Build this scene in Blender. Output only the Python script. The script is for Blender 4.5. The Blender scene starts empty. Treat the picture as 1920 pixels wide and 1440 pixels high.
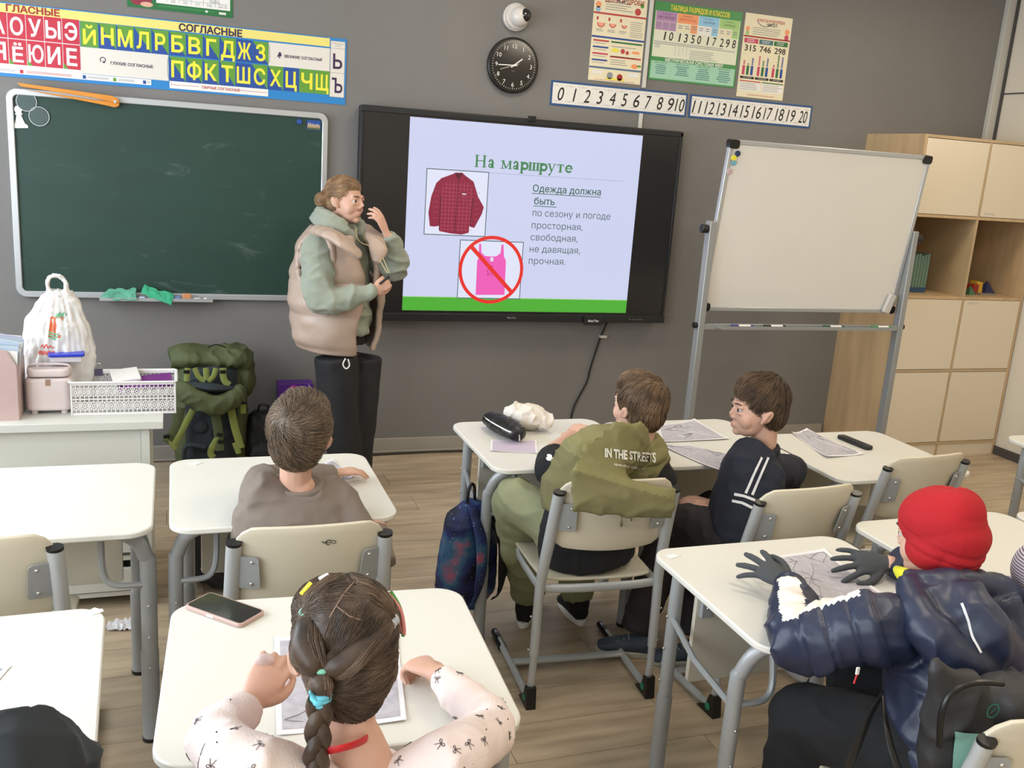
import bpy, bmesh, math, random
from mathutils import Vector, Matrix, Quaternion, noise
import numpy as np
random.seed(7)
SC=bpy.context.scene; COL=SC.collection
PI=math.pi
# ---------------------------------------------------------------- camera
CF,CYAW,CPIT,CROL,CPOS=1775.5,0.3511,0.2351,0.0705,Vector((-1.2336,-5.3827,1.7895))
_f=Vector((math.sin(CYAW)*math.cos(CPIT),math.cos(CYAW)*math.cos(CPIT),-math.sin(CPIT)))
_r0=Vector((math.cos(CYAW),-math.sin(CYAW),0)); _u0=_r0.cross(_f)
_r=_r0*math.cos(CROL)+_u0*math.sin(CROL); _u=_u0*math.cos(CROL)-_r0*math.sin(CROL)
cam=bpy.data.cameras.new('camera'); camo=bpy.data.objects.new('camera',cam); COL.objects.link(camo)
m=Matrix((_r,_u,-_f)).transposed().to_4x4(); m.translation=CPOS; camo.matrix_world=m
cam.sensor_fit='HORIZONTAL'; cam.sensor_width=36; cam.lens=CF*36/1920; cam.clip_start=.05
SC.camera=camo
# ---------------------------------------------------------------- exposure, world, lights
SC.view_settings.view_transform='Standard'; SC.view_settings.look='None'
SC.view_settings.exposure=0.0; SC.view_settings.gamma=1; SC.view_settings.use_curve_mapping=False
W=bpy.data.worlds.new('world'); SC.world=W; W.use_nodes=True
W.node_tree.nodes['Background'].inputs[0].default_value=(.80,.88,1,1); W.node_tree.nodes['Background'].inputs[1].default_value=.6
def area(name,loc,rot,sx,sy,power,col):
    l=bpy.data.lights.new(name,'AREA'); l.shape='RECTANGLE'; l.size=sx; l.size_y=sy; l.energy=power; l.color=col
    o=bpy.data.objects.new(name,l); o.location=loc; o.rotation_euler=rot; COL.objects.link(o); return o
# daylight through the three windows of the left wall
for i,wy in enumerate((-1.6,-4.0,-6.4)):
    area('window_daylight',(-3.22,wy,1.75),(0,math.radians(-82),0),1.7,1.9,84,(.84,.92,1.0))
# ceiling panel lamps
for lx in (.5,2.9):   # the row nearest the windows is switched off
    for ly in (-1.3,-3.7,-6.1):
        area('ceiling_lamp_light',(lx,ly,3.13),(0,0,0),.56,.56,14,(1.0,.87,.69))
# ---------------------------------------------------------------- helpers
def lin(c):
    if isinstance(c,str): c=tuple(int(c[i:i+2],16)/255 for i in (0,2,4))
    return tuple((x/12.92 if x<=.04045 else ((x+.055)/1.055)**2.4) for x in c)
MATS={}
def mat(name,c,rough=.6,metal=0,bump=0,bscale=200,var=0,vscale=8,stretch=(1,1,1),spec=None,emit=0,alpha=1,trans=0,coat=0,sheen=0,c2=None,rnd=0):
    if name in MATS: return MATS[name]
    M=bpy.data.materials.new(name); MATS[name]=M; M.use_nodes=True; nt=M.node_tree; N=nt.nodes; L=nt.links
    b=N['Principled BSDF']; col=lin(c)+(1,)
    b.inputs['Base Color'].default_value=col; b.inputs['Roughness'].default_value=rough; b.inputs['Metallic'].default_value=metal
    if spec is not None: b.inputs['Specular IOR Level'].default_value=spec
    if coat: b.inputs['Coat Weight'].default_value=coat; b.inputs['Coat Roughness'].default_value=.1
    if sheen: b.inputs['Sheen Weight'].default_value=sheen; b.inputs['Sheen Roughness'].default_value=.5
    if alpha<1: b.inputs['Alpha'].default_value=alpha
    if trans: b.inputs['Transmission Weight'].default_value=trans
    if emit: b.inputs['Emission Color'].default_value=col; b.inputs['Emission Strength'].default_value=emit; b.inputs['Base Color'].default_value=(.01,.01,.01,1); b.inputs['Roughness'].default_value=.35
    if bump or var or rnd:
        tc=N.new('ShaderNodeTexCoord'); mp=N.new('ShaderNodeMapping'); mp.inputs['Scale'].default_value=stretch
        L.new(tc.outputs['Object'],mp.inputs['Vector'])
        vec=mp.outputs[0]
        oi=None
        if rnd:
            oi=N.new('ShaderNodeObjectInfo'); ad=N.new('ShaderNodeVectorMath'); ad.operation='MULTIPLY_ADD'
            cb=N.new('ShaderNodeCombineXYZ'); L.new(oi.outputs['Random'],cb.inputs[0]); L.new(oi.outputs['Random'],cb.inputs[1])
            L.new(cb.outputs[0],ad.inputs[0]); ad.inputs[1].default_value=(37,53,0); L.new(vec,ad.inputs[2]); vec=ad.outputs[0]
        if var or rnd:
            n=N.new('ShaderNodeTexNoise'); n.inputs['Scale'].default_value=vscale; n.inputs['Detail'].default_value=6; L.new(vec,n.inputs['Vector'])
            mr=N.new('ShaderNodeMapRange'); mr.inputs[1].default_value=.3; mr.inputs[2].default_value=.7; L.new(n.outputs[0],mr.inputs[0])
            mx=N.new('ShaderNodeMix'); mx.data_type='RGBA'
            L.new(mr.outputs[0],mx.inputs[0])
            if c2 is None:
                mx.inputs[6].default_value=tuple(x*(1-var) for x in col[:3])+(1,); mx.inputs[7].default_value=tuple(min(1,x*(1+var)) for x in col[:3])+(1,)
            else: mx.inputs[6].default_value=col; mx.inputs[7].default_value=lin(c2)+(1,)
            out=mx.outputs[2]
            if rnd:
                hs=N.new('ShaderNodeHueSaturation'); m2=N.new('ShaderNodeMapRange'); m2.inputs[3].default_value=1-rnd; m2.inputs[4].default_value=1+rnd
                L.new(oi.outputs['Random'],m2.inputs[0]); L.new(m2.outputs[0],hs.inputs['Value']); L.new(out,hs.inputs['Color']); out=hs.outputs[0]
            L.new(out,b.inputs['Base Color'])
        if bump:
            n2=N.new('ShaderNodeTexNoise'); n2.inputs['Scale'].default_value=bscale; n2.inputs['Detail'].default_value=3; L.new(vec,n2.inputs['Vector'])
            bp=N.new('ShaderNodeBump'); bp.inputs['Strength'].default_value=bump; bp.inputs['Distance'].default_value=.004; L.new(n2.outputs[0],bp.inputs['Height']); L.new(bp.outputs[0],b.inputs['Normal'])
    return M
class MB:
    def __init__(s): s.v=[]; s.f=[]; s.m=[]; s.mats=[]
    def mi(s,M):
        if M not in s.mats: s.mats.append(M)
        return s.mats.index(M)
    def add(s,vs,fs,M,X=None):
        n=len(s.v); k=s.mi(M)
        for p in vs:
            p=Vector(p); s.v.append(tuple(X@p if X is not None else p))
        for f in fs: s.f.append(tuple(i+n for i in f)); s.m.append(k)
        return s
    def box(s,c,d,M,X=None):
        x,y,z=c; a,b,h=d[0]/2,d[1]/2,d[2]/2
        vs=[(x+i*a,y+j*b,z+k*h) for i in (-1,1) for j in (-1,1) for k in (-1,1)]
        return s.add(vs,[(0,1,3,2),(4,6,7,5),(0,4,5,1),(2,3,7,6),(0,2,6,4),(1,5,7,3)],M,X)
    def prism(s,poly,a,b,M,X=None,axis='z'):
        n=len(poly)
        if axis=='z': vs=[(x,y,a) for x,y in poly]+[(x,y,b) for x,y in poly]
        elif axis=='y': vs=[(x,a,z) for x,z in poly]+[(x,b,z) for x,z in poly]
        else: vs=[(a,y,z) for y,z in poly]+[(b,y,z) for y,z in poly]
        fs=[tuple(range(n))[::-1],tuple(range(n,2*n))]+[(i,(i+1)%n,(i+1)%n+n,i+n) for i in range(n)]
        return s.add(vs,fs,M,X)
    def tube(s,pts,r,M,seg=10,X=None,cap=True,sub=1,up=None):
        pts=[Vector(p) for p in pts]; k=len(pts)
        rr=list(r) if isinstance(r,list) else [r]*k
        rr=[(q,q) if not isinstance(q,(list,tuple)) else q for q in rr]
        if sub>1:
            P=[];Q=[]
            for i in range(k-1):
                a,b,c,d=pts[max(i-1,0)],pts[i],pts[i+1],pts[min(i+2,k-1)]
                for j in range(sub):
                    t=j/sub; P.append(.5*((2*b)+(c-a)*t+(2*a-5*b+4*c-d)*t*t+(3*b-a-3*c+d)*t*t*t)); t2=t*t*(3-2*t)
                    Q.append(tuple(rr[i][h]*(1-t2)+rr[i+1][h]*t2 for h in (0,1)))
            P.append(pts[-1]);Q.append(rr[-1]); pts,rr,k=P,Q,len(P)
        vs=[];fs=[]; T0=None; nrm=None
        for i in range(k):
            t=(pts[min(i+1,k-1)]-pts[max(i-1,0)]).normalized()
            if up is not None: nrm=Vector(up)
            if nrm is None: nrm=Vector((0,0,1)) if abs(t.z)<.9 else Vector((1,0,0))
            nn=(nrm-t*nrm.dot(t))
            if nn.length<1e-5: nn=t.orthogonal()
            nrm=nn.normalized(); bn=t.cross(nrm)
            for j in range(seg):
                a=2*PI*j/seg; vs.append(pts[i]+nrm*(math.cos(a)*rr[i][1])+bn*(math.sin(a)*rr[i][0]))
        for i in range(k-1):
            for j in range(seg): fs.append((i*seg+j,i*seg+(j+1)%seg,(i+1)*seg+(j+1)%seg,(i+1)*seg+j))
        if cap: fs.append(tuple(range(seg))[::-1]); fs.append(tuple(range((k-1)*seg,k*seg)))
        return s.add(vs,fs,M,X)
    def cyl(s,a,b,r,M,seg=20,X=None): return s.tube([a,b],r,M,seg,X)
    def ball(s,c,r,M,X=None,seg=16,rings=10,rot=None):
        c=Vector(c); r=(r,r,r) if not isinstance(r,(list,tuple)) else r; R=rot.to_matrix() if rot is not None else Matrix.Identity(3)
        vs=[c+R@Vector((0,0,r[2]))]; fs=[]
        for i in range(1,rings):
            t=PI*i/rings
            for j in range(seg):
                a=2*PI*j/seg; vs.append(c+R@Vector((r[0]*math.sin(t)*math.cos(a),r[1]*math.sin(t)*math.sin(a),r[2]*math.cos(t))))
        vs.append(c+R@Vector((0,0,-r[2]))); n=len(vs)-1
        for j in range(seg): fs.append((0,1+j,1+(j+1)%seg)); fs.append((n,n-seg+(j+1)%seg,n-seg+j))
        for i in range(rings-2):
            for j in range(seg): a=1+i*seg; fs.append((a+j,a+seg+j,a+seg+(j+1)%seg,a+(j+1)%seg))
        return s.add(vs,fs,M,X)
def shade(me,ang=40):
    me.polygons.foreach_set('use_smooth',[True]*len(me.polygons)); me.set_sharp_from_angle(angle=math.radians(ang))
def obj(name,mb,parent=None,loc=None,rz=0,bevel=0,ang=40,smooth=True,seg=2):
    me=bpy.data.meshes.new(name); me.from_pydata(mb.v,[],mb.f)
    for M in mb.mats: me.materials.append(M)
    me.polygons.foreach_set('material_index',mb.m); me.update()
    bm=bmesh.new(); bm.from_mesh(me); bmesh.ops.recalc_face_normals(bm,faces=bm.faces); bm.to_mesh(me); bm.free()
    if smooth: shade(me,ang)
    o=bpy.data.objects.new(name,me); COL.objects.link(o)
    if parent is not None: o.parent=parent
    if loc is not None: o.location=loc
    if rz: o.rotation_euler=(0,0,rz)
    if bevel:
        b=o.modifiers.new('b','BEVEL'); b.width=bevel; b.segments=seg; b.limit_method='ANGLE'; b.angle_limit=math.radians(35); b.harden_normals=False
    return o
def tag(o,label=None,cat=None,group=None,kind=None):
    if label: o['label']=label
    if cat: o['category']=cat
    if group: o['group']=group
    if kind: o['kind']=kind
    return o
def empty(name,loc,label,cat,rz=0,group=None):
    o=bpy.data.objects.new(name,None); o.empty_display_size=.05; COL.objects.link(o); o.location=loc; o.rotation_euler=(0,0,rz)
    return tag(o,label,cat,group)
def copy_tree(o,parent=None,loc=None,rz=None,label=None,scale=None,group=None):
    c=o.copy(); COL.objects.link(c)
    if parent is not None: c.parent=parent
    if loc is not None: c.location=loc
    if rz is not None: c.rotation_euler=(0,0,rz)
    if label: c['label']=label
    if group: c['group']=group
    if scale: c.scale=scale
    for ch in [x for x in SC.objects if x.parent==o]: copy_tree(ch,c)
    return c
def rrect(x0,y0,x1,y1,r,n=6):
    P=[]
    for cx,cy,a0 in ((x1-r,y1-r,0),(x0+r,y1-r,90),(x0+r,y0+r,180),(x1-r,y0+r,270)):
        for i in range(n+1):
            a=math.radians(a0+90*i/n); P.append((cx+r*math.cos(a),cy+r*math.sin(a)))
    return P
_TX={}
def text_to(mb,s,x,z,h,M,y=0,w=None,align='CENTER',bold=0,shear=0,X=None,ital=0):
    """flat lettering in the x-z plane at depth y (facing -y); h = cap height, w = fit width"""
    key=(s,bold,shear)
    if key not in _TX:
        c=bpy.data.curves.new('tmp','FONT'); c.body=s; c.size=1; c.shear=shear; c.resolution_u=3; c.fill_mode='NONE'
        o=bpy.data.objects.new('tmp',c); me=bpy.data.meshes.new_from_object(o)
        co=[tuple(v.co) for v in me.vertices]; nb={}
        for ed in me.edges:
            i,j=ed.vertices; nb.setdefault(i,[]).append(j); nb.setdefault(j,[]).append(i)
        seen=set(); loops=[]
        for i in range(len(co)):
            if i in seen or i not in nb: continue
            L=[i]; seen.add(i); cur=i
            while True:
                nx=[j for j in nb[cur] if j not in seen]
                if not nx: break
                cur=nx[0] if cur!=i or len(nx)<2 else min(nx); L.append(cur); seen.add(cur)
            if len(L)>2: loops.append(L)
        def ar(L): return sum(co[L[k]][0]*co[L[(k+1)%len(L)]][1]-co[L[(k+1)%len(L)]][0]*co[L[k]][1] for k in range(len(L)))/2
        def wn(p,Q):
            w=0
            for k in range(len(Q)):
                a=Q[k-1]; b2=Q[k]
                if (a[1]<=p[1])!=(b2[1]<=p[1]):
                    x=a[0]+(p[1]-a[1])*(b2[0]-a[0])/(b2[1]-a[1])
                    if x>p[0]: w+=1 if b2[1]>a[1] else -1
            return w
        from mathutils.geometry import delaunay_2d_cdt
        Q0=[[Vector(co[i][:2]) for i in L] for L in loops]; Q=[]
        AR=[ar(L) for L in loops]; inn=[[m for m,r in enumerate(Q0) if m!=n and abs(AR[m])>abs(AR[n]) and wn(q[0],r)] for n,q in enumerate(Q0)]
        for n,q in enumerate(Q0):
            top=max(inn[n]+[n],key=lambda m:abs(AR[m]))
            if AR[top]>0: q=q[::-1]
            if bold:
                K=len(q); nq=[]
                for k in range(K):
                    d1=(q[k]-q[k-1]); d2=(q[(k+1)%K]-q[k]); d1=d1.normalized() if d1.length>1e-7 else d2; d2=d2.normalized() if d2.length>1e-7 else d1
                    n1=Vector((-d1.y,d1.x)); n2=Vector((-d2.y,d2.x)); m=(n1+n2); m=m.normalized() if m.length>.2 else n1
                    nq.append(q[k]+m*bold/max(.5,m.dot(n1)))
                q=nq
            Q.append(q)
        pv=[v for q in Q for v in q]; pe=[]; n=0
        for q in Q: pe+=[(n+k,n+(k+1)%len(q)) for k in range(len(q))]; n+=len(q)
        vs=[];fs=[]
        if pv:
            # letter by letter groups keep the triangulation small
            ov,oe,of,_,_,_=delaunay_2d_cdt(pv,pe,[],0,1e-5)
            bb=[(min(v.x for v in q),max(v.x for v in q)) for q in Q]
            vs=[(v.x,v.y,0) for v in ov]
            for f in of:
                c3=(ov[f[0]]+ov[f[1]]+ov[f[2]])/3
                if sum(wn(c3,q) for q,(x0,x1) in zip(Q,bb) if x0<=c3.x<=x1): fs.append(tuple(f))
        bpy.data.objects.remove(o); bpy.data.curves.remove(c); bpy.data.meshes.remove(me); _TX[key]=(vs,fs)
    vs,fs=_TX[key]
    if not vs: return
    xs=[v[0] for v in vs]; x0,x1=min(xs),max(xs); k=h/.73; kx=k if w is None else w/(x1-x0)
    off=x-(x0+x1)/2*kx if align=='CENTER' else x-x0*kx
    mb.add([(off+v[0]*kx,y,z-h/2+v[1]*k) for v in vs],fs,M,X)
def quad(mb,x0,z0,x1,z1,M,y=0,X=None):
    mb.add([(x0,y,z0),(x1,y,z0),(x1,y,z1),(x0,y,z1)],[(0,1,2,3)],M,X)
def poly(mb,pts,M,y=0,X=None):
    mb.add([(p[0],y,p[1]) for p in pts],[tuple(range(len(pts)))],M,X)
def seg2(mb,a,b,w,M,y=0,X=None):
    a=Vector(a);b=Vector(b); d=(b-a).normalized(); n=Vector((-d.y,d.x))*w/2
    poly(mb,[a-n,b-n,b+n,a+n],M,y,X)
def ring2(mb,cx,cz,r0,r1,M,y=0,n=48,a0=0,a1=360,X=None):
    vs=[];fs=[]
    for i in range(n+1):
        a=math.radians(a0+(a1-a0)*i/n)
        for r in (r0,r1): vs.append((cx+r*math.cos(a),y,cz+r*math.sin(a)))
    for i in range(n): fs.append((2*i,2*i+1,2*i+3,2*i+2))
    mb.add(vs,fs,M,X)
def disc2(mb,cx,cz,r,M,y=0,n=32,X=None,rx=None):
    poly(mb,[(cx+(rx or r)*math.cos(2*PI*i/n),cz+r*math.sin(2*PI*i/n)) for i in range(n)],M,y,X)
# ================================================================ room shell
M_wall=mat('grey_wall_paint',(.465,.455,.445),.75,var=.07,vscale=1.3,bump=.15,bscale=90)
M_cream=mat('cream_wall_paint',(.83,.80,.74),.7,bump=.05,bscale=120)
M_ceil=mat('white_ceiling',(.9,.9,.89),.9,var=.02,vscale=3)
def st(name,mb,**k):
    parent=k.pop('parent',None); o=obj(name,mb,parent,**k)
    if parent is None: o['kind']='structure'
    return o
XL,XR,YB,ZC=-3.3,4.17,-8.0,3.2
st('wall_front',MB().box(((XL+XR)/2,.06,ZC/2),(XR-XL+.24,.12,ZC),M_wall))
st('wall_right',MB().box((XR+.06,YB/2,ZC/2),(.12,-YB,ZC),M_cream))
st('wall_rear',MB().box(((XL+XR)/2,YB-.06,ZC/2),(XR-XL+.24,.12,ZC),M_cream))
st('ceiling',MB().box(((XL+XR)/2,YB/2,ZC+.05),(XR-XL+.24,-YB+.24,.1),M_ceil))
wl=MB()
ws=[(-2.55,-.65),(-4.95,-3.05),(-7.35,-5.45)]
wl.box((XL-.06,YB/2,.44),(.12,-YB,.88),M_cream); wl.box((XL-.06,YB/2,2.95),(.12,-YB,.5),M_cream)
edges=[0]+[e for a,b in ws for e in (b,a)]+[YB]
for i in range(0,len(edges),2): wl.box((XL-.06,(edges[i]+edges[i+1])/2,1.79),(.12,abs(edges[i]-edges[i+1]),1.82),M_cream)
st('wall_left',wl)
M_pvc=mat('white_plastic_frame',(.93,.93,.92),.4)
M_glass=mat('window_glass',(1,1,1),.02,trans=1)
for i,(a,b) in enumerate(ws):
    fr=MB(); yc=(a+b)/2
    for z in (.92,2.66): fr.box((XL-.04,yc,z),(.07,b-a,.08),M_pvc)
    for y in (a+.04,yc,b-.04): fr.box((XL-.04,y,1.79),(.07,.08,1.74),M_pvc)
    w=st('window_%d'%(i+1),fr,bevel=.005)
    obj('sill',MB().box((XL+.1,yc,.885),(.3,b-a+.1,.03),M_pvc),w)
# floor: base and single planks
M_plank=mat('oak_vinyl_plank',(.76,.685,.58),.42,var=.16,vscale=2.6,stretch=(1.0,7,1),bump=.1,bscale=30,c2=(.61,.54,.45),rnd=.05)
M_joint=mat('dark_floor_joint',(.22,.19,.16),.8)
fl=st('floor',MB().box(((XL+XR)/2,YB/2,-.06),(XR-XL+.24,-YB+.24,.106),M_joint))
pm=None; PW,PL=.19,1.22
rows=int(4.6/PW)
for j in range(rows+1):
    y0=-.0-PW*(j+1); off=(j*.47)%1*PL
    k=0; x=-2.65-off
    while x<XR:
        xa,xb=max(x,-2.65),min(x+PL,XR)
        if xb-xa>.05:
            full=abs(xb-xa-PL)<1e-4
            if full and pm is not None: o=bpy.data.objects.new('plank',pm); COL.objects.link(o); o.parent=fl
            else:
                o=obj('plank',MB().box((0,0,0),(xb-xa-.002,PW-.0018,.007),M_plank),fl)
                if full: pm=o.data
            o.location=((xa+xb)/2,y0+PW/2,-.0035)
        x+=PL
# outer floor (behind the camera and far left) as larger sheets
for (xa,xb,ya,yb) in ((XL,-2.65,YB,0),(-2.65,XR,YB,-PW*(rows+1))):
    obj('floor_sheet',MB().box(((xa+xb)/2,(ya+yb)/2,-.0035),(xb-xa,yb-ya,.007),M_plank),fl)
# baseboards
M_base=mat('taupe_baseboard',(.60,.575,.535),.45)
M_based=mat('dark_baseboard',(.27,.26,.26),.5)
bb=MB(); bb.box(((XL+3.1)/2,-.009,.047),(3.1-XL,.018,.094),M_base); bb.box(((XL+3.1)/2,-.012,.012),(3.1-XL,.024,.012),M_base)
st('baseboard_front',bb,bevel=.003)
st('baseboard_right',MB().box((XR-.008,YB/2,.03),(.016,-YB,.06),M_based),bevel=.003)
# corner strip and panel edge on the right, above the cabinets
M_strip=mat('pale_trim',(.74,.73,.70),.5)
st('trim_1',MB().box((4.125,-.02,ZC/2),(.07,.04,ZC),M_strip),bevel=.004)
tp=MB(); tp.box((XR-.012,-.045,2.5),(.014,.022,1.2),M_based); tp.box((XR-.004,-1.5,2.44),(.008,2.9,.008),M_based)
st('trim_2',tp)
# wall cable duct
M_duct=mat('white_duct',(.80,.79,.76),.5)
st('trim_3',MB().box((1.4425,-.008,2.722),(.022,.016,.956),M_duct).box((1.4425,-.008,2.05),(.022,.016,.094),M_duct),bevel=.002)
# ceiling panel lamps
M_led=mat('lamp_diffuser',(1,.93,.82),.5,emit=5); M_ledoff=mat('lamp_diffuser_unlit',(.86,.86,.84),.5)
lamp=None
for n,(lx,ly) in enumerate([(x,y) for x in (-1.9,.5,2.9) for y in (-1.3,-3.7,-6.1)]):
    if lamp is None:
        lamp=empty('ceiling_panel_lamp',(lx,ly,ZC),'square ceiling panel lamp, in the row nearest the windows, nearest the front wall','lamp',group='square ceiling panel lamps')
        obj('frame',MB().prism(rrect(-.3,-.3,.3,.3,.01),-.05,0,M_pvc),lamp); obj('diffuser',MB().box((0,0,-.052),(.56,.56,.004),M_led),lamp)
    elif lx<0 or True: lp_=copy_tree(lamp,loc=(lx,ly,ZC),label='square ceiling panel lamp, %s the windows, %s'%({-1.9:'in the row nearest',.5:'in the middle row from',2.9:'in the row farthest from'}[lx],{-1.3:'nearest the front wall',-3.7:'halfway down the room',-6.1:'nearest the rear wall'}[ly]))
for dfo in [o for o in SC.objects if o.name.startswith('diffuser') and o.parent.location.x<0]:
    dfo.data=dfo.data.copy(); dfo.data.materials[0]=M_ledoff
# ================================================================ interactive panel
M_blk=mat('black_plastic',(.06,.06,.065),.35); M_bez=mat('dark_grey_bezel',(.16,.165,.175),.4,metal=.3)
M_scr=mat('screen_black',(.13,.127,.135),.25,emit=0)
tv=empty('interactive_display',(0,0,0),'large black wall-mounted interactive display showing a green titled slide','display')
b=MB(); b.prism(rrect(-.272,.828,1.698,2.008,.012),-.085,-.02,M_bez,axis='y'); b.box((.71,-.012,1.4),(1.0,.025,.7),M_blk)
obj('housing',b,tv,bevel=.003)
b=MB(); 
for (x0,z0,x1,z1) in ((-.272,.99,-.256,1.97),(1.68,.88,1.698,2.0)): b.box(((x0+x1)/2,-.09,(z0+z1)/2),(x1-x0,.012,z1-z0),M_bez)
b.box((.713,-.09,1.99),(1.97,.012,.03),M_bez); b.box((.713,-.094,.851),(1.97,.024,.045),M_bez)
obj('bezel',b,tv,bevel=.003)
obj('glass',MB().box((.713,-.0875,1.425),(1.935,.005,1.11),M_scr),tv)
b=MB(); b.box((.71,-.098,2.008),(.045,.02,.03),M_blk); obj('camera_bump',b,tv,bevel=.003)
b=MB(); b.prism(rrect(1.135,.815,1.255,.868,.008),-.125,-.106,M_bez,axis='y'); ob=obj('dongle',b,tv,bevel=.002)
M_wt=mat('white_print',(.9,.9,.9),.5); M_gt=mat('grey_print',(.55,.56,.58),.5)
b=MB(); text_to(b,'МасТех',.667,.853,.011,M_gt,-.1065,bold=.02); text_to(b,'МасТех',1.196,.842,.014,M_wt,-.1255,bold=.02)
for i in range(5): quad(b,1.45+i*.02,.848,1.458+i*.02,.852,M_gt,-.1065)
obj('lettering',b,tv)
def E(n,c,s=1.0): return mat('slide_'+n,c,.5,emit=s)
E_bg=E('background',(.80,.82,.935),1.0); E_gr=E('green_band',(.30,.68,.20),1.0); E_lg=E('light_green_line',(.62,.82,.55)); E_ti=E('title_green',(.27,.52,.33)); E_tx=E('text_slate',(.34,.42,.44))
E_td=E('text_dark_green',(.25,.40,.35)); E_wh=E('white',(.88,.89,.97)); E_bd=E('frame_line',(.33,.42,.44)); E_sh=E('shirt_red',(.55,.10,.24)); E_sd=E('shirt_dark',(.33,.06,.14)); E_sl=E('shirt_line',(.75,.32,.42))
E_rd=E('sign_red',(.90,.17,.14)); E_pk=E('tank_pink',(.93,.36,.72)); E_pd=E('tank_dark',(.78,.22,.52)); E_gl=E('hairline',(.66,.68,.80))
Y=-.0905
b=MB(); quad(b,0,.888,1.428,1.965,E_bg,Y)
sc=obj('slide',b,tv)
b=MB(); quad(b,0,.888,1.428,.966,E_gr,Y-.0005); quad(b,0,.966,1.428,.971,E_lg,Y-.0005); obj('green_band',b,sc)
b=MB(); quad(b,.48,1.689,1.33,1.692,E_gl,Y-.0005); obj('title_rule',b,sc)
# title in serif letters, drawn stroke by stroke
b=MB(); Yt=Y-.001
def stem(x,z0,z1,w=.0135): quad(b,x-w/2,z0,x+w/2,z1,E_ti,Yt)
def serif(x,z,w=.026,t=.0035): quad(b,x-w/2,z-t/2,x+w/2,z+t/2,E_ti,Yt)
TB=1.718; H1=.068; h=.047
def S2(x,z0,z1,w=.0135): stem(x,z0,z1,w); serif(x,z0+.002); serif(x,z1-.002)
x=.397; S2(x,TB,TB+H1,.012); S2(x+.045,TB,TB+H1,.012); quad(b,x,TB+.034,x+.045,TB+.039,E_ti,Yt)
def let_a(x):
    stem(x+.026,TB,TB+.036); serif(x+.031,TB+.002,.014); ring2(b,x+.0165,TB+.035,.0045,.0145,E_ti,Yt,20,5,150); ring2(b,x+.013,TB+.0125,.0045,.0125,E_ti,Yt,24); disc2(b,x+.006,TB+.036,.0055,E_ti,Yt,12)
let_a(.466)
x=.553; S2(x,TB,TB+h,.006); S2(x+.046,TB,TB+h,.011); seg2(b,(x,TB+h),(x+.022,TB+.004),.0095,E_ti,Yt); seg2(b,(x+.046,TB+h),(x+.022,TB+.004),.005,E_ti,Yt)
let_a(.617)
x=.671; S2(x,TB-.02,TB+h); ring2(b,x+.018,TB+.0235,.0105,.0235,E_ti,Yt,28,-150,150)
x=.722; 
for q in (0,.0235,.047): S2(x+q,TB,TB+h)
quad(b,x,TB,x+.047,TB+.004,E_ti,Yt)
x=.789; S2(x,TB-.02,TB+h); ring2(b,x+.018,TB+.0235,.0105,.0235,E_ti,Yt,28,-150,150)
x=.838; seg2(b,(x,TB+h),(x+.019,TB+.003),.0105,E_ti,Yt); seg2(b,(x+.038,TB+h),(x+.010,TB-.018),.0055,E_ti,Yt); serif(x,TB+h-.002,.024); serif(x+.036,TB+h-.002,.02); disc2(b,x+.006,TB-.016,.006,E_ti,Yt,12)
x=.893; quad(b,x-.002,TB+h-.005,x+.04,TB+h,E_ti,Yt); S2(x+.019,TB,TB+h); quad(b,x-.002,TB+h-.016,x+.002,TB+h,E_ti,Yt); quad(b,x+.036,TB+h-.016,x+.04,TB+h,E_ti,Yt)
x=.945; ring2(b,x+.02,TB+.0235,.0125,.0235,E_ti,Yt,32,0,325); quad(b,x+.004,TB+.022,x+.042,TB+.027,E_ti,Yt)
obj('title_lettering',b,sc)
b=MB()
for s,z,u in (('Одежда должна',1.62,1.185),('быть',1.548,.905)):
    text_to(b,s,.748 if s[0]=='О' else .762,z,.040,E_td,Y-.001,w=(u-.748 if s[0]=='О' else .13),align='LEFT',bold=.012)
    quad(b,.745 if s[0]=='О' else .76,z-.033,u,z-.029,E_td,Y-.001)
for s,z,x0,x1 in (('по сезону и погоде',1.477,.758,1.262),('просторная,',1.405,.758,1.085),('свободная,',1.335,.756,1.06),('не давящая,',1.265,.756,1.082),('прочная.',1.195,.756,.992)):
    text_to(b,s,x0,z+.002,.040,E_tx,Y-.001,w=x1-x0,align='LEFT')
obj('body_lettering',b,sc)
def frame2(b,x0,z0,x1,z1,w,M,y):
    quad(b,x0,z0,x1,z0+w,M,y); quad(b,x0,z1-w,x1,z1,M,y); quad(b,x0,z0,x0+w,z1,M,y); quad(b,x1-w,z0,x1,z1,M,y)
b=MB(); quad(b,.106,1.325,.475,1.695,E_wh,Y-.0006); frame2(b,.106,1.325,.475,1.695,.005,E_bd,Y-.001)
shl=[(.262,1.672),(.275,1.68),(.315,1.682),(.332,1.668),(.385,1.635),(.418,1.55),(.455,1.495),(.445,1.455),(.405,1.375),(.385,1.378),(.375,1.385),(.372,1.345),(.33,1.333),(.26,1.338),(.196,1.348),(.196,1.378),(.165,1.372),(.14,1.374),(.128,1.45),(.14,1.54),(.165,1.615),(.195,1.645)]
poly(b,shl,E_sh,Y-.0012)
for i in range(9): seg2(b,(.205+i*.021,1.35+.004*(i%2)),(.205+i*.021,1.63 if 0<i<8 else 1.6),.0018,E_sl,Y-.0015)
for i in range(13): seg2(b,(.2,1.36+i*.021),(.388,1.36+i*.021),.0018,E_sl,Y-.0015)
for s,x in ((1,.170),(-1,.412)):
    for i in range(6): seg2(b,(x-.015,1.42+i*.03),(x+.015,1.425+i*.03),.0016,E_sl,Y-.0015)
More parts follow.
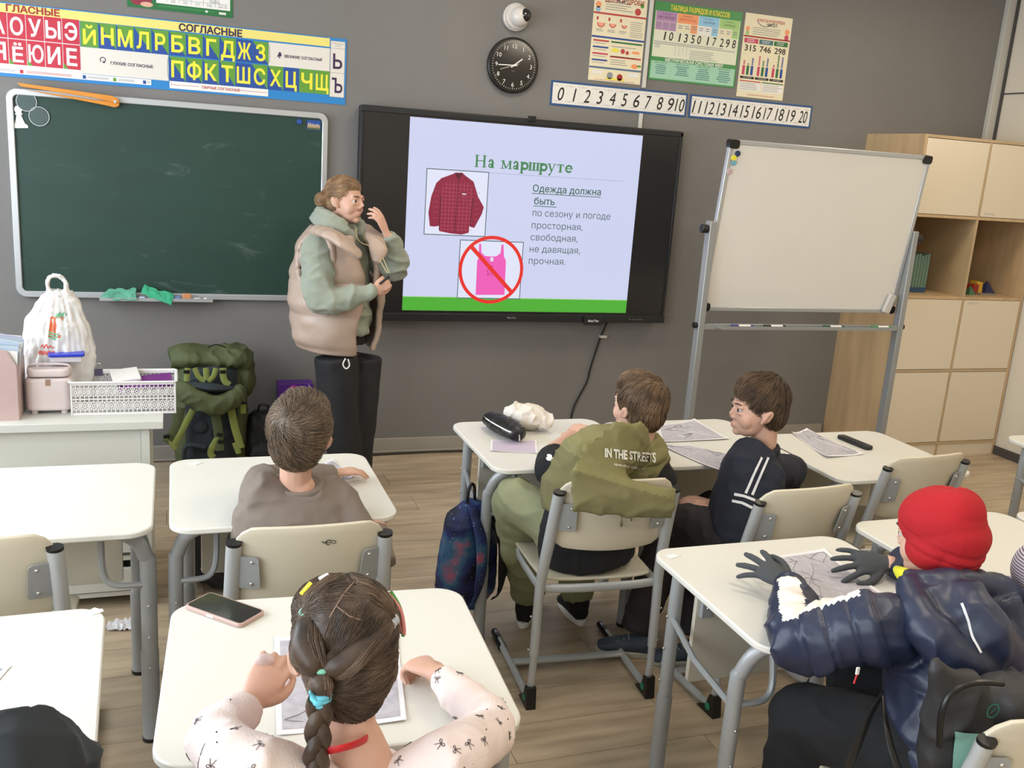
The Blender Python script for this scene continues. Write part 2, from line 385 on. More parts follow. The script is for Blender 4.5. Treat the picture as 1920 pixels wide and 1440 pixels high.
seg2(b,(.196,1.355),(.196,1.545),.005,E_sd,Y-.0016); seg2(b,(.378,1.385),(.388,1.545),.005,E_sd,Y-.0016); seg2(b,(.293,1.64),(.289,1.345),.004,E_sd,Y-.0016)
poly(b,[(.27,1.675),(.318,1.677),(.296,1.64)],E_sd,Y-.0017); quad(b,.32,1.56,.345,1.566,E_wh,Y-.0018); frame2(b,.31,1.50,.355,1.57,.0018,E_sd,Y-.0016)
obj('shirt_picture',b,sc)
b=MB(); quad(b,.323,.963,.716,1.305,E_wh,Y-.0006); frame2(b,.323,.963,.716,1.305,.005,E_bd,Y-.001)
poly(b,[(.437,.985),(.617,.988),(.612,1.19),(.598,1.215),(.59,1.285),(.578,1.285),(.575,1.235),(.55,1.215),(.515,1.213),(.48,1.215),(.457,1.235),(.452,1.285),(.440,1.285),(.443,1.205),(.434,1.185)],E_pk,Y-.0012)
quad(b,.515,1.185,.533,1.208,E_wh,Y-.0014)
for i in range(9): disc2(b,.50+.045*random.random(),1.10+.06*random.random(),.005,E_pd,Y-.0014,8)
ring2(b,.524,1.134,.180,.200,E_rd,Y-.002,64); seg2(b,(.395,1.265),(.66,1.005),.024,E_rd,Y-.0021)
obj('banned_top_picture',b,sc)
# cable below
M_cab=mat('black_cable',(.03,.03,.03),.5)
cb=MB(); cb.tube([(1.33,-.05,.83),(1.322,-.02,.77),(1.30,-.015,.70),(1.255,-.015,.52),(1.235,-.015,.42),(1.16,-.015,.25),(1.13,-.03,.05),(1.05,-.05,.012),(.6,-.06,.008),(.2,-.05,.01),(-.3,-.06,.008),(-.9,-.05,.008)],.0055,M_cab,8,sub=5)
tag(obj('power_cable',cb),'thin black cable hanging from the display down to the floor by the wall','cable')
b=MB().box((1.322,-.016,.723),(.045,.03,.016),M_duct); tag(obj('cable_clip',b,bevel=.002),'small white clip holding the black cable under the display','clip')
# ================================================================ chalkboard
M_alu=mat('aluminium_frame',(.74,.75,.76),.35,metal=.6); 
M_gb=mat('green_chalkboard',(.085,.215,.175),.55,var=.10,vscale=2.2,stretch=(1,1,3))
nt=M_gb.node_tree; N=nt.nodes; L=nt.links
tc=N.new('ShaderNodeTexCoord'); mp=N.new('ShaderNodeMapping'); mp.inputs['Scale'].default_value=(1.2,1,3.5); mp.inputs['Rotation'].default_value=(0,.12,0)
nz=N.new('ShaderNodeTexNoise'); nz.inputs['Scale'].default_value=2.6; nz.inputs['Detail'].default_value=9; nz.inputs['Distortion'].default_value=1.6; nz.inputs['Roughness'].default_value=.68
rp=N.new('ShaderNodeValToRGB'); rp.color_ramp.elements[0].position=.60; rp.color_ramp.elements[1].position=.95; mx=N.new('ShaderNodeMix'); mx.data_type='RGBA'
L.new(tc.outputs['Object'],mp.inputs[0]); L.new(mp.outputs[0],nz.inputs['Vector']); L.new(nz.outputs[0],rp.inputs[0]); bs=N['Principled BSDF']; src=bs.inputs['Base Color'].links[0].from_socket
mm=N.new('ShaderNodeMath'); mm.operation='MULTIPLY'; mm.inputs[1].default_value=.28; L.new(rp.outputs[0],mm.inputs[0]); L.new(mm.outputs[0],mx.inputs[0]); L.new(src,mx.inputs[6]); mx.inputs[7].default_value=(.42,.48,.46,1); L.new(mx.outputs[2],bs.inputs['Base Color'])
cb=empty('chalkboard',(0,0,0),'dark green chalkboard with rounded metal frame and faint chalk smears','chalkboard')
obj('writing_surface',MB().prism(rrect(-1.985,.93,-.444,1.94,.03),-.022,-.004,M_gb,axis='y'),cb)
P0=rrect(-1.995,.921,-.436,1.948,.05,8); P1=rrect(-1.963,.953,-.468,1.916,.022,8)
b=MB(); n=len(P0); vs=[(x,-.034,z) for x,z in P0]+[(x,-.034,z) for x,z in P1]+[(x,-.002,z) for x,z in P0]+[(x,-.02,z) for x,z in P1]
fs=[]
for i in range(n):
    j=(i+1)%n; fs+= [(i,j,j+n,i+n),(i,i+2*n,j+2*n,j),(i+n,j+n,j+3*n,i+3*n)]
b.add(vs,fs,M_alu); obj('frame',b,cb,bevel=.004)
b=MB(); b.box((-1.32,-.065,.922),(.56,.075,.005),M_alu); b.box((-1.32,-.101,.929),(.56,.004,.016),M_alu); obj('chalk_tray',b,cb)
# ================================================================ printed charts on the wall
def P(n,c,r=.45): return mat('print_'+n,c,r)
p_paper=P('ivory',(.86,.835,.80)); p_blue=P('sky_blue',(.13,.49,.75)); p_yel=P('pale_yellow',(.90,.84,.47)); p_red=P('crimson',(.74,.15,.24)); p_grn=P('leaf_green',(.36,.58,.20)); p_nav=P('royal_blue',(.11,.28,.58))
p_lyel=P('lemon',(.93,.87,.25)); p_mar=P('maroon',(.62,.16,.14)); p_pur=P('dark_violet',(.20,.12,.28)); p_w=P('white',(.90,.89,.87)); p_rtx=P('red_text',(.72,.25,.26)); p_gtx=P('grey_text',(.55,.56,.58)); p_dgr=P('deep_green',(.12,.42,.22)); p_blk=P('black',(.08,.07,.07))
def chart(name,x0,z0,x1,z1,M,label,thick=.003):
    r=empty(name,((x0+x1)/2,0,z0),label,'poster'); o=obj('sheet',MB().box((0,-thick/2-.0005,(z1-z0)/2),(x1-x0,thick,z1-z0),M),r)
    return r,(x0+x1)/2,z0,-thick-.001
def fin(b,r,ox,oz,name='print'):
    b.v=[(v[0]-ox,v[1],v[2]-oz) for v in b.v]; return obj(name,b,r,smooth=False)
# alphabet chart
r,ox,oz,Y0=chart('alphabet_poster',-2.10,2.0,-.343,2.34,p_blue,'long blue and yellow letter chart above the green chalkboard')
b=MB(); quad(b,-2.095,2.292,-.434,2.335,p_yel,Y0)
quad(b,-2.095,2.043,-1.656,2.295,p_w,Y0-.0002); quad(b,-1.656,2.045,-1.247,2.171,p_paper,Y0-.0003); quad(b,-.751,2.166,-.432,2.284,p_paper,Y0-.0003); quad(b,-.430,2.036,-.351,2.325,p_paper,Y0-.0003)
quad(b,-2.095,2.016,-1.331,2.043,p_w,Y0-.0004); quad(b,-1.243,2.010,-.752,2.046,p_w,Y0-.0004)
frame2(b,-.430,2.036,-.351,2.325,.002,p_gtx,Y0-.0006); quad(b,-.43,2.161,-.351,2.163,p_gtx,Y0-.0006); quad(b,-.43,2.286,-.351,2.288,p_gtx,Y0-.0006)
seg2(b,(-1.235,2.043),(-1.235,2.028),.002,p_rtx,Y0-.0006)
seg2(b,(-1.235,2.028),(-1.10,2.030),.002,p_rtx,Y0-.0006); seg2(b,(-.90,2.030),(-.757,2.028),.002,p_rtx,Y0-.0006)
for i,(c) in enumerate((p_red,p_nav,p_grn,p_nav)): quad(b,-1.93+i*.14+(.14 if i else 0),2.02,-1.915+i*.14+(.14 if i else 0),2.037,c,Y0-.0007)
for x0,x1,c in ((-2.09,-1.95,p_gtx),(-1.90,-1.70,p_rtx),(-1.625,-1.53,p_gtx),(-1.485,-1.41,p_gtx),(-1.35,-1.335,p_gtx)):
    for q in range(2): quad(b,x0,2.025+q*.006,x1,2.0275+q*.006,c,Y0-.0007)
fin(b,r,ox,oz,'bands')
cells=MB(); let=MB(); hi=MB()
def cell(x0,z0,x1,z1,kind,ch,M):
    y=Y0-.0006; g=.0012; x0+=g;x1-=g;z0+=g;z1-=g
    if kind=='r': quad(cells,x0,z0,x1,z1,p_red,y)
    elif kind=='g': quad(cells,x0,z0,x1,z1,p_grn,y)
    elif kind=='b': quad(cells,x0,z0,x1,z1,p_nav,y)
    elif kind=='rg': quad(cells,x0,z0,x1,z1,p_red,y); poly(cells,[(x0,z0),(x0+.022,z0),(x0,z0+.03)],p_grn,y-.0002)
    else: poly(cells,[(x0,z1),(x1,z1),(x1,z0)],p_grn,y); poly(cells,[(x0,z1),(x1,z0),(x0,z0)],p_nav,y)
    h=.083 if ch not in 'ЙЁ' else .072
    w=(x1-x0)*(.86 if ch in 'ЖШМЮЩФЫД' else .62 if ch in 'ГРЬЕЗЁ' else .74)
    text_to(let,ch,(x0+x1)/2,(z0+z1)/2-(.011 if ch in 'ЙЁ' else .0),h*.95,M,y-.0008,w=w,bold=.022)
for i,(a,c) in enumerate(zip('АОУЫЭ','ЯЁЮИЕ')):
    x0=-2.0545+i*.0797; cell(x0,2.178,x0+.0797,2.296,'r',a,p_w); cell(x0,2.058,x0+.0797,2.177,'rg' if i in(1,2,4) else 'r',c,p_w)
for i,(ch,k) in enumerate(zip('ЙНМЛРБВГДЖЗ','gddddddddbd')):
    x0=-1.654+i*.0821; cell(x0,2.171,x0+.0821,2.292-.0009*i,k,ch,p_lyel)
for i,(ch,k) in enumerate(zip('ПФКТШСХЦЧЩ','ddddbddbgg')):
    x0=-1.245+i*.0816; cell(x0,2.045,x0+.0816,2.168,k,ch,p_lyel)
fin(cells,r,ox,oz,'letter_cells')
text_to(let,'ГЛАСНЫЕ',-1.86,2.317,.031,p_mar,Y0-.001,w=.235,bold=.035); text_to(let,'СОГЛАСНЫЕ',-1.04,2.312,.034,p_pur,Y0-.001,w=.31,bold=.035)
text_to(let,'ГЛУХИЕ СОГЛАСНЫЕ',-1.42,2.107,.014,p_pur,Y0-.001,w=.20,bold=.03); text_to(let,'ЗВОНКИЕ СОГЛАСНЫЕ',-.572,2.222,.014,p_pur,Y0-.001,w=.20,bold=.03)
text_to(let,'ПАРНЫЕ СОГЛАСНЫЕ',-.99,2.029,.013,p_rtx,Y0-.001,w=.19,bold=.03)
text_to(let,'Ь',-.39,2.222,.075,p_pur,Y0-.001,w=.05,bold=.02); text_to(let,'Ъ',-.39,2.098,.075,p_pur,Y0-.001,w=.058,bold=.02)
text_to(let,'НЕ ОБОЗНАЧАЮТ',-.39,2.312,.006,p_gtx,Y0-.001,w=.066); text_to(let,'ЗВУКА',-.39,2.301,.006,p_gtx,Y0-.001,w=.03)
ring2(let,-1.555,2.118,.010,.014,p_pur,Y0-.001,24,-60,230); disc2(let,-1.551,2.108,.005,p_pur,Y0-.001,10)
poly(let,[(-.708,2.214),(-.684,2.220),(-.688,2.238),(-.697,2.240)],p_pur,Y0-.001); disc2(let,-.695,2.212,.004,p_pur,Y0-.001,8)
for s in (1,-1): seg2(let,(-.745,2.225),(-.748,2.225+s*.045),.0016,p_pur,Y0-.001); seg2(let,(-1.252,2.107),(-1.249,2.107+s*.05),.0016,p_pur,Y0-.001)
fin(let,r,ox,oz,'lettering')
# upper green poster (only its lower edge is seen)
r,ox,oz,Y0=chart('grammar_poster',-1.435,2.383,-.932,2.93,p_dgr,'dark green framed chart above the letter chart, only its bottom edge in view')
b=MB(); quad(b,-1.30,2.415,-.945,2.915,p_w,Y0)
for i in range(5): quad(b,-1.30+.058*i+.05,2.425,-1.2985+.058*i+.05,2.915,p_gtx,Y0-.0003)
for i in range(8): quad(b,-1.30,2.44+i*.058,-1.01,2.4415+i*.058,p_gtx,Y0-.0003)
poly(b,[(-1.43,2.42),(-1.40,2.395),(-1.33,2.40),(-1.31,2.45),(-1.33,2.52),(-1.42,2.52)],P('plum',(.55,.16,.24)),Y0-.0004)
disc2(b,-1.345,2.402,.012,P('skin',(.85,.65,.55)),Y0-.0006,12,rx=.03); quad(b,-1.29,2.398,-1.02,2.406,P('fresh_green',(.2,.5,.28)),Y0-.0004); disc2(b,-1.06,2.400,.006,p_w,Y0-.0006,12); quad(b,-1.0,2.393,-.965,2.404,p_paper,Y0-.0006)
for i,s in enumerate(('[д]','[н]','[ч]','[щ]')): text_to(b,s,-1.22+i*.058,2.432,.012,p_gtx,Y0-.0006)
text_to(b,'Щщ',-1.02,2.455,.02,p_gtx,Y0-.0006); text_to(b,'ВСЕГДА',-.98,2.44,.008,p_gtx,Y0-.0006); text_to(b,'МЯГКИЕ',-.98,2.428,.008,p_gtx,Y0-.0006)
fin(b,r,ox,oz)
r,ox,oz,Y0=chart('green_sheet',-1.72,2.405,-1.55,2.9,P('sea_green',(.30,.52,.44)),'pale green sheet at the top edge, left of the dark green framed chart')
# fractions poster
p_cream=P('cream',(.90,.86,.74)); p_or=P('orange',(.93,.60,.40)); p_lil=P('lilac',(.68,.52,.68)); p_lb=P('light_blue',(.55,.76,.88)); p_lg=P('light_green',(.62,.78,.47)); p_mint=P('mint',(.62,.80,.70)); p_teal=P('teal',(.22,.42,.46)); p_pink=P('rose',(.76,.25,.38))
def lines(b,x0,x1,z,n,dz,M,y,h=.0035):
    for i in range(n):
        e=x1-(x1-x0)*random.uniform(0,.25); quad(b,x0,z-i*dz-h/2,e,z-i*dz+h/2,M,y)
r,ox,oz,Y0=chart('fractions_poster',1.078,2.26,1.418,2.79,p_cream,'tall cream chart on fractions, left of the thin vertical cable strip')
b=MB(); y=Y0-.0003
text_to(b,'ДОЛИ И ДРОБИ',1.27,2.715,.026,p_mar,y,w=.25,bold=.02)
for z,c in ((2.635,p_rtx),(2.505,p_nav),(2.335,P('denim',(.30,.42,.55)))): quad(b,1.078,z-.005,1.418,z+.005,c,y)
lines(b,1.15,1.33,2.70,4,.013,p_gtx,y); disc2(b,1.105,2.68,.018,p_or,y,16); disc2(b,1.105,2.655,.016,P('sky',(.55,.7,.8)),y,12); disc2(b,1.36,2.665,.02,p_rtx,y,16); disc2(b,1.385,2.70,.012,p_grn,y,10)
ring2(b,1.25,2.75,.04,.046,P('slate',(.45,.47,.5)),y,24,200,340)
for i in range(3):
    ring2(b,1.13+i*.075,2.583,.0,.026-.004*i,p_rtx,y,20,180,360); ring2(b,1.13+i*.075,2.583,.0,.021-.004*i,P('salmon',(.92,.62,.52)),y-.0002,20,180,360); quad(b,1.10+i*.075,2.597,1.112+i*.075,2.615,p_rtx,y); lines(b,1.10+i*.075,1.15+i*.075,2.547,2,.009,p_gtx,y)
lines(b,1.32,1.405,2.605,8,.0115,p_gtx,y,.003)
for i,c in enumerate((p_rtx,p_nav,p_pink,p_nav)):
    quad(b,1.09,2.48-i*.036,1.19,2.489-i*.036,c,y); lines(b,1.095,1.185,2.47-i*.036,1,.01,p_gtx,y,.003)
for i,c in enumerate((p_dgr,p_rtx)): quad(b,1.205,2.48-i*.082,1.408,2.489-i*.082,c,y)
disc2(b,1.235,2.44,.010,p_lyel,y,12,rx=.025); disc2(b,1.285,2.438,.014,p_rtx,y,16); disc2(b,1.315,2.432,.011,p_rtx,y,16); disc2(b,1.37,2.437,.008,p_or,y,12,rx=.028); disc2(b,1.37,2.36,.014,p_or,y,16,rx=.022); disc2(b,1.40,2.364,.006,p_grn,y,8,rx=.015)
lines(b,1.21,1.39,2.46,2,.055,p_gtx,y); lines(b,1.21,1.33,2.385,3,.012,p_gtx,y)
quad(b,1.10,2.30,1.165,2.32,p_w,y); disc2(b,1.215,2.295,.02,p_gtx,y,14); disc2(b,1.28,2.29,.019,p_mar,y,14); quad(b,1.19,2.272,1.31,2.282,p_lyel,y); quad(b,1.33,2.30,1.40,2.322,p_w,y)
text_to(b,'ЧИТАЕМ И ЗАПИСЫВАЕМ ДРОБИ',1.248,2.267,.006,p_rtx,y,w=.26)
fin(b,r,ox,oz)
# place-value poster (green)
r,ox,oz,Y0=chart('place_value_poster',1.467,2.298,2.068,2.742,P('poster_green',(.26,.55,.30)),'wide green chart of place values and metric units, right of the cable strip')
b=MB(); y=Y0-.0003
quad(b,1.477,2.432,2.058,2.690,P('pale_cream',(.87,.87,.78)),y); quad(b,1.477,2.308,2.058,2.408,p_mint,y)
text_to(b,'ТАБЛИЦА РАЗРЯДОВ И КЛАССОВ',1.775,2.716,.029,p_lyel,y-.0002,w=.405,bold=.02)
cs=(p_lil,p_or,p_lb,p_lg)
for i,c in enumerate(cs):
    x0=1.482+i*.144; quad(b,x0,2.635,x0+.140,2.690,c,y-.0002)
    text_to(b,('IV класс','III класс','II класс','I класс')[i],x0+.07,2.677,.009,p_pur,y-.0004,w=.06); text_to(b,('МИЛЛИАРДЫ','МИЛЛИОНЫ','ТЫСЯЧИ','ЕДИНИЦЫ')[i],x0+.07,2.657,.013,p_pur if i!=1 else p_rtx,y-.0004,w=.11 if i<2 else .08)
    for k in range(3):
        quad(b,x0+k*.0467,2.585,x0+k*.0467+.045,2.633,c if k==2 else p_cream if i in (1,3) else p_lil if i==0 else p_w,y-.0002); lines(b,x0+k*.0467+.008,x0+k*.0467+.04,2.62,2,.012,p_gtx,y-.0004,.005)
for i,ch in enumerate('10135017298'):
    xs=(1.552,1.594,1.652,1.694,1.742,1.786,1.846,1.892,1.942,1.986,2.030)[i]; text_to(b,ch,xs,2.555,.050,p_blk,y-.0004,w=.026 if ch!='1' else .016,bold=.012,shear=.12)
lines(b,1.485,2.05,2.518,2,.010,p_gtx,y-.0003,.004)
for k in range(4):
    for q in range(4): text_to(b,'2130'[(k+q)%4],1.63+.026*k,2.497-.014*q,.010,p_gtx,y-.0003)
lines(b,1.73,1.93,2.485,5,.0105,p_gtx,y-.0003,.003); lines(b,1.49,1.53,2.50,2,.012,p_gtx,y-.0003,.004)
quad(b,1.477,2.408,2.058,2.432,P('poster_green',(.26,.55,.30)),y-.0002)
text_to(b,'МЕТРИЧЕСКАЯ СИСТЕМА МЕР',1.77,2.420,.018,p_w,y-.0005,w=.40,bold=.025)
for i,s in enumerate(('МЕРЫ МАССЫ','МЕРЫ ДЛИНЫ','МЕРЫ ПЛОЩАДИ','МЕРЫ ВРЕМЕНИ')):
    x0=1.545+i*.146; text_to(b,s,x0,2.399,.008,p_dgr,y-.0004,w=.085)
    for q in range(5+(i>1)): w=random.uniform(.03,.05); quad(b,x0-w,2.383-q*.0115,x0+w,2.387-q*.0115,p_teal,y-.0004)
fin(b,r,ox,oz)
# classes and places poster
r,ox,oz,Y0=chart('number_classes_poster',2.09,2.252,2.43,2.745,p_cream,'narrow cream chart with 315 746 298, rightmost poster on the wall')
b=MB(); y=Y0-.0003
text_to(b,'КЛАССЫ И РАЗРЯДЫ',2.275,2.712,.016,p_rtx,y,w=.20,bold=.02); text_to(b,'ЧИСЕЛ',2.285,2.69,.018,p_blk,y,w=.075,bold=.02)
ring2(b,2.235,2.755,.075,.080,P('slate',(.45,.47,.5)),y,24,220,320)
lines(b,2.15,2.36,2.665,4,.012,p_gtx,y); disc2(b,2.115,2.655,.014,p_or,y,12); disc2(b,2.115,2.63,.013,p_lg,y,12); disc2(b,2.40,2.66,.017,p_or,y,12); disc2(b,2.40,2.628,.016,p_pink,y,12)
quad(b,2.093,2.607,2.427,2.616,p_mar,y)
for i,c in enumerate((p_pink,p_teal,p_dgr)):
    x0=2.10+i*.108; quad(b,x0,2.573,x0+.1,2.600,c,y); lines(b,x0+.02,x0+.08,2.592,2,.010,p_w,y-.0002,.003)
    text_to(b,('315','746','298')[i],x0+.05,2.545,.036,p_blk,y,w=.082,bold=.015)
    for k,cc in enumerate((p_pink,p_dgr,p_nav)):
        hh=(((3,1,5),(7,4,6),(2,9,8))[i][k])*.0085; xx=x0+.018+k*.03; quad(b,xx-.009,2.385,xx+.009,2.44,cc,y)
        for q in range(((3,1,5),(7,4,6),(2,9,8))[i][k]): quad(b,xx-.006,2.446+q*.0085,xx+.006,2.452+q*.0085,cc,y)
    quad(b,x0,2.362,x0+.1,2.376,p_blk,y); text_to(b,('МИЛЛИОНЫ','ТЫСЯЧИ','ЕДИНИЦЫ')[i],x0+.05,2.369,.006,p_w,y-.0002,w=.06)
for x0,c in ((2.10,p_rtx),(2.265,p_dgr)): quad(b,x0,2.345,x0+.155,2.351,c,y); quad(b,x0,2.29,x0+.155,2.343,p_w,y); lines(b,x0+.008,x0+.15,2.334,4,.011,p_gtx,y-.0002,.003)
text_to(b,'ЧИТАЕМ МНОГОЗНАЧНЫЕ ЧИСЛА',2.265,2.268,.008,p_rtx,y,w=.20)
fin(b,r,ox,oz)
# number strips
p_sb=P('strip_blue',(.16,.32,.52))
def strip(x0,x1,nums,xs,label):
    r,ox,oz,Y0=chart('number_strip',x0,2.098,x1,2.238,p_sb,label); y=Y0-.0003; b=MB()
    quad(b,x0+.012,2.110,x1-.012,2.226,p_w,y); n=len(nums); 
    for i in range(12): quad(b,x0+.03+i*(x1-x0-.06)/11-.0008,2.118,x0+.03+i*(x1-x0-.06)/11+.0008,2.218,p_paper,y-.0002)
    for z in (2.122,2.214):
        for i in range(11): xx=x0+.04+i*(x1-x0-.08)/10; seg2(b,(xx-.03,z),(xx,z+.006*(1 if z<2.15 else -1)),.0012,p_gtx,y-.0002); seg2(b,(xx,z+.006*(1 if z<2.15 else -1)),(xx+.03,z),.0012,p_gtx,y-.0002); disc2(b,xx,z,.003,P('bow_rose',(.75,.45,.45)),y-.0003,6)
    for s,xx in zip(nums,xs): text_to(b,s,xx,2.168,.078,p_blk,y-.0006,w=.040*len(s)*(.82 if len(s)>1 else 1) if s not in('1',) else .022,shear=.22,bold=.004)
    fin(b,r,ox,oz)
strip(.848,1.750,['0','1','2','3','4','5','6','7','8','9','10'],[.913,1.0,1.08,1.163,1.247,1.325,1.405,1.485,1.565,1.64,1.70],'white number strip 0 to 10 with blue border, above the display')
strip(1.768,2.664,[str(i) for i in range(11,21)],[1.82,1.908,1.995,2.08,2.165,2.25,2.335,2.422,2.508,2.60],'white number strip 11 to 20 with blue border, right of the 0 to 10 strip')
# ================================================================ clock and dome camera
ck=empty('wall_clock',(.60,0,2.293),'round glossy black wall clock with white numerals below the dome camera','clock')
b=MB(); b.cyl((0,-.002,0),(0,-.032,0),.152,M_blk,48); obj('case',b,ck,bevel=.006)
M_face=mat('clock_face',(.055,.045,.045),.12,coat=1); b=MB(); b.cyl((0,-.031,0),(0,-.035,0),.138,M_face,48); obj('dial',b,ck)
b=MB()
for i in range(1,13):
    a=PI/2-i*PI/6; text_to(b,str(i),.104*math.cos(a),.104*math.sin(a),.024,p_w,-.0362,bold=-.002)
for i in range(60):
    a=i*PI/30; r0=.124 if i%5 else .120; seg2(b,(r0*math.cos(a),r0*math.sin(a)),(.131*math.cos(a),.131*math.sin(a)),.0018,p_w,-.0362)
text_to(b,'quartz',0,-.03,.006,p_gtx,-.0362); text_to(b,'12',0.004,.062,.001,p_gtx,-.0362)
obj('numerals',b,ck)
b=MB()
def hand(ang,L,w,y,M,tail=.02): a=PI/2-math.radians(ang); d=Vector((math.cos(a),math.sin(a))); seg2(b,-d*tail,d*L,w,M,y)
hand(52,.062,.006,-.038,p_w); hand(268,.095,.005,-.039,p_w); hand(251,.085,.0018,-.040,p_w,.03); disc2(b,0,0,.006,p_w,-.0405,16)
obj('hands',b,ck)
dc=empty('dome_camera',(.60,0,2.553),'small white round dome security camera on the wall above the clock','camera')
M_wp=mat('glossy_white_plastic',(.80,.78,.76),.3)
b=MB(); b.cyl((0,0,0),(0,-.03,0),.075,M_wp,40); b.cyl((0,-.03,0),(0,-.05,0),.066,M_wp,40); obj('base',b,dc,bevel=.005)
b=MB(); b.ball((.01,-.055,0),.056,M_wp,seg=32,rings=20); obj('shell',b,dc)
b=MB(); b.ball((.03,-.082,.006),.037,mat('smoked_dome',(.03,.03,.035),.08,coat=1),seg=28,rings=18); obj('lens_dome',b,dc)
# ================================================================ things on the chalkboard
M_wood=mat('varnished_yellow_wood',(.82,.52,.16),.35,var=.10,vscale=6,stretch=(1,1,14))
cp=empty('board_compass',(-1.50,-.05,1.918),'yellow wooden chalkboard compass lying along the top of the board frame','compass'); 
a=math.atan2(1.918-1.95,-1.50+1.94); 
b=MB(); X=Matrix.Rotation(0.075,4,'Y'); b.prism([(-.42,-.004),(-.05,-.022),(0,-.026),(.018,-.016),(.02,.0),(.0,.004),(-.1,-.004)],-.012,.0,M_wood,X,axis='y'); obj('leg',b,cp,bevel=.002)
b=MB(); b.prism([(-.44,.022),(-.02,.028),(.012,.02),(.02,.0),(.0,-.004),(-.1,.006),(-.42,.006)],-.026,-.012,M_wood,X,axis='y'); obj('leg',b,cp,bevel=.002)
b=MB(); b.cyl((0,-.03,.002),(0,.002,.002),.007,M_alu,14); obj('pivot',b,cp)
M_disc=mat('grey_ring_magnet',(.25,.31,.30),.3,metal=.3); M_rim=mat('silver_rim',(.36,.43,.42),.3,metal=.7)
for i,(x,z,l) in enumerate(((-1.905,1.888,'round grey ringed disc under the compass tips, upper of two'),(-1.852,1.822,'round grey ringed disc beside the pawn, lower of two'))):
    d=empty('magnetic_disc',(x,-.022,z),l,'disc',group='ringed discs on the chalkboard'); b=MB(); b.cyl((0,0,0),(0,-.006,0),.046,M_disc,36); obj('disc_plate',b,d)
    b=MB(); 
    for q in (.012,.022,.032): ring2(b,0,0,q,q+.001,M_rim,-.0068,32)
    ring2(b,0,0,.044,.0465,M_alu,-.0068,36); obj('rings',b,d)
b=MB(); pw=[(0,.0),(.034,.0),(.034,.012),(.022,.022),(.016,.04),(.010,.062),(.018,.066),(.012,.072),(.018,.088),(.012,.102),(0,.106)]
b.prism(pw+[(-x,z) for x,z in pw[-2:0:-1]],-.027,-.0225,p_w,axis='y'); o=obj('pawn_cutout',b,None,(-1.937,0,1.76)); o.rotation_euler=(0,-.08,0); tag(o,'white flat chess pawn cutout in the upper left of the chalkboard','cutout')
b=MB(); b.cyl((0,0,0),(0,-.008,0),.014,p_nav,20); tag(obj('blue_magnet',b,None,(-.590,-.022,1.893),bevel=.002),'small round blue magnet in the upper right of the chalkboard','magnet')
pc=empty('picture_magnet',(-.513,-.022,1.88),'small rectangular castle picture magnet in the upper right chalkboard corner','magnet')
obj('plate',MB().box((0,-.002,0),(.072,.004,.052),p_nav),pc)
b=MB(); quad(b,-.034,-.024,.034,.0,P('tan',(.62,.52,.40)),-.0043); 
for i in range(7): x=-.03+i*.009; quad(b,x,-.005,x+.005,.004+.008*random.random(),P('sand',(.80,.72,.58)),-.0045)
quad(b,-.034,-.024,.034,-.014,P('moss',(.25,.33,.2)),-.0046); obj('print',b,pc)
# chalk tray contents
def cloth(name,cx,cz,pts,M,label,amp=.012,sd=0):
    """crumpled cloth: outline grid displaced by noise"""
    n=22; b=MB(); vs=[];fs=[]
    (a,b1,c,d)=pts
    for i in range(n+1):
        for j in range(n+1):
            u,v=i/n,j/n; p=(Vector(a)*(1-u)+Vector(b1)*u)*(1-v)+(Vector(d)*(1-u)+Vector(c)*u)*v
            q=noise.noise(Vector((p.x*28+sd,p.z*28,p.y*28+sd)))*amp+noise.noise(Vector((p.x*60+sd,p.z*60,sd)))*amp*.5
            vs.append(p+Vector((q*.3,-abs(q),q*.8)))
    for i in range(n):
        for j in range(n): k=i*(n+1)+j; fs.append((k,k+1,k+n+2,k+n+1))
    b.add(vs,fs,M); o=obj(name,b,None,ang=80); s=o.modifiers.new('s','SOLIDIFY'); s.thickness=.004; s=o.modifiers.new('u','SUBSURF'); s.levels=1; s.render_levels=1
    return tag(o,label,'cloth')
M_gc=mat('green_rag',(.35,.62,.52),.9,var=.12,vscale=30,bump=.3,bscale=300); M_gc2=mat('bright_green_rag',(.22,.62,.46),.9,var=.08,vscale=30,bump=.3,bscale=300)
cloth('cleaning_cloth',0,0,[(-1.60,-.10,.935),(-1.42,-.11,.925),(-1.425,-.045,.985),(-1.555,-.05,.982)],M_gc,'crumpled pale green rag on the chalk tray, left of two',.016)
cloth('cleaning_cloth',0,0,[(-1.40,-.075,.96),(-1.25,-.125,.905),(-1.235,-.075,.955),(-1.385,-.05,1.0)],M_gc2,'bright green rag hanging over the chalk tray, right of two',.012,5)
def chalk(x,c,l,label,s=(.028,.02,.016)): b=MB().box((0,0,s[2]/2),s,c); tag(obj('chalk',b,None,(x,-.075,.9247),rz=l,bevel=.003),label,'chalk')
chalk(-1.395,P('white_blue',(.75,.80,.88)),.2,'pale blue chalk stub between the two green rags'); chalk(-1.225,P('chalk_blue',(.45,.55,.75)),-.1,'blue piece of chalk just right of the bright green rag',(.035,.022,.02)); chalk(-1.172,P('chalk_orange',(.82,.55,.38)),.1,'orange chalk block standing on the chalk tray',(.042,.022,.036)); chalk(-1.12,p_paper,.3,'cream chalk piece right of the orange block',(.032,.018,.014)); chalk(-1.078,p_w,0,'white chalk stub near the right end of the chalk tray',(.018,.016,.014))
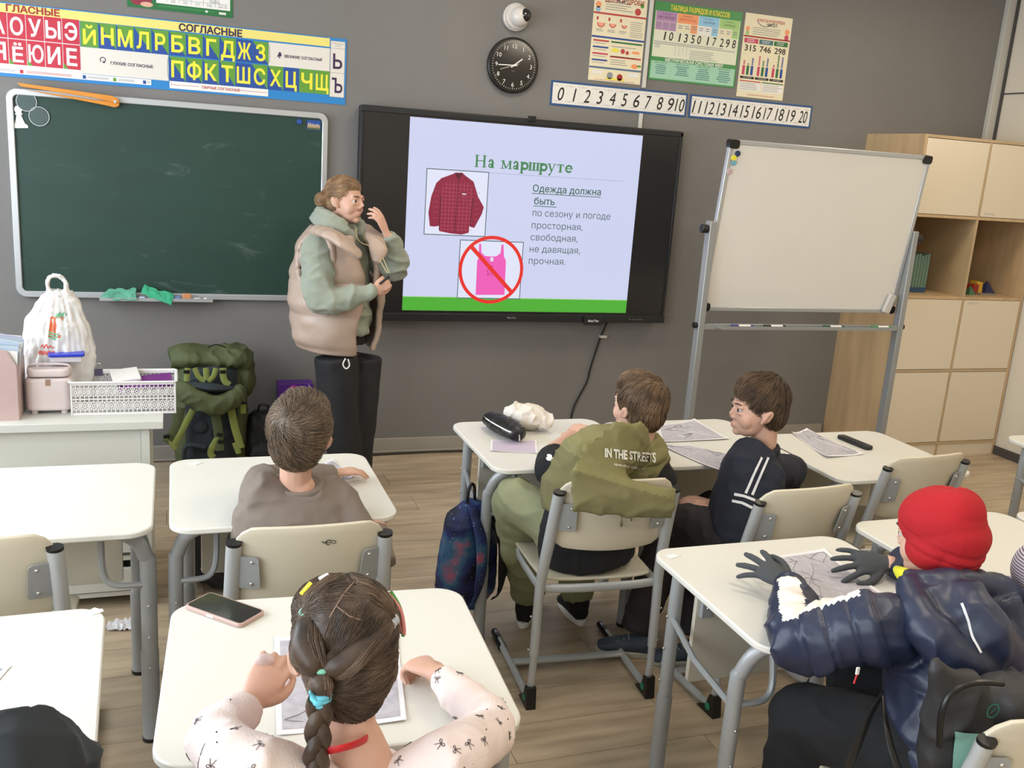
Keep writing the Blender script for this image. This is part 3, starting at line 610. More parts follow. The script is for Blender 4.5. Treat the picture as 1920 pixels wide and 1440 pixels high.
# ================================================================ cabinets
M_oak=mat('light_oak_veneer',(.75,.64,.49),.5,var=.12,vscale=3,stretch=(6,6,.8),bump=.06,bscale=60)
M_door=mat('cream_laminate',(.86,.81,.725),.42); M_edge=mat('oak_edge',(.72,.63,.49),.5,var=.1,vscale=5)
cab=empty('storage_cabinet',(3.64,-.27,0),'tall oak and cream storage cabinet with six visible doors and two open niches','cabinet')
XS=[3.134,3.65,4.15]; ZS=[2.10,1.608,1.09,.602,.094]; F=-.542; t=.018
b=MB(); b.box((XS[0]-3.64,.0,1.05),(t,.54,2.1),M_oak); obj('side_panel',b,cab,bevel=.001)
for x in (XS[2],): obj('side_panel',MB().box((x-3.64,.0,1.05),(t,.54,2.1),M_oak),cab)
obj('centre_panel',MB().box((XS[1]-3.64,.0,1.05),(t,.535,2.09),M_edge),cab)
obj('back_panel',MB().box((0.002,.262,1.05),(XS[2]-XS[0]-t,.008,2.08),M_oak),cab)
for z in ZS: 
    obj('shelf_board',MB().box((.002,-.001,z-(t/2 if z>2 else 0)),(XS[2]-XS[0]-t,.537,t),M_oak if 1<z<1.7 else M_edge),cab)
obj('plinth',MB().box((.002,-.255,.043),(XS[2]-XS[0]-t,.018,.086),M_door),cab)
for c in (0,1):
    for rw in (0,2,3):
        x0,x1=XS[c]+.012,XS[c+1]-.012; z1,z0=ZS[rw]-(.022 if rw==0 else .012),ZS[rw+1]+.012
        d=obj('door',MB().box(((x0+x1)/2-3.64,-.262,(z0+z1)/2),(x1-x0,.018,z1-z0),M_door),cab,bevel=.001)
        if (c,rw) in ((1,0),(1,2)):
            b=MB(); zz=z0+.02 if rw==0 else z1-.02; xx=x0-3.64+.07; quad(b,xx-.045,zz-.006,xx+.045,zz+.006,P('label',(.78,.75,.68)),-.2716); obj('name_sticker',b,d)
# niche contents
M_gbk=mat('green_notebook_spine',(.40,.52,.46),.6); M_rbk=mat('red_book_cover',(.62,.16,.18),.6); M_bbk=mat('blue_spine_band',(.20,.30,.46),.6)
for i in range(6):
    x=3.335+i*.024; bk=empty('notebook',(x,-.30,1.0995),('%s green notebook from the left in the left niche'%('first','second','third','fourth','fifth','sixth')[i]),'book',group='green notebooks in the left niche')
    h=.245+.006*(i%3); obj('cover',MB().box((0,0,h/2),(.021,.17,h),M_gbk),bk,bevel=.002); obj('spine_band',MB().box((0,-.0855,.02),(.0215,.002,.03),M_bbk),bk)
b=MB().box((0,0,.085),(.022,.13,.17),M_rbk); tag(obj('book',b,None,(3.295,-.34,1.0992),bevel=.002),'red book standing at the left end of the green notebooks','book')
b=MB().box((0,0,.13),(.15,.012,.26),P('pale_green_cover',(.62,.68,.58))); X=obj('notebook',b,None,(3.885,-.20,1.1045),rz=.1,bevel=.003); X.rotation_euler=(-.12,0,.1); tag(X,'pale green notebook leaning at the back of the right niche','book')
def solid(name,v,f,c,loc,label): o=obj(name,MB().add(v,f,c),None,loc,smooth=False); tag(o,label,'toy')
pyr=lambda s,h:([(-s,-s,0),(s,-s,0),(s,s,0),(-s,s,0),(0,0,h)],[(0,1,2,3),(0,1,4),(1,2,4),(2,3,4),(3,0,4)])
v,f=pyr(.045,.085); solid('toy_pyramid',v,f,P('toy_blue',(.16,.19,.36)),(4.04,-.33,1.0992),'dark blue pyramid block, rightmost toy in the right niche')
b=MB().prism([(-.035,0),(.035,0),(.03,.075),(-.02,.085)],-.03,.03,P('toy_yellow',(.85,.66,.22)),axis='y'); tag(obj('toy_prism',b,None,(3.955,-.32,1.0992)),'yellow prism block between red and blue blocks in the niche','toy')
b=MB().box((0,0,.032),(.06,.06,.064),P('toy_red',(.62,.20,.16))); tag(obj('toy_cube',b,None,(3.885,-.36,1.0992),rz=.3),'red cube block, left of the yellow block in the niche','toy')
v,f=pyr(.03,.06); solid('toy_pyramid',v,f,P('toy_green',(.25,.42,.30)),(3.82,-.41,1.0992),'small dark green pyramid at the left of the toy blocks')
b=MB().box((0,0,.006),(.13,.05,.012),P('pad',(.55,.5,.45))); tag(obj('notepad',b,None,(3.945,-.43,1.0992),rz=-.15),'thin notepad lying in front of the toy blocks','notepad')
# ================================================================ whiteboard on stand
M_wb=mat('whiteboard_enamel',(.885,.87,.84),.25,coat=.3,var=.015,vscale=3); M_stg=mat('silver_paint_steel',(.60,.61,.61),.4,metal=.35)
ea=empty('whiteboard_stand',(2.0,-1.1,0),'large mobile whiteboard on a silver two-post stand in front of the cabinet','whiteboard')
tl=.115; X=Matrix.Translation((0,0,1.51))@Matrix.Rotation(tl,4,'X')
bx,bz=.625,.44
b=MB(); b.box((0,.0,0),(2*bx-.03,.016,2*bz-.03),M_wb,X); obj('panel',b,ea)
b=MB()
for s in (-1,1): b.box((s*(bx-.01),0,0),(.022,.028,2*bz-.05),M_alu,X); b.box((0,0,s*(bz-.01)),(2*bx-.05,.028,.022),M_alu,X)
obj('frame',b,ea,bevel=.003)
for sx in (-1,1):
    for sz in (-1,1):
        b=MB(); b.prism(rrect(-.028,-.022,.028,.022,.014),-.019,.019,M_blk,X@Matrix.Translation((sx*(bx-.022),0,sz*(bz-.02))),axis='y'); obj('corner_cap',b,ea)
b=MB(); b.prism(rrect(-.022,-.055,.022,.055,.008),-.04,-.016,M_wp,X@Matrix.Translation((bx-.055,0,-bz+.06))@Matrix.Rotation(.22,4,'Y'),axis='y'); tag(obj('board_eraser',b,None,(2.0,-1.1,0),bevel=.004),'white board eraser stuck on the lower right corner of the whiteboard','eraser')
for i,(dx,dz,c,l) in enumerate(((-.575,.375,P('mag_navy',(.12,.22,.38)),'navy blue round magnet, highest on the whiteboard'),(-.592,.352,p_lyel,'yellow round magnet in the upper left of the whiteboard'),(-.588,.330,P('mag_cyan',(.45,.68,.74)),'light blue round magnet below the yellow one on the whiteboard'),(-.603,.285,P('mag_rose',(.76,.66,.68)),'pale pink round magnet, lowest on the whiteboard'))):
    b=MB(); b.cyl((0,-.009,0),(0,-.018,0),.015,c,18,X@Matrix.Translation((dx,0,dz))); tag(obj('round_magnet',b,None,(2.0,-1.1,0),bevel=.002),l,'magnet')
for s in (-1,1):
    b=MB(); b.box((s*.645,.0,.80),(.035,.05,1.48),M_stg); o=obj('post',b,ea,bevel=.004)
    b=MB(); b.cyl((s*.665,0,1.50),(s*.70,0,1.50),.022,M_blk,16); obj('knob',b,ea,bevel=.003)
    b=MB(); b.box((s*.645,0,.045),(.04,.58,.03),M_stg); obj('foot_bar',b,ea,bevel=.004)
    for q in (-1,1): b=MB(); b.cyl((s*.645-.01,q*.26,.025),(s*.645+.01,q*.26,.025),.025,M_blk,16); obj('caster',b,ea)
b=MB(); b.box((0,-.005,.995),(1.26,.03,.03),M_stg); obj('cross_bar',b,ea,bevel=.003)
b=MB(); b.box((0,-.05,.995),(1.12,.07,.004),M_stg); b.box((0,-.085,1.002),(1.12,.004,.018),M_stg); obj('pen_tray',b,ea)
for s in (-1,1): b=MB(); b.cyl((s*.66,0,1.0),(s*.68,0,1.0),.016,M_blk,12); obj('bolt_cap',b,ea)
def marker(x,c,lab,l=.13):
    m=empty('marker',(2+x,-1.155,1.0065),lab,'marker'); m.rotation_euler=(0,0,random.uniform(-.03,.03)); b=MB(); b.cyl((-l*.2,0,0),(l*.35,0,0),.009,p_w,14); obj('barrel',b,m); b=MB(); b.cyl((-l*.5,0,0),(-l*.2,0,0),.0095,c,14); obj('cap',b,m); b=MB(); b.cyl((l*.35,0,0),(l*.5,0,0),.0085,c,14); obj('end_plug',b,m)
marker(-.42,P('mk_blue',(.15,.17,.45)),'blue-capped marker, leftmost on the whiteboard tray'); marker(-.22,p_blk,'black-capped marker on the whiteboard tray'); marker(.16,P('mk_green',(.1,.32,.25)),'dark green marker right of the middle of the whiteboard tray'); marker(.48,P('mk_lgreen',(.25,.50,.25)),'light green-capped marker, rightmost on the whiteboard tray')
# ================================================================ desks and chairs
M_top=mat('cream_desk_laminate',(.85,.84,.805),.33,var=.012,vscale=5); M_topedge=mat('cream_edge_band',(.82,.80,.75),.45)
M_steel=mat('grey_powder_coat',(.64,.65,.655),.38,metal=.2); M_modp=mat('pale_grey_panel',(.80,.78,.72),.5); M_scrw=mat('chrome_screw',(.85,.85,.85),.2,metal=1)
DW,DD,DH=.635,.61,.72
def make_desk():
    r=empty('school_desk',(0,0,0),'','desk')
    P0=rrect(-DW/2,-DD/2,DW/2,DD/2,.065,8)
    b=MB(); b.prism(P0,DH-.018,DH,M_top); obj('desk_top',b,r,bevel=.004)
    b=MB(); b.box((0,.02,DH-.036),(DW-.16,.30,.03),M_steel); b.box((0,.20,DH-.03),(DW-.1,.03,.024),M_steel); obj('under_frame',b,r)
    for s in (-1,1):
        b=MB(); y=-.185
        b.tube([(s*.302,y,.0),(s*.302,y,.54),(s*.296,y-.004,.60),(s*.275,y-.018,.655),(s*.235,y-.04,.690),(s*.20,y-.06,.697)],[.0205,.0205,.0195,.0195,.0195,.0195],M_steel,14,sub=3)
        b.cyl((s*.302,y,.002),(s*.302,y,.30),.0225,M_steel,14); l=obj('leg',b,r)
        b=MB(); b.cyl((s*.302,y,0),(s*.302,y,.012),.024,M_blk,14); obj('leg_foot',b,l)
        b=MB(); y=.215
        b.tube([(s*.262,y,.0),(s*.262,y,.62),(s*.255,y-.01,.675),(s*.23,y-.05,.697),(s*.21,y-.12,.70)],.0195,M_steel,14,sub=3); b.cyl((s*.262,y,.002),(s*.262,y,.30),.0225,M_steel,14)
        l=obj('leg',b,r); b=MB(); b.cyl((s*.262,y,0),(s*.262,y,.012),.024,M_blk,14); obj('leg_foot',b,l)
        b=MB()
        for z in (.35,.45,.55): b.ball((s*.284,y,z),.004,M_scrw,seg=8,rings=5); b.ball((s*.302,-.185-.0215,z-.1),.004,M_scrw,seg=8,rings=5)
        obj('screw',b,l)['kind']='stuff'
        # side brace with bag hook
        b=MB(); b.tube([(s*.27,.205,.545),(s*.30,.02,.52),(s*.300,-.175,.50)],.009,M_steel,8); obj('side_brace',b,r)
        b=MB(); b.tube([(s*.31,-.19,.515),(s*.26,-.195,.515),(s*.215,-.19,.52),(s*.195,-.18,.55),(s*.19,-.16,.62),(s*.19,-.14,.70)],.009,M_steel,8,sub=3); obj('support_wire',b,r)
    b=MB(); b.prism(rrect(-.225,.36,.225,.655,.012),.165,.181,M_modp,axis='y'); obj('modesty_panel',b,r,bevel=.002)
    for s in (-1,1): b=MB(); b.box((s*.2,.155,.62),(.03,.018,.10),M_steel); b.ball((s*.2,.145,.65),.005,M_scrw,seg=8,rings=5); b.ball((s*.2,.145,.60),.005,M_scrw,seg=8,rings=5); obj('bracket',b,r)
    return r
desk0=make_desk()
G='single cream school desks with grey tube legs'
desks=[('A',-.925,-3.555,-.06,'cream desk holding the phone, where the girl with braids sits',(1.08,1.03,1.0)),
('B',-.93,-2.465,0,'cream desk where the boy in taupe sits, left of the middle aisle',(1.03,1.02,1)),
('C',-1.655,-2.475,0,'empty cream desk in front of the teacher table, left of the taupe boy',(1.12,1.0,1)),
('D',.135,-2.11,0,'cream desk with the black pencil case, where the boy in the green hooded top sits',(1,1,1)),
('G',.765,-2.165,0,'cream desk covered with map sheets, where the boy in the striped navy jacket sits',(.97,.97,1)),
('H',1.375,-2.41,0,'cream desk with the black remote, in front of the low cabinet doors',(1,.96,1)),
('E',.365,-3.435,0,'cream desk under the gloved hands of the child in the red hat',(1.02,.97,1)),
('I',1.12,-3.36,0,'cream desk directly behind the red hat',(1.0,1,1)),
('J',1.775,-3.38,0,'cream desk corner at the right edge, behind the child in the striped hat',(1,1,1)),
('K',2.59,-2.57,0,'cream desk at the right edge beside the cream wall and cabinet',(1,1,1)),
('F',-1.70,-3.53,.03,'cream desk at the lower left with the dark sleeve resting on it',(1,1.04,1))]
DESK={}
for i,(k,x,y,a,l,s) in enumerate(desks):
    if i==0: o=desk0; o.location=(x,y,0); o.rotation_euler=(0,0,a); o.scale=s; o['label']=l; o['group']=G
    else: o=copy_tree(desk0,loc=(x,y,0),rz=a,label=l,scale=s,group=G)
    DESK[k]=o
M_ply=mat('cream_plywood_shell',(.80,.765,.68),.36,var=.02,vscale=4); M_chs=mat('silver_chair_steel',(.71,.72,.72),.33,metal=.25); M_green=mat('green_plastic_dot',(.10,.50,.36),.4); M_plate=mat('dark_steel_plate',(.62,.63,.63),.45,metal=.2)
def make_chair():
    r=empty('school_chair',(0,0,0),'','chair')
    for s in (-1,1):
        b=MB(); b.tube([(s*.215,.25,.022),(s*.215,.1,.022),(s*.215,-.14,.022),(s*.215,-.19,.036),(s*.213,-.212,.075),(s*.212,-.217,.22)],.0125,M_chs,12,sub=3); b.tube([(s*.215,.19,.022),(s*.215,-.14,.022)],(.011,.017),M_chs,12); run=obj('runner',b,r)
        b=MB(); b.tube([(s*.215,.265,.020),(s*.215,.14,.020)],[.014,.0165],M_blk,10); obj('tip_cap',b,run)
        b=MB(); b.prism([(-.24,0),(-.14,0),(-.16,.016),(-.19,.03),(-.205,.075),(-.23,.078)],s*.215-.017,s*.215+.017,M_blk,axis='x'); obj('rubber_foot',b,run,bevel=.002)
        b=MB(); 
        for q in (-1,1): b.cyl((s*.215+q*.0165,-.205,.03),(s*.215+q*.019,-.205,.03),.013,M_green,14)
        obj('green_dot',b,run)
        b=MB(); b.tube([(s*.212,-.216,.19),(s*.210,-.212,.40),(s*.207,-.215,.47),(s*.200,-.245,.62),(s*.195,-.285,.785)],[(.016,.016),(.016,.016),(.016,.018),(.016,.020),(.016,.020)],M_chs,14,sub=3); po=obj('back_post',b,r)
        b=MB(); b.tube([(s*.195,-.2845,.783),(s*.1947,-.2865,.791)],(.0165,.0205),M_blk,14); obj('post_cap',b,po)
        b=MB(); b.prism(rrect(-.030,-.05,.030,.05,.012),-.0015,.0015,M_plate,Matrix.Translation((s*.160,-.279,.70))@Matrix.Rotation(s*.33,4,'Z')@Matrix.Rotation(.22,4,'X'),axis='y'); obj('mount_plate',b,po)
        b=MB(); 
        for z in (-.033,.033): b.ball((s*.152,-.284-z*.22,.70+z),.005,M_scrw,seg=8,rings=5)
        obj('screw',b,po)['kind']='stuff'
        b=MB(); b.ball((s*.232,-.213,.21),.004,M_scrw,seg=8,rings=5); b.ball((s*.232,-.213,.33),.004,M_scrw,seg=8,rings=5); obj('adjust_screw',b,run)
    b=MB(); b.tube([(-.21,.02,.03),(.21,.02,.03)],(.018,.010),M_chs,10); obj('cross_bar',b,r)
    b=MB(); b.tube([(-.208,-.20,.425),(-.10,-.217,.425),(.10,-.217,.425),(.208,-.20,.425)],(.009,.016),M_chs,10,sub=3)
    for s in (-1,1): b.tube([(s*.207,-.20,.425),(s*.205,.05,.425),(s*.17,.16,.425)],(.010,.014),M_chs,10,sub=3)
    obj('seat_frame',b,r)
    # seat shell
    n=14; vs=[];fs=[]; b=MB()
    for i in range(n+1):
        for j in range(n+1):
            u=i/n*2-1; v=j/n*2-1
            k=.205; rr=1-.06*max(0,abs(v))**6
            x=u*k*(1-.05*abs(v)**8)*(1-.02*(1-v)); y=v*.195*(1-.07*abs(u)**6)-.002
            z=.452-.010*(1-u*u)*(1-.5*v*v)-.02*max(0,v-.5)**2*4+.004*v*v
            vs.append((x,y,z))
    for i in range(n):
        for j in range(n): k=i*(n+1)+j; fs.append((k,k+n+1,k+n+2,k+1))
    b.add(vs,fs,M_ply); o=obj('seat',b,r,ang=60); s=o.modifiers.new('s','SOLIDIFY'); s.thickness=.011; s=o.modifiers.new('b','BEVEL'); s.width=.003; s.segments=2
    # curved backrest
    vs=[];fs=[];n=18;m2=10; b=MB()
    for i in range(n+1):
        for j in range(m2+1):
            u=i/n*2-1; v=j/m2
            hw=.200; cut=.045*max(0,(abs(u)-.72)/.28)**2.2
            z=(.585+cut*.9-.012*(1-u*u))*(1-v)+(.825-cut*1.0+.010*(1-u*u))*v; x=u*hw
            y=-.245-(z-.62)*.24-.042*(1-u*u)+.012
            vs.append((x,y,z))
    for i in range(n):
        for j in range(m2): k=i*(m2+1)+j; fs.append((k,k+m2+1,k+m2+2,k+1))
    b.add(vs,fs,M_ply); o=obj('backrest',b,r,ang=60); s=o.modifiers.new('s','SOLIDIFY'); s.thickness=.011; s=o.modifiers.new('b','BEVEL'); s.width=.003; s.segments=2
    return r
chair0=make_chair(); CG='cream plywood school chairs on silver sled frames'
chairs=[('D',.10,-2.555,-.07,'cream chair under the boy in the green hooded top, frame fully in view'),
('B',-.905,-2.765,0,'cream chair with a small black mark, behind the boy in taupe'),
('C',-1.712,-2.72,0,'empty cream chair at the desk in front of the teacher table'),
('G',.665,-2.715,.07,'cream chair under the boy in the striped navy jacket'),
('H',1.36,-2.475,.08,'empty cream chair at the desk with the remote'),
('R',.385,-3.93,0,'cream chair of the child in the red hat, in the lower right corner'),
('N',-.93,-4.13,0,'cream chair under the girl with braids'),
('S',1.12,-3.86,.0,'cream chair under the child in the striped hat')]
CH={}
for i,(k,x,y,a,l) in enumerate(chairs):
    if i==0: o=chair0; o.location=(x,y,0); o.rotation_euler=(0,0,a); o['label']=l; o['group']=CG
    else: o=copy_tree(chair0,loc=(x,y,0),rz=a,label=l,group=CG)
    CH[k]=o
b=MB(); ring2(b,.04,.785,.006,.0085,p_blk,0,14,20,300); seg2(b,(.028,.787),(.05,.783),.002,p_blk,0); seg2(b,(.02,.790),(.03,.783),.002,p_blk,0); ring2(b,.053,.785,.004,.006,p_blk,0,12,-120,150)
X=Matrix.Translation((0,-.3195,0)); b.v=[(v[0],-.283-.24*(v[2]-.62)+.006-.0,v[2]) for v in b.v]; obj('ink_doodle',b,CH['B'])
# ================================================================ teacher's table
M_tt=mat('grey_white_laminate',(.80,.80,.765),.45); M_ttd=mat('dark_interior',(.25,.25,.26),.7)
tt=empty('teacher_table',(-2.05,-1.5,0),'long white teacher table with open lower shelves at the left','table')
b=MB(); b.box((0,.02,.735),(1.54,.62,.03),M_tt); obj('table_top',b,tt,bevel=.002)
b=MB(); b.box((.706,.0,.36),(.03,.53,.72),M_tt); obj('side_panel',b,tt); b=MB(); b.box((-.706,.0,.36),(.03,.53,.72),M_tt); obj('side_panel',b,tt)
b=MB(); b.box((0,-.245,.57),(1.38,.018,.30),M_tt); obj('front_panel',b,tt,bevel=.001)
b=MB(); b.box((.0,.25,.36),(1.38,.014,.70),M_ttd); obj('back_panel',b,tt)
for z in (.36,.20,.055): obj('shelf',MB().box((0,-.01,z),(1.38,.49,.018),M_tt),tt)
for z0,z1 in ((.225,.30),(.07,.16)): obj('shelf_front',MB().box((0,-.255,(z0+z1)/2),(1.38,.016,z1-z0),M_tt),tt,bevel=.001)
def thingbox(name,lab,cat,c,d,M,rz=0): o=obj(name,MB().box((0,0,d[2]/2),d,M),None,c,rz=rz,bevel=.002); return tag(o,lab,cat)
thingbox('paper_stack','grey paper stack on the upper open shelf of the teacher table','papers',(-1.75,-1.62,.2095),(.32,.22,.09),P('greyish',(.45,.45,.47)))
thingbox('paper_stack','pale sheets at the left of the open shelf of the teacher table','papers',(-2.15,-1.62,.2095),(.28,.22,.05),p_paper)
thingbox('book_stack','ribbed grey file on the lowest open shelf of the teacher table','papers',(-1.65,-1.60,.0645),(.30,.24,.07),P('file_grey',(.38,.39,.42)))
# ================================================================ people
def at(px,py,y=None,z=None):
    d=_f*CF+_r*(px-960)-_u*(py-720)
    t=(y-CPOS.y)/d.y if y is not None else (z-CPOS.z)/d.z
    return CPOS+d*t
M_skin=mat('fair_skin',(.80,.635,.555),.5,var=.04,vscale=30,spec=.3); M_skin.node_tree.nodes['Principled BSDF'].inputs['Subsurface Weight'].default_value=.12; M_skin.node_tree.nodes['Principled BSDF'].inputs['Subsurface Radius'].default_value=(.02,.008,.004)
M_lip=mat('lips',(.70,.38,.36),.4); M_eyew=mat('eye_white',(.74,.71,.69),.2); M_iris=mat('iris_brown',(.16,.12,.10),.1)
def blob(name,mb,parent,vox=.008,sm=6,mats=None,fn=None,disp=None,target=None):
    """one continuous surface from overlapping shapes"""
    me=bpy.data.meshes.new('t'); me.from_pydata(mb.v,[],mb.f); me.update()
    bm=bmesh.new(); bm.from_mesh(me); bmesh.ops.recalc_face_normals(bm,faces=bm.faces); bm.to_mesh(me); bm.free()
    o=bpy.data.objects.new('t',me); COL.objects.link(o)
    r=o.modifiers.new('r','REMESH'); r.mode='VOXEL'; r.voxel_size=vox
    s=o.modifiers.new('s','SMOOTH'); s.iterations=sm; s.factor=.5
    dg=bpy.context.evaluated_depsgraph_get(); nm=bpy.data.meshes.new_from_object(o.evaluated_get(dg)); bpy.data.objects.remove(o); bpy.data.meshes.remove(me)
    nm.name=name
    if disp:
        vs=[v.co.copy() for v in nm.vertices]; ns=[v.normal.copy() for v in nm.vertices]
        for v,c,n in zip(nm.vertices,vs,ns): v.co=c+n*disp(c,n)
        nm.update()
    nm.materials.clear()
    for M in (mats or mb.mats[:1]): nm.materials.append(M)
    if fn:
        for p in nm.polygons: p.material_index=fn(p.center,p.normal)
    nm.polygons.foreach_set('use_smooth',[True]*len(nm.polygons))
    o=bpy.data.objects.new(name,nm); COL.objects.link(o); o.parent=parent; return o
def folds(a=.005,s=9,ax=(1,1,1),a2=.0015,sd=0):
    def f(c,n):
        q=Vector((c.x*ax[0],c.y*ax[1],c.z*ax[2]))*s+Vector((sd,sd*2,0))
        w=Vector((noise.noise(q*.6+Vector((5,0,0))),noise.noise(q*.6+Vector((0,9,0))),noise.noise(q*.6+Vector((0,0,3)))))*.8
        t=1-abs(noise.noise(q+w))*2.2
        return a*(t*t*(1 if t>0 else 0)-.4)+a2*noise.noise(q*4)
    return f
def frame(pos,fwd,tilt=0,roll=0,s=1.0):
    """matrix: local +y = fwd (horizontal heading), z up, then pitch (tilt up positive) and roll"""
    f=Vector((fwd[0],fwd[1],0)).normalized(); a=math.atan2(-f.x,f.y)
    return Matrix.Translation(pos)@Matrix.Rotation(a,4,'Z')@Matrix.Rotation(roll,4,'Y')@Matrix.Rotation(tilt,4,'X')@Matrix.Scale(s,4)
def add_head(mb,X,child=False):
    S=M_skin; R=X.to_quaternion(); k=X.to_scale().x
    def B(c,r): 
        vs=MB(); vs.ball(c,r,S,seg=20,rings=14); mb.add(vs.v,vs.f,S,X)
    B((0,-.014,.028),(.073,.088,.084)); B((0,.018,-.012),(.062,.068,.082)); B((0,.030,-.060),(.047,.050,.040) if not child else (.050,.048,.038)); B((0,.064,-.086 if not child else -.080),(.019,.017,.015))
    for s in (-1,1): B((s*.034,.048,-.032),(.027,.026,.032)); B((s*.0085,.089,-.029),(.007,.008,.0055))
    if child: mb.tube([(0,.078,.014),(0,.087,-.004),(0,.096,-.022)],[.006,.0065,.0088],S,10,X)
    else: mb.tube([(0,.080,.020),(0,.090,0),(0,.100,-.022)],[.0065,.0072,.0095],S,10,X)
    mb.tube([(-.042,.066,.026),(0,.083,.024),(.042,.066,.026)],.0085 if not child else .007,S,8,X,sub=3)
    mb.tube([(-.020,.075,-.054),(0,.0865,-.051),(.020,.075,-.054)],[.003,.005,.003],S,8,X,sub=3)
    mb.tube([(-.018,.074,-.060),(0,.0845,-.062),(.018,.074,-.060)],[.003,.0052,.003],S,8,X,sub=3)
    for s in (-1,1):
        mb.tube([(s*.070,.008,-.034),(s*.079,.0,-.018),(s*.083,-.010,.004),(s*.080,-.020,.012),(s*.078,-.026,.0),(s*.072,-.016,-.026)],[.006,.0065,.0065,.006,.006,.005],S,8,X,sub=2)
        B((s*.072,-.006,-.010),(.008,.014,.024)); B((s*.030,.070,.013),(.017,.0155,.0075)); B((s*.030,.070,-.009),(.015,.0135,.006))
def add_face(parent,X,hm,child=False):
    for s in (-1,1):
        b=MB(); q=MB(); q.ball((s*.030,.0715,.003),.0108,M_eyew,seg=16,rings=12); b.add(q.v,q.f,M_eyew,X); q=MB(); q.ball((s*.030,.0768,.003),.0074,M_iris,seg=12,rings=8); b.add(q.v,q.f,M_iris,X); obj('eye',b,parent)
        b=MB(); b.tube([(s*.016,.0905,.022),(s*.030,.088,.026),(s*.044,.075,.023)],[.0015,.0028,.0015],hm,8,X,sub=3); obj('eyebrow',b,parent)
    b=MB(); b.tube([(-.017,.0755,-.0560),(0,.0885,-.0535),(.017,.0755,-.0560)],[.0010,.0026,.0010],M_lip,8,X,sub=3); b.tube([(-.015,.0750,-.0600),(0,.0868,-.0618),(.015,.0750,-.0600)],[.0010,.0030,.0010],M_lip,8,X,sub=3); obj('lips',b,parent)
def hair_mat(name,c,c2):
    if name in MATS: return MATS[name]
    M=mat(name,c,.42,var=.3,vscale=18,stretch=(1,1,1),c2=c2,spec=.35); nt=M.node_tree; N=nt.nodes; L=nt.links
    hi=N.new('ShaderNodeHairInfo'); hs=N.new('ShaderNodeHueSaturation'); mr=N.new('ShaderNodeMapRange'); mr.inputs[3].default_value=.6; mr.inputs[4].default_value=1.5
    b=N['Principled BSDF']; src=b.inputs['Base Color'].links[0].from_socket; L.new(hi.outputs['Random'],mr.inputs[0]); L.new(mr.outputs[0],hs.inputs['Value']); L.new(src,hs.inputs['Color']); L.new(hs.outputs[0],b.inputs['Base Color'])
    return M
from mathutils.bvhtree import BVHTree
def strands(parent,capo,M,field,n=2600,L=.045,lift=.004,rad=.00075,steps=7,keep=None,sd=1,fly=.0):
    rnd=random.Random(sd); me=capo.data; X=capo.matrix_basis
    bvh=BVHTree.FromPolygons([v.co for v in me.vertices],[p.vertices for p in me.polygons])
    ps=me.polygons; areas=np.array([p.area for p in ps]); cum=np.cumsum(areas/areas.sum()); P=[]
    cnt=0
    while cnt<n:
        i=int(np.searchsorted(cum,rnd.random())); i=min(i,len(ps)-1); p=ps[i].center.copy(); nn=ps[i].normal.copy()
        if keep and not keep(p): 
            if rnd.random()<.02: cnt+=1
            continue
        l=L*rnd.uniform(.6,1.15); st=l/steps; q=p.copy(); off=lift*rnd.uniform(.1,1); jit=Vector((rnd.gauss(0,1),rnd.gauss(0,1),rnd.gauss(0,1)))*.12
        for k in range(steps+1):
            t=k/steps; P.append(q+nn*(off*(.25+.75*math.sin(min(1,t*1.1)*PI*.75)))+nn*fly*t*t*rnd.random())
            d=field(q,nn)+jit; d=d-nn*d.dot(nn)
            if d.length<1e-6: d=nn.orthogonal()
            q=q+d.normalized()*st; hit=bvh.find_nearest(q)
            if hit[0] is not None: q=hit[0]; nn=hit[1]
        cnt+=1
    hc=bpy.data.hair_curves.new('strands'); ns=len(P)//(steps+1); hc.add_curves([steps+1]*ns)
    hc.attributes['position'].data.foreach_set('vector',np.array([tuple(v) for v in P],np.float32).ravel()) if 'position' in hc.attributes else hc.points.foreach_set('position',np.array([tuple(v) for v in P],np.float32).ravel())
    ra=hc.attributes.get('radius') or hc.attributes.new('radius','FLOAT','POINT')
    ra.data.foreach_set('value',np.tile(np.array([rad*(1-.75*(k/steps)**2) for k in range(steps+1)],np.float32),ns))
    hc.materials.append(M); o=bpy.data.objects.new('hair_strands',hc); COL.objects.link(o); o.parent=capo; o['kind']='stuff'; return o
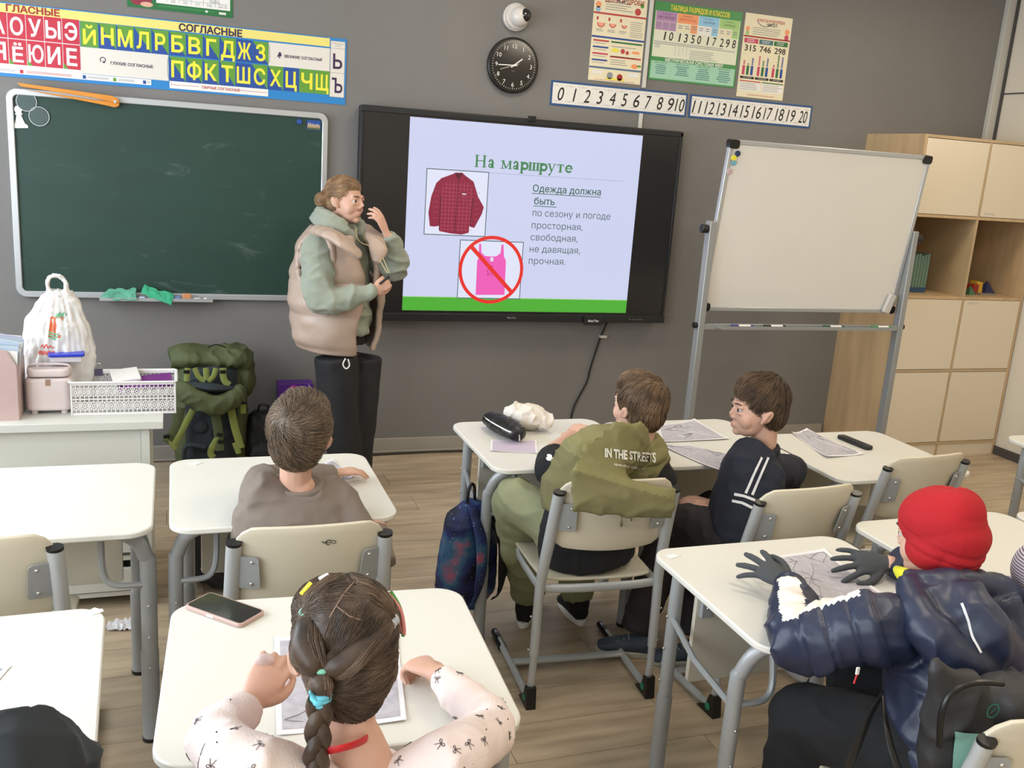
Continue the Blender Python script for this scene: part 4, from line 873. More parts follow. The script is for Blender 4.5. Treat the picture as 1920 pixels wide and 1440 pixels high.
def short_hair(parent,X,M,crown=(0,-.05,.10),swirl=.5,n=2600,vol=1.0,L=.045,fringe=False,sd=1,top=0):
    mb=MB()
    def B(c,r,tz=0):
        q=MB(); q.ball(c,r,M,seg=24,rings=18); mb.add(q.v,q.f,M,X)
    v=vol
    B((0,-.020,.038+top*.5),(.081*v,.090*v,.082*v+top)); B((0,-.046,-.006),(.068*v,.060*v,.070)); 
    for s in (-1,1): B((s*.050,-.026,.018),(.026*v,.046,.040))
    B((0,.020,.070),(.066*v,.064*v,.050*v+top))
    if fringe: B((0,.044,.066),(.056,.036,.032))
    Xi=X.inverted(); sc=X.to_scale().x
    cr=X@Vector(crown); up=(X.to_3x3()@Vector((0,0,1))).normalized(); bk=(X.to_3x3()@Vector((0,-1,0))).normalized()
    def disp(c,n):
        l=Xi@c; d=l-Vector(crown); a=math.atan2(d.x,d.y); r=d.length
        return .0025*noise.noise(Vector((math.cos(a)*5,math.sin(a)*5,r*8+a*1.5)))+.0012*noise.noise(Vector((math.cos(a)*16,math.sin(a)*16,r*6)))
    cap=blob('hair',mb,parent,.0045,5,[M],None,disp)
    def field(q,nn):
        d=q-cr; t=d-nn*d.dot(nn)
        if t.length<1e-5: t=nn.orthogonal()
        t=t.normalized(); return t+nn.cross(t)*swirl
    strands(parent,cap,M,field,n,L*sc,.006*sc,.0007,sd=sd,fly=.004)
    return cap
def hand(mb,X,side,M,curl=(.5,.5,.5,.5),thumb=.5,s=1.0,spread=.12,fat=1.0,flex=None):
    """wrist at origin, +y fingers, +z back of hand; thumb on side*x"""
    X=X@Matrix.Scale(s,4)
    q=MB(); q.tube([(0,-.02,0),(0,.01,0),(0,.045,.001),(0,.082,0)],[(.024,.019),(.027,.016),(.037,.0145),(.035,.011)],M,12,sub=2,up=(0,0,1)); 
    fx=[.030,.010,-.010,-.029]; fl=[.068,.078,.072,.056]
    for i in range(4):
        a=-spread*(i-1.5)*side; x=fx[i]*side; c=curl[i]; L=fl[i]; r=(.0092,.0092,.0088,.0078)[i]*fat
        p=Vector((x,.078-.004*abs(i-1.2),0)); pts=[p-Vector((0,.02,0)),p]; ang=0
        for k,fr in enumerate((.45,.31,.24)):
            ang+=c*(.75,1.0,.7)[k]; d=Vector((math.sin(a)*math.cos(ang),math.cos(a)*math.cos(ang),-math.sin(ang))); p=p+d*L*fr; pts.append(p)
        q.tube(pts,[r*1.05,r*1.08,r,r*.95,r*.72],M,10,sub=2); q.ball(pts[-1],r*.78,M,seg=8,rings=6)
    t=thumb; p0=Vector((side*.022,.018,-.004)); p1=p0+Vector((side*.026*(1-t*.4),.024,-.012*t-.004)); p2=p1+Vector((side*.016*(1-t),.028,-.012*t)); p3=p2+Vector((-side*.006*t,.024,-.006*t))
    q.tube([p0-Vector((side*.01,.01,0)),p0,p1,p2,p3],[.013,.014,.0125*fat,.0105*fat,.008*fat],M,10,sub=2); q.ball(p3,.0082*fat,M,seg=8,rings=6)
    mb.add(q.v,q.f,M,X)
def look(pos,fwd,up):
    """matrix with +y along fwd and +z near up"""
    y=Vector(fwd).normalized(); z=Vector(up); z=(z-y*z.dot(y)).normalized(); x=y.cross(z)
    m=Matrix((x,y,z)).transposed().to_4x4(); m.translation=Vector(pos); return m
def person(name,loc,label): return empty(name,(0,0,0),label,'person')
V=Vector
def sole_shoe(parent,pos,head,M,M2,L=.22,extra=None):
    """shoe: heel behind pos, toe along heading angle"""
    X=Matrix.Translation(pos)@Matrix.Rotation(head,4,'Z'); mb=MB()
    q=MB(); q.tube([(0,-.07,.045),(0,-.02,.05),(0,.05,.040),(0,.10,.030),(0,.135,.024)],[(.030,.034),(.034,.040),(.036,.030),(.040,.022),(.024,.014)],M,14,sub=2,up=(0,0,1)); q.tube([(0,-.035,.05),(0,-.045,.10)],[(.034,.04),(.032,.04)],M,12)
    mb.add(q.v,q.f,M,X); o=blob('shoe',mb,parent,.006,4,[M],None,None)
    b=MB(); P_=[]
    for i in range(24):
        a=2*PI*i/24; y=.03+.115*math.sin(a); w=.040*(1-.12*math.cos(2*a))*(1 if y>.0 else .86); P_.append((w*math.cos(a),y))
    b.prism(P_,.0,.024,M2,X); obj('sole',b,o,bevel=.004)
    b=MB()
    for i in range(4): b.tube([(-.022,.02+i*.018,.072-i*.006),(0,.024+i*.018,.078-i*.007),(.022,.02+i*.018,.072-i*.006)],.0025,M2,6,X,sub=2)
    obj('laces',b,o); return o
# ---------------------------------------------------------------- the guide in the beige vest
M_vest=mat('beige_quilted_nylon',(.70,.615,.555),.42,var=.04,vscale=5,bump=.25,bscale=25); M_hood=mat('sage_fleece',(.56,.585,.53),.9,var=.04,vscale=9,bump=.2,bscale=400,sheen=.2); M_jean=mat('black_denim',(.115,.115,.125),.8,var=.25,vscale=9,bump=.3,bscale=300)
H_blond=hair_mat('dark_blond_hair',(.46,.35,.25),(.68,.55,.41)); M_tie=mat('cord',(.72,.66,.50),.7)
T=person('person',(0,0,0),'woman standing by the display in a beige quilted vest over a sage hoodie')
YT=-.62
hc=at(648,377,y=YT); fw=V((.70,-.71,0))
HX=frame(hc,fw,.02,-.05,1.03)
neck=hc+V((-.02,.015,-.17))
b=MB(); add_head(b,HX); b.tube([HX@V((0,-.028,-.05)),HX@V((0,-.035,-.12)),neck,neck+V((0,0,-.10))],[.050,.047,.058,.085],M_skin,14,sub=2)
pel=V((neck.x+.0,neck.y+.02,.90))
b.tube([neck+V((0,0,-.08)),V((neck.x,neck.y,1.15)),pel,V((pel.x,pel.y,.8))],[(.09,.06),(.10,.07),(.10,.08),(.08,.07)],M_skin,14,up=tuple(fw))
rsh,rel,rwr=at(596,470,y=-.72),at(606,560,y=-.84),at(700,546,y=-.88)
lsh,lel,lwr=at(700,470,y=-.52),at(740,500,y=-.66),at(727,440,y=-.74)
for a,e,w in ((rsh,rel,rwr),(lsh,lel,lwr)): b.tube([neck+V((0,0,-.08)),a,e,w],[.05,.05,.038,.026],M_skin,12,sub=2)
for (x1,x2,x3,y) in ((630,636,646,-.68),(678,672,668,-.56)):
    a=at(x1,668,y=y); e=at(x3,850,y=y); b.tube([a,at(x2,770,y=y),e,V((e.x,y,.06))],[.07,.055,.045,.04],M_skin,12)
d1=(at(716,425,y=-.75)-lwr).normalized()
hand(b,look(lwr+d1*.015,at(706,392,y=-.74)-lwr,V((.75,-.55,.1))),1,M_skin,(.30,.42,.55,.6),.35,.95,.10)
hand(b,look(rwr,at(722,530,y=-.87)-rwr,V((.2,-.9,.35))),1,M_skin,(.9,1.0,1.0,1.0),.8,.92,.02)
lipz=None
body=blob('body',b,T,.0042,3,[M_skin])
add_face(body,HX,mat('brow_brown',(.30,.21,.15),.7))
# hair pulled back into a bun
b=MB()
def BX(c,r): q=MB(); q.ball(c,r,H_blond,seg=24,rings=18); b.add(q.v,q.f,H_blond,HX)
BX((0,-.022,.038),(.080,.088,.083)); BX((0,-.045,.0),(.070,.060,.065)); BX((0,.004,.068),(.070,.068,.046)); BX((.055,-.100,-.004),(.034,.032,.036)); BX((.03,-.085,.004),(.045,.04,.045))
bun=HX@V((.055,-.100,-.004)); HXi=HX.inverted()
def dsp(c,n): l=HXi@c; a=math.atan2(l.x,l.z-.012); return .0022*noise.noise(V((math.cos(a)*9,math.sin(a)*9,l.y*6)))
hr=blob('hair',b,T,.0045,4,[H_blond],None,dsp)
strands(T,hr,H_blond,lambda q,n:(bun-q).normalized()+n.cross((bun-q).normalized())*(.9 if (q-bun).length<.05 else 0),2600,.055,.0025,.0006,fly=.002,sd=3)
# hoodie: torso, sleeves, hood round the neck
tc=lambda z:V((neck.x-.005,neck.y+.02,z))
b=MB(); b.tube([tc(.86),tc(.95),tc(1.1),tc(1.25),tc(1.36),tc(1.42)],[(.175,.165),(.185,.175),(.18,.16),(.185,.14),(.15,.10),(.09,.08)],M_hood,20,sub=2,up=tuple(fw))
b.tube([tc(1.36),rsh,(rsh+rel)/2+V((-.012,-.01,0)),rel+V((-.01,0,-.01)),(rel+rwr)/2+V((0,0,-.012)),rwr+V((-.01,0,0))],[.07,.078,.080,.078,.062,.036],M_hood,16,sub=3)
b.tube([tc(1.36),lsh,(lsh+lel)/2,lel,(lel+lwr)/2+V((.012,0,0)),lwr],[.06,.074,.075,.074,.058,.037],M_hood,16,sub=3)
b.ball(rwr-(rwr-rel).normalized()*.012,.036,M_hood); 
hoodie=blob('hoodie',b,T,.0075,5,[M_hood],None,folds(.013,7,(1,1,1.5),.003))
b=MB()
for (a0,a1,z,r,rr) in ((-2.9,2.9,1.418,.105,.040),(-2.5,2.5,1.448,.088,.034)):
    pts=[]
    for i in range(13):
        a=a0+(a1-a0)*i/12; dx=math.sin(a); dy=-math.cos(a)
        c=HX.to_3x3()@V((dx*r,dy*r*1.05-.028,0)); pts.append(V((hc.x,hc.y,0))+V((c.x,c.y,z+.012-.085*(abs(a)/2.9)**2.5)))
    b.tube(pts,[rr*(.5+.5*math.cos((i-6)/6*1.25)) for i in range(13)],M_hood,12,sub=2)
p=HX@V((0,-.10,-.085)); b.ball(p,(.07,.06,.05),M_hood)
blob('hood',b,hoodie,.007,4,[M_hood],None,folds(.006,10,(1,1,2)))
for s in (-1,1): cb=MB(); st0=HX@V((s*.025,.085,-.125)); cb.tube([st0,st0+V((.015,-.02,-.06)),at(705+s*4,470,y=-.80),at(728+s*2,512,y=-.86)],.0028,M_tie,6,sub=4); obj('drawstring',cb,hoodie)
# quilted vest: an open shell with a gap at the front
fa=math.atan2(fw.y,fw.x)
def ring_pts(z,rx,ry,cx,cy,gap,n=46,bulge=0):
    out=[]
    for i in range(n+1):
        a=fa+gap+(2*PI-2*gap)*i/n
        f=V((math.cos(fa),math.sin(fa))); r=V((f.y,-f.x)); l=a-fa
        out.append(V((cx,cy,z))+V(((f.x*math.cos(l)*ry-r.x*math.sin(l)*rx),(f.y*math.cos(l)*ry-r.y*math.sin(l)*rx),0))*(1+bulge))
    return out
zs=[.795+.0145*i for i in range(42)]; b=MB(); vs=[];fs=[]
quilt=[.80,.965,1.13,1.265,1.40]
for z in zs:
    t=(z-.795)/.595
    rx=.202+.018*math.sin(min(1,t*1.5)*PI*.9)-.012*(t<.05); ry=.175+.03*math.sin(min(1,t*1.3)*PI)
    if t>.72: u=(t-.72)/.28; rx*=1-.42*u*u; ry*=1-.40*u*u
    d=min(abs(z-q) for q in quilt); bl=.075*min(1,d/.05)**.5
    gap=.34-.12*t+.10*math.sin(t*9)
    P_=ring_pts(z,rx,ry,neck.x-.012+.012*(1-t),neck.y+.03,gap,46,bl)
    for k,p in enumerate(P_):
        q=noise.noise(p*8+V((0,0,p.z*5)))*.016+(1-abs(noise.noise(V((p.x*16+p.z*10,p.y*16,p.z*9))))*2)**3*.006; c=V((neck.x,neck.y+.03,p.z)); dd=(p-c).normalized(); p+=dd*q
        hem=.035*(1-min(1,t*6)); e=k/46; p.z-=hem*(.5+.5*math.cos(e*2*PI))*.9 if t<.17 else 0
    vs+=P_
n=46
for i in range(len(zs)-1):
    for k in range(n): a=i*(n+1)+k; fs.append((a,a+1,a+n+2,a+n+1))
b.add(vs,fs,M_vest)
# arm openings: drop faces near the shoulders
def near_arm(p,s0,s1,R): d=(s1-s0); t=max(0,min(1,(p-s0).dot(d)/d.dot(d))); return (p-(s0+d*t)).length<R
keep=[];
for f in b.f:
    c=sum((V(b.v[i]) for i in f),V())/4
    o1=(rsh+(rsh-neck)*.15)+V((-.02,-.01,-.03)); o2=(lsh+(lsh-neck)*.1)+V((0,0,-.03))
    if (V(((c-o1).x,(c-o1).y,(c-o1).z*.80))).length<.098 or (c-o2).length<.10: continue
    keep.append(f)
b.f=keep; b.m=[0]*len(keep)
ve=obj('vest',b,T,ang=80); s=ve.modifiers.new('s','SOLIDIFY'); s.thickness=.030; s.offset=0; s.use_rim=True; s=ve.modifiers.new('u','SUBSURF'); s.levels=1; s.render_levels=1
# puffy collar lapels
b=MB(); 
c1=[at(590,432,y=-.64),at(622,440,y=-.80),at(650,458,y=-.85),at(676,482,y=-.86)]; b.tube(c1,[(.040,.03),(.060,.026),(.066,.024),(.034,.016)],M_vest,14,sub=3)
c2=[at(690,432,y=-.60),at(704,448,y=-.74),at(710,470,y=-.80),at(706,492,y=-.82)]; b.tube(c2,[(.03,.03),(.05,.024),(.046,.022),(.024,.014)],M_vest,14,sub=3)
c3=[at(600,432,y=-.58),at(625,425,y=-.46),at(660,425,y=-.42),at(692,432,y=-.56)]; b.tube(c3,[(.035,.03),(.05,.03),(.05,.03),(.03,.03)],M_vest,14,sub=3)
blob('collar',b,ve,.0075,4,[M_vest],None,folds(.006,9))
b=MB(); rd=V((fw.y,-fw.x,0)).normalized(); f3=fw.normalized()
for c0,ru,rw in ((rsh+rd*.01+V((0,0,-.035)),.112,.088),):
    pts=[c0+V((0,0,1))*math.cos(k*PI/9)*ru+f3*math.sin(k*PI/9)*rw-rd*.03*abs(math.cos(k*PI/9)) for k in range(19)]; b.tube(pts,[.020]*19,M_vest,12,sub=2)
blob('arm_hole_edging',b,ve,.006,4,[M_vest],None,folds(.004,14))
b=MB(); hp=at(648,672,y=-.86); b.tube([hp,hp+V((-.012,0,-.03)),hp+V((.004,0,-.052)),hp+V((.020,0,-.035)),hp+V((.012,0,-.004))],.0035,p_w,6,sub=4); obj('hem_cord',b,ve)
# jeans
b=MB(); b.tube([V((pel.x+.01,pel.y,.92)),V((pel.x+.01,pel.y,.80))],[(.155,.12),(.165,.13)],M_jean,18,up=tuple(fw))
knee=lambda px,y:at(px,770,y=y)
for (x1,x2,x3,y) in ((630,636,646,-.68),(678,672,668,-.56)):
    a=at(x1,668,y=y); m1=at(x2,770,y=y); e=at(x3,850,y=y); ft=V((e.x+.005,y,.07)); b.tube([a,(a+m1)/2,m1,e,ft],[.108,.104,.098,.092,.088],M_jean,16,sub=2)
jn=blob('jeans',b,T,.0085,4,[M_jean],None,folds(.007,6,(1,1,.5)))
M_bsh=mat('black_shoe',(.05,.05,.05),.5); 
for (x,y) in ((646,-.68),(668,-.56)): e=at(x,850,y=y); sole_shoe(T,V((e.x,e.y-.03,.002)),-2.3,M_bsh,p_blk)
# small clicker in her lower hand
b=MB(); p0,p1=at(712,532,y=-.885),at(730,518,y=-.90); b.tube([p0,p1],[(.008,.006),(.008,.006)],M_blk,8); tag(obj('presenter_clicker',b),'small dark clicker held in the standing woman\'s lower hand','clicker')
# ---------------------------------------------------------------- shared builder for a seated child
M_tau=mat('taupe_sweatshirt',(.475,.43,.395),.95,bump=.2,bscale=350,var=.03,vscale=10); M_bk=mat('black_jersey',(.075,.08,.09),.9,bump=.2,bscale=300,var=.15,vscale=10); M_olv=mat('olive_fleece',(.49,.47,.31),.9,bump=.2,bscale=300,var=.05,vscale=8); M_pant=mat('olive_cargo_cotton',(.54,.55,.42),.85,bump=.3,bscale=250,var=.05,vscale=9)
M_navy=mat('navy_jersey',(.105,.12,.17),.85,bump=.2,bscale=300,var=.1,vscale=8); M_stripe=mat('white_stripe',(.86,.86,.87),.7); M_dkp=mat('dark_trousers',(.13,.11,.12),.85,var=.15,vscale=6,bump=.2,bscale=250)
M_pinkk=mat('pale_pink_rib',(.90,.835,.815),.85,bump=.35,bscale=220,var=.015,vscale=9); M_puf=mat('navy_puffer_nylon',(.135,.165,.255),.42,var=.1,vscale=8,bump=.2,bscale=30); M_glv=mat('charcoal_fleece_glove',(.27,.28,.29),.95,bump=.2,bscale=300)
M_redh=mat('red_ribbed_knit',(.66,.05,.10),.85,bump=.25,bscale=260,var=.03,vscale=10)
H_brn=hair_mat('light_brown_hair',(.32,.265,.215),(.50,.425,.345)); H_brn2=hair_mat('warm_brown_hair',(.32,.25,.19),(.52,.42,.32)); H_brn3=hair_mat('mid_brown_hair',(.245,.19,.145),(.41,.325,.245)); H_girl=hair_mat('ash_brown_hair',(.21,.165,.135),(.42,.34,.275))
M_brow=mat('dark_brow',(.22,.16,.11),.7)
def seated_legs(b,hip,rt,knees,feet,M,r=(.085,.07,.055,.05)):
    for s,(k,f) in zip((-1,1),zip(knees,feet)):
        h=hip+rt*(s*.075); b.tube([h,(h+k)/2+V((0,0,.012)),k],[r[0],r[0]*.94,r[1]],M,14,sub=2); b.ball(k,r[1]*1.0,M,seg=12,rings=8); b.tube([k,(k+f)/2,f],[r[1],r[2]*1.06,r[3]],M,14,sub=2)
# ---------------------------------------------------------------- boy in taupe
T=person('person',(0,0,0),'boy in a plain taupe sweatshirt, seated with one hand on the desk')
hc=at(563,815,y=-2.73); fw=V((.30,.95,0)); HX=frame(hc,fw,.20,.07,1.07)
neck=hc+V((-.005,-.012,-.135)); hip=V((-.905,-2.74,.53)); rt=V((1,0,0))
lsh,rsh=at(486,928,y=-2.76)+V((.01,0,0)),at(618,925,y=-2.71)
lel,lwr=V((-.98,-2.54,.765)),V((-.755,-2.475,.755)); rel,rwr=V((-.69,-2.88,.62)),V((-.685,-2.79,.70))
b=MB(); add_head(b,HX,True); b.tube([HX@V((0,-.028,-.04)),HX@V((0,-.04,-.12)),neck+V((0,.0,-.02)),neck+V((0,0,-.07))],[.048,.045,.050,.065],M_skin,14,sub=2)
b.tube([neck+V((0,0,-.06)),(neck+hip)/2,hip],[(.10,.06),(.11,.08),(.11,.09)],M_skin,14,up=(0,1,0))
for a,e,w in ((lsh,lel,lwr),(rsh,rel,rwr)): b.tube([neck+V((0,0,-.07)),a,e,w],[.04,.038,.030,.022],M_skin,12,sub=2)
hand(b,look(lwr+V((.005,0,.004)),V((.95,.28,-.02)),V((0,0,1))),-1,M_skin,(.35,.30,.30,.35),.3,.80,.16)
hand(b,look(rwr,V((.05,1,.15)),V((0,-.2,1))),1,M_skin,(.25,.6,.6,.6),.4,.78,.12)
knees=[V((-1.0,-2.36,.50)),V((-.82,-2.36,.50))]; feet=[V((-1.0,-2.40,.10)),V((-.82,-2.38,.10))]
seated_legs(b,hip,rt,knees,feet,M_skin,(.06,.05,.04,.035)); body=blob('body',b,T,.0042,3,[M_skin]); add_face(body,HX,M_brow,True)
short_hair(T,HX,H_brn,crown=(-.022,-.075,.075),swirl=.55,n=3600,vol=1.03,L=.04,sd=11)
b=MB(); b.tube([neck+V((0,-.005,-.012)),neck+V((0,.0,-.055)),(neck*.55+hip*.45)+V((-.01,-.02,0)),hip+V((0,0,.06)),hip+V((0,0,-.055))],[(.085,.075),(.152,.09),(.185,.12),(.182,.125),(.17,.12)],M_tau,20,sub=3,up=(0,1,0))
for a,e,w in ((lsh,lel,lwr),(rsh,rel,rwr)): b.tube([neck+V((0,0,-.09)),a+V((0,0,-.01)),(a+e)/2,e,(e+w)/2,w],[.06,.066,.062,.055,.048,.034],M_tau,14,sub=3)
sw=blob('sweatshirt',b,T,.0075,5,[M_tau],None,folds(.007,9,(1,1,1),sd=4))
b=MB(); 
for k in range(2):
    pts=[neck+V((math.cos(a)*.066,math.sin(a)*.062-.0,-.012+.012*math.sin(a)-.008*k)) for a in [i*PI/12 for i in range(25)]]; b.tube(pts,[.010-.001*k]*25,M_tau,8)
obj('collar',b,sw)
b=MB(); seated_legs(b,hip,rt,knees,[f+V((0,0,-.02)) for f in feet],M_dkp,(.098,.082,.066,.060)); b.ball(hip+V((0,0,-.02)),(.15,.12,.075),M_dkp); blob('trousers',b,T,.009,4,[M_dkp],None,folds(.005,9))
for f in feet: sole_shoe(T,V((f.x,f.y,.002)),0,M_bk,p_w)
# ---------------------------------------------------------------- boy in the olive hooded top
T=person('person',(0,0,0),'boy in an olive hooded top lettered IN THE STREETS, seen from behind')
hc=at(1196,762,y=-2.585); fw=V((-.32,.95,0)); HX=frame(hc,fw,.12,-.03,.96)
neck=hc+V((.0,-.005,-.118)); hip=V((.095,-2.60,.535)); rt=V((1,.05,0))
lsh,rsh=at(1048,885,y=-2.56),at(1232,905,y=-2.62)
lel,lwr=V((.005,-2.45,.775)),V((.18,-2.21,.765)); rel,rwr=V((.40,-2.45,.76)),V((.285,-2.17,.775))
b=MB(); add_head(b,HX,True); b.tube([HX@V((0,-.028,-.04)),HX@V((0,-.04,-.12)),neck,neck+V((0,0,-.06))],[.050,.047,.052,.065],M_skin,14,sub=2)
b.tube([neck+V((0,0,-.05)),(neck+hip)/2,hip],[(.10,.06),(.11,.08),(.11,.09)],M_skin,14,up=(0,1,0))
for a,e,w in ((lsh,lel,lwr),(rsh,rel,rwr)): b.tube([neck+V((0,0,-.07)),a,e],[.04,.040,.037],M_skin,12,sub=2); b.tube([a,e,(e+w)/2,w],[.038,.039,.035,.025],M_skin,14,sub=2)
hand(b,look(lwr,V((.62,.78,0)),V((.1,-.3,1))),-1,M_skin,(.7,.8,.9,.9),.6,.84,.05)
hand(b,look(rwr,V((-.75,.6,0)),V((0,-.5,.9))),1,M_skin,(.6,.7,.8,.9),.6,.84,.05)
knees=[at(968,930,y=-2.42)+V((0,0,-.02)),V((.22,-2.25,.53))]; feet=[at(992,1092,y=-2.19),V((.27,-2.2,.10))]
feet[0].z=.09
seated_legs(b,hip,rt,knees,feet,M_skin,(.06,.05,.04,.035)); body=blob('body',b,T,.0042,3,[M_skin]); add_face(body,HX,M_brow,True)
short_hair(T,HX,H_brn2,crown=(.03,-.06,.085),swirl=.35,n=3600,vol=1.05,L=.05,sd=12,fringe=True,top=.004)
b=MB(); b.tube([neck+V((0,0,-.05)),neck+V((0,0,-.11)),(neck+hip)/2,hip+V((0,-.03,.04)),hip+V((0,-.03,-.065))],[(.11,.07),(.155,.09),(.16,.115),(.178,.136),(.170,.130)],M_bk,20,sub=3,up=(0,1,0))
for a,e in ((lsh,lel),(rsh,rel)): b.tube([neck+V((0,0,-.10)),a,a*.35+e*.65+V((0,0,.005)),a*.12+e*.88],[.06,.070,.058,.054],M_bk,14,sub=3)
tee=blob('black_tee',b,T,.0075,5,[M_bk],None,folds(.006,8,sd=2))
b=MB(); c1=neck+V((0,-.012,-.115)); hipo=V((hip.x,hip.y,.665))
b.tube([neck+V((0,-.0,-.025)),neck+V((0,-.01,-.060)),V((.105,-2.61,.755)),V((.10,-2.62,.68))],[(.085,.07),(.145,.09),(.178,.125),(.18,.13)],M_olv,22,sub=3,up=(0,1,0))
b.tube([V((.115,-2.60,.78)),V((.105,-2.72,.815)),V((.075,-2.82,.842)),V((.062,-2.897,.834)),V((.060,-2.930,.790)),V((.054,-2.938,.742))],[(.13,.08),(.165,.055),(.182,.034),(.184,.022),(.182,.018),(.176,.014)],M_olv,22,sub=3,up=(0,1,0))
def band(c,n): return 1 if c.z<.825-.30*(c.x-hip.x) else 0
M_olv2=mat('olive_rib',(.43,.41,.275),.95,bump=.4,bscale=180)
hd=blob('hooded_top',b,T,.0075,4,[M_olv,M_olv2],band,folds(.008,8,(1,1,1.5),sd=7))
b=MB(); 
for (r0,z0,rr) in ((.072,-.022,.020),(.084,-.046,.026)):
    pts=[]
    for i in range(17):
        a=-2.6+5.2*i/16; pts.append(neck+V((math.sin(a)*r0*1.12,-math.cos(a)*r0,z0+.045*(1-math.cos(a))/2)))
    b.tube(pts,[rr*(.45+.55*math.cos((i-8)/8*1.2)) for i in range(17)],M_olv,12,sub=2)
blob('hood',b,hd,.006,4,[M_olv],None,folds(.006,12,sd=3))
# lettering that follows the back of the hooded top
def on_back(parent,text,px0,px1,py0,py1,h,M,name,bold=.02,rough=True):
    tb=MB(); text_to(tb,text,0,0,1.0,M,0,w=2.0,bold=bold); me=[c for c in parent.children if c.name.startswith('hood')]
    bv=[BVHTree.FromPolygons([v.co for v in q.data.vertices],[p.vertices for p in q.data.polygons]) for q in [parent]+me if q.type=='MESH']
    out=MB(); vs=[]
    for v in tb.v:
        u=(v[0]+1)/2; px=px0+(px1-px0)*u; py=py0+(py1-py0)*u+ -v[2]*h - 6*math.sin(u*PI)*-1*0
        d=(_f*CF+_r*(px-960)-_u*(py-720)).normalized(); best=None
        for t in bv:
            hit=t.ray_cast(CPOS,d)
            if hit[0] is not None and (best is None or hit[3]<best[3]): best=hit
        p=best[0]+best[1]*.003 if best else CPOS+d*3
        vs.append(p)
    out.add(vs,tb.f,M); return obj(name,out,parent,smooth=False)
M_print=mat('cracked_white_print',(.88,.88,.84),.7)
on_back(hd,'IN THE STREETS',1133,1229,848,858,17,M_print,'lettering',.035); on_back(hd,'NEVER STOP GOING ON',1150,1208,871,878,4.5,M_print,'small_lettering',.02)
on_back(tee,'&',1024,1040,857,860,11,M_print,'sleeve_logo',.06)
b=MB(); seated_legs(b,hip,rt,knees,[feet[0]+V((.0,0,.03)),feet[1]],M_pant,(.090,.086,.076,.066)); b.ball(hip+V((0,.03,-.02)),(.14,.10,.07),M_pant)
k0=knees[0]; f0=feet[0]; pp=(k0*.62+f0*.38)+V((-.05,-.045,0)); b.ball(pp,(.05,.045,.075),M_pant)
blob('cargo_trousers',b,T,.0085,4,[M_pant],None,folds(.009,8,sd=5))
sole_shoe(T,V((feet[0].x,feet[0].y+.01,.002)),-.5,M_bk,p_w); sole_shoe(T,V((feet[1].x,feet[1].y,.002)),0,M_bk,p_w)
# ---------------------------------------------------------------- boy in the striped navy jacket
T=person('person',(0,0,0),'boy in a navy jacket with white sleeve stripes, seated and turned in profile')
hc=at(1420,768,y=-2.63); fw=V((-.90,.22,0)); HX=frame(hc,fw,.0,.0,1.0)
neck=hc+V((.02,-.005,-.15)); hip=V((.66,-2.70,.53)); rt=V((.75,.65,0)).normalized(); f2=V((-.65,.75,0))
lsh,rsh=at(1437,895,y=-2.74),at(1482,885,y=-2.57)
lel,lwr=at(1395,975,y=-2.72),at(1345,960,y=-2.60); rel,rwr=at(1400,935,y=-2.50),at(1335,945,y=-2.52)
b=MB(); add_head(b,HX,True); b.tube([HX@V((0,-.028,-.04)),HX@V((0,-.04,-.12)),neck,neck+V((0,0,-.06))],[.049,.046,.052,.065],M_skin,14,sub=2)
b.tube([neck+V((0,0,-.05)),(neck+hip)/2,hip],[(.10,.06),(.11,.08),(.11,.09)],M_skin,14,up=tuple(f2))
for a,e,w in ((lsh,lel,lwr),(rsh,rel,rwr)): b.tube([neck+V((0,0,-.07)),a,e,w],[.04,.038,.030,.024],M_skin,12,sub=2)
hand(b,look(lwr,V((-.85,.45,.08)),V((0,-.3,1))),-1,M_skin,(.35,.4,.45,.5),.3,.84,.08)
hand(b,look(rwr,V((-.9,.25,.1)),V((.2,-.3,1))),1,M_skin,(.35,.4,.45,.5),.3,.84,.08)
knees=[at(1262,985,y=-2.50),at(1335,960,y=-2.34)]; feet=[V((.36,-2.58,.10)),V((.50,-2.70,.10))]
feet=[V((.375,-2.52,.10)),V((.545,-2.62,.10))]
seated_legs(b,hip,rt,knees,feet,M_skin,(.06,.05,.04,.035)); body=blob('body',b,T,.0040,3,[M_skin]); add_face(body,HX,M_brow,True)
short_hair(T,HX,H_brn3,crown=(0,-.065,.10),swirl=.25,n=4200,vol=1.0,L=.055,sd=13,fringe=True,top=.010)
b=MB(); b.tube([neck+V((.01,0,-.0)),neck+V((.015,0,-.055)),neck*.75+hip*.25+V((0,0,0)),(neck+hip)/2,hip+V((0,0,.06)),hip+V((0,0,-.03))],[(.072,.062),(.12,.085),(.165,.11),(.165,.125),(.16,.125),(.15,.12)],M_navy,20,sub=3,up=tuple(f2))
b.tube([neck+V((0,0,-.09)),lsh,(lsh+lel)/2,lel,(lel+lwr)/2,lwr],[.06,.070,.068,.062,.054,.038],M_navy,14,sub=3); b.tube([neck+V((0,0,-.09)),rsh,(rsh+rel)/2,rel,rwr],[.06,.066,.062,.056,.038],M_navy,14,sub=3)
jk=blob('track_jacket',b,T,.0075,5,[M_navy],None,folds(.007,8,sd=9))
b=MB(); pts=[neck+V((math.cos(a)*.060+.012,math.sin(a)*.058,-.002+.012*math.cos(a))) for a in [i*PI/12 for i in range(25)]]; b.tube(pts,[(.010,.018)]*25,M_navy,10); obj('stand_collar',b,jk)
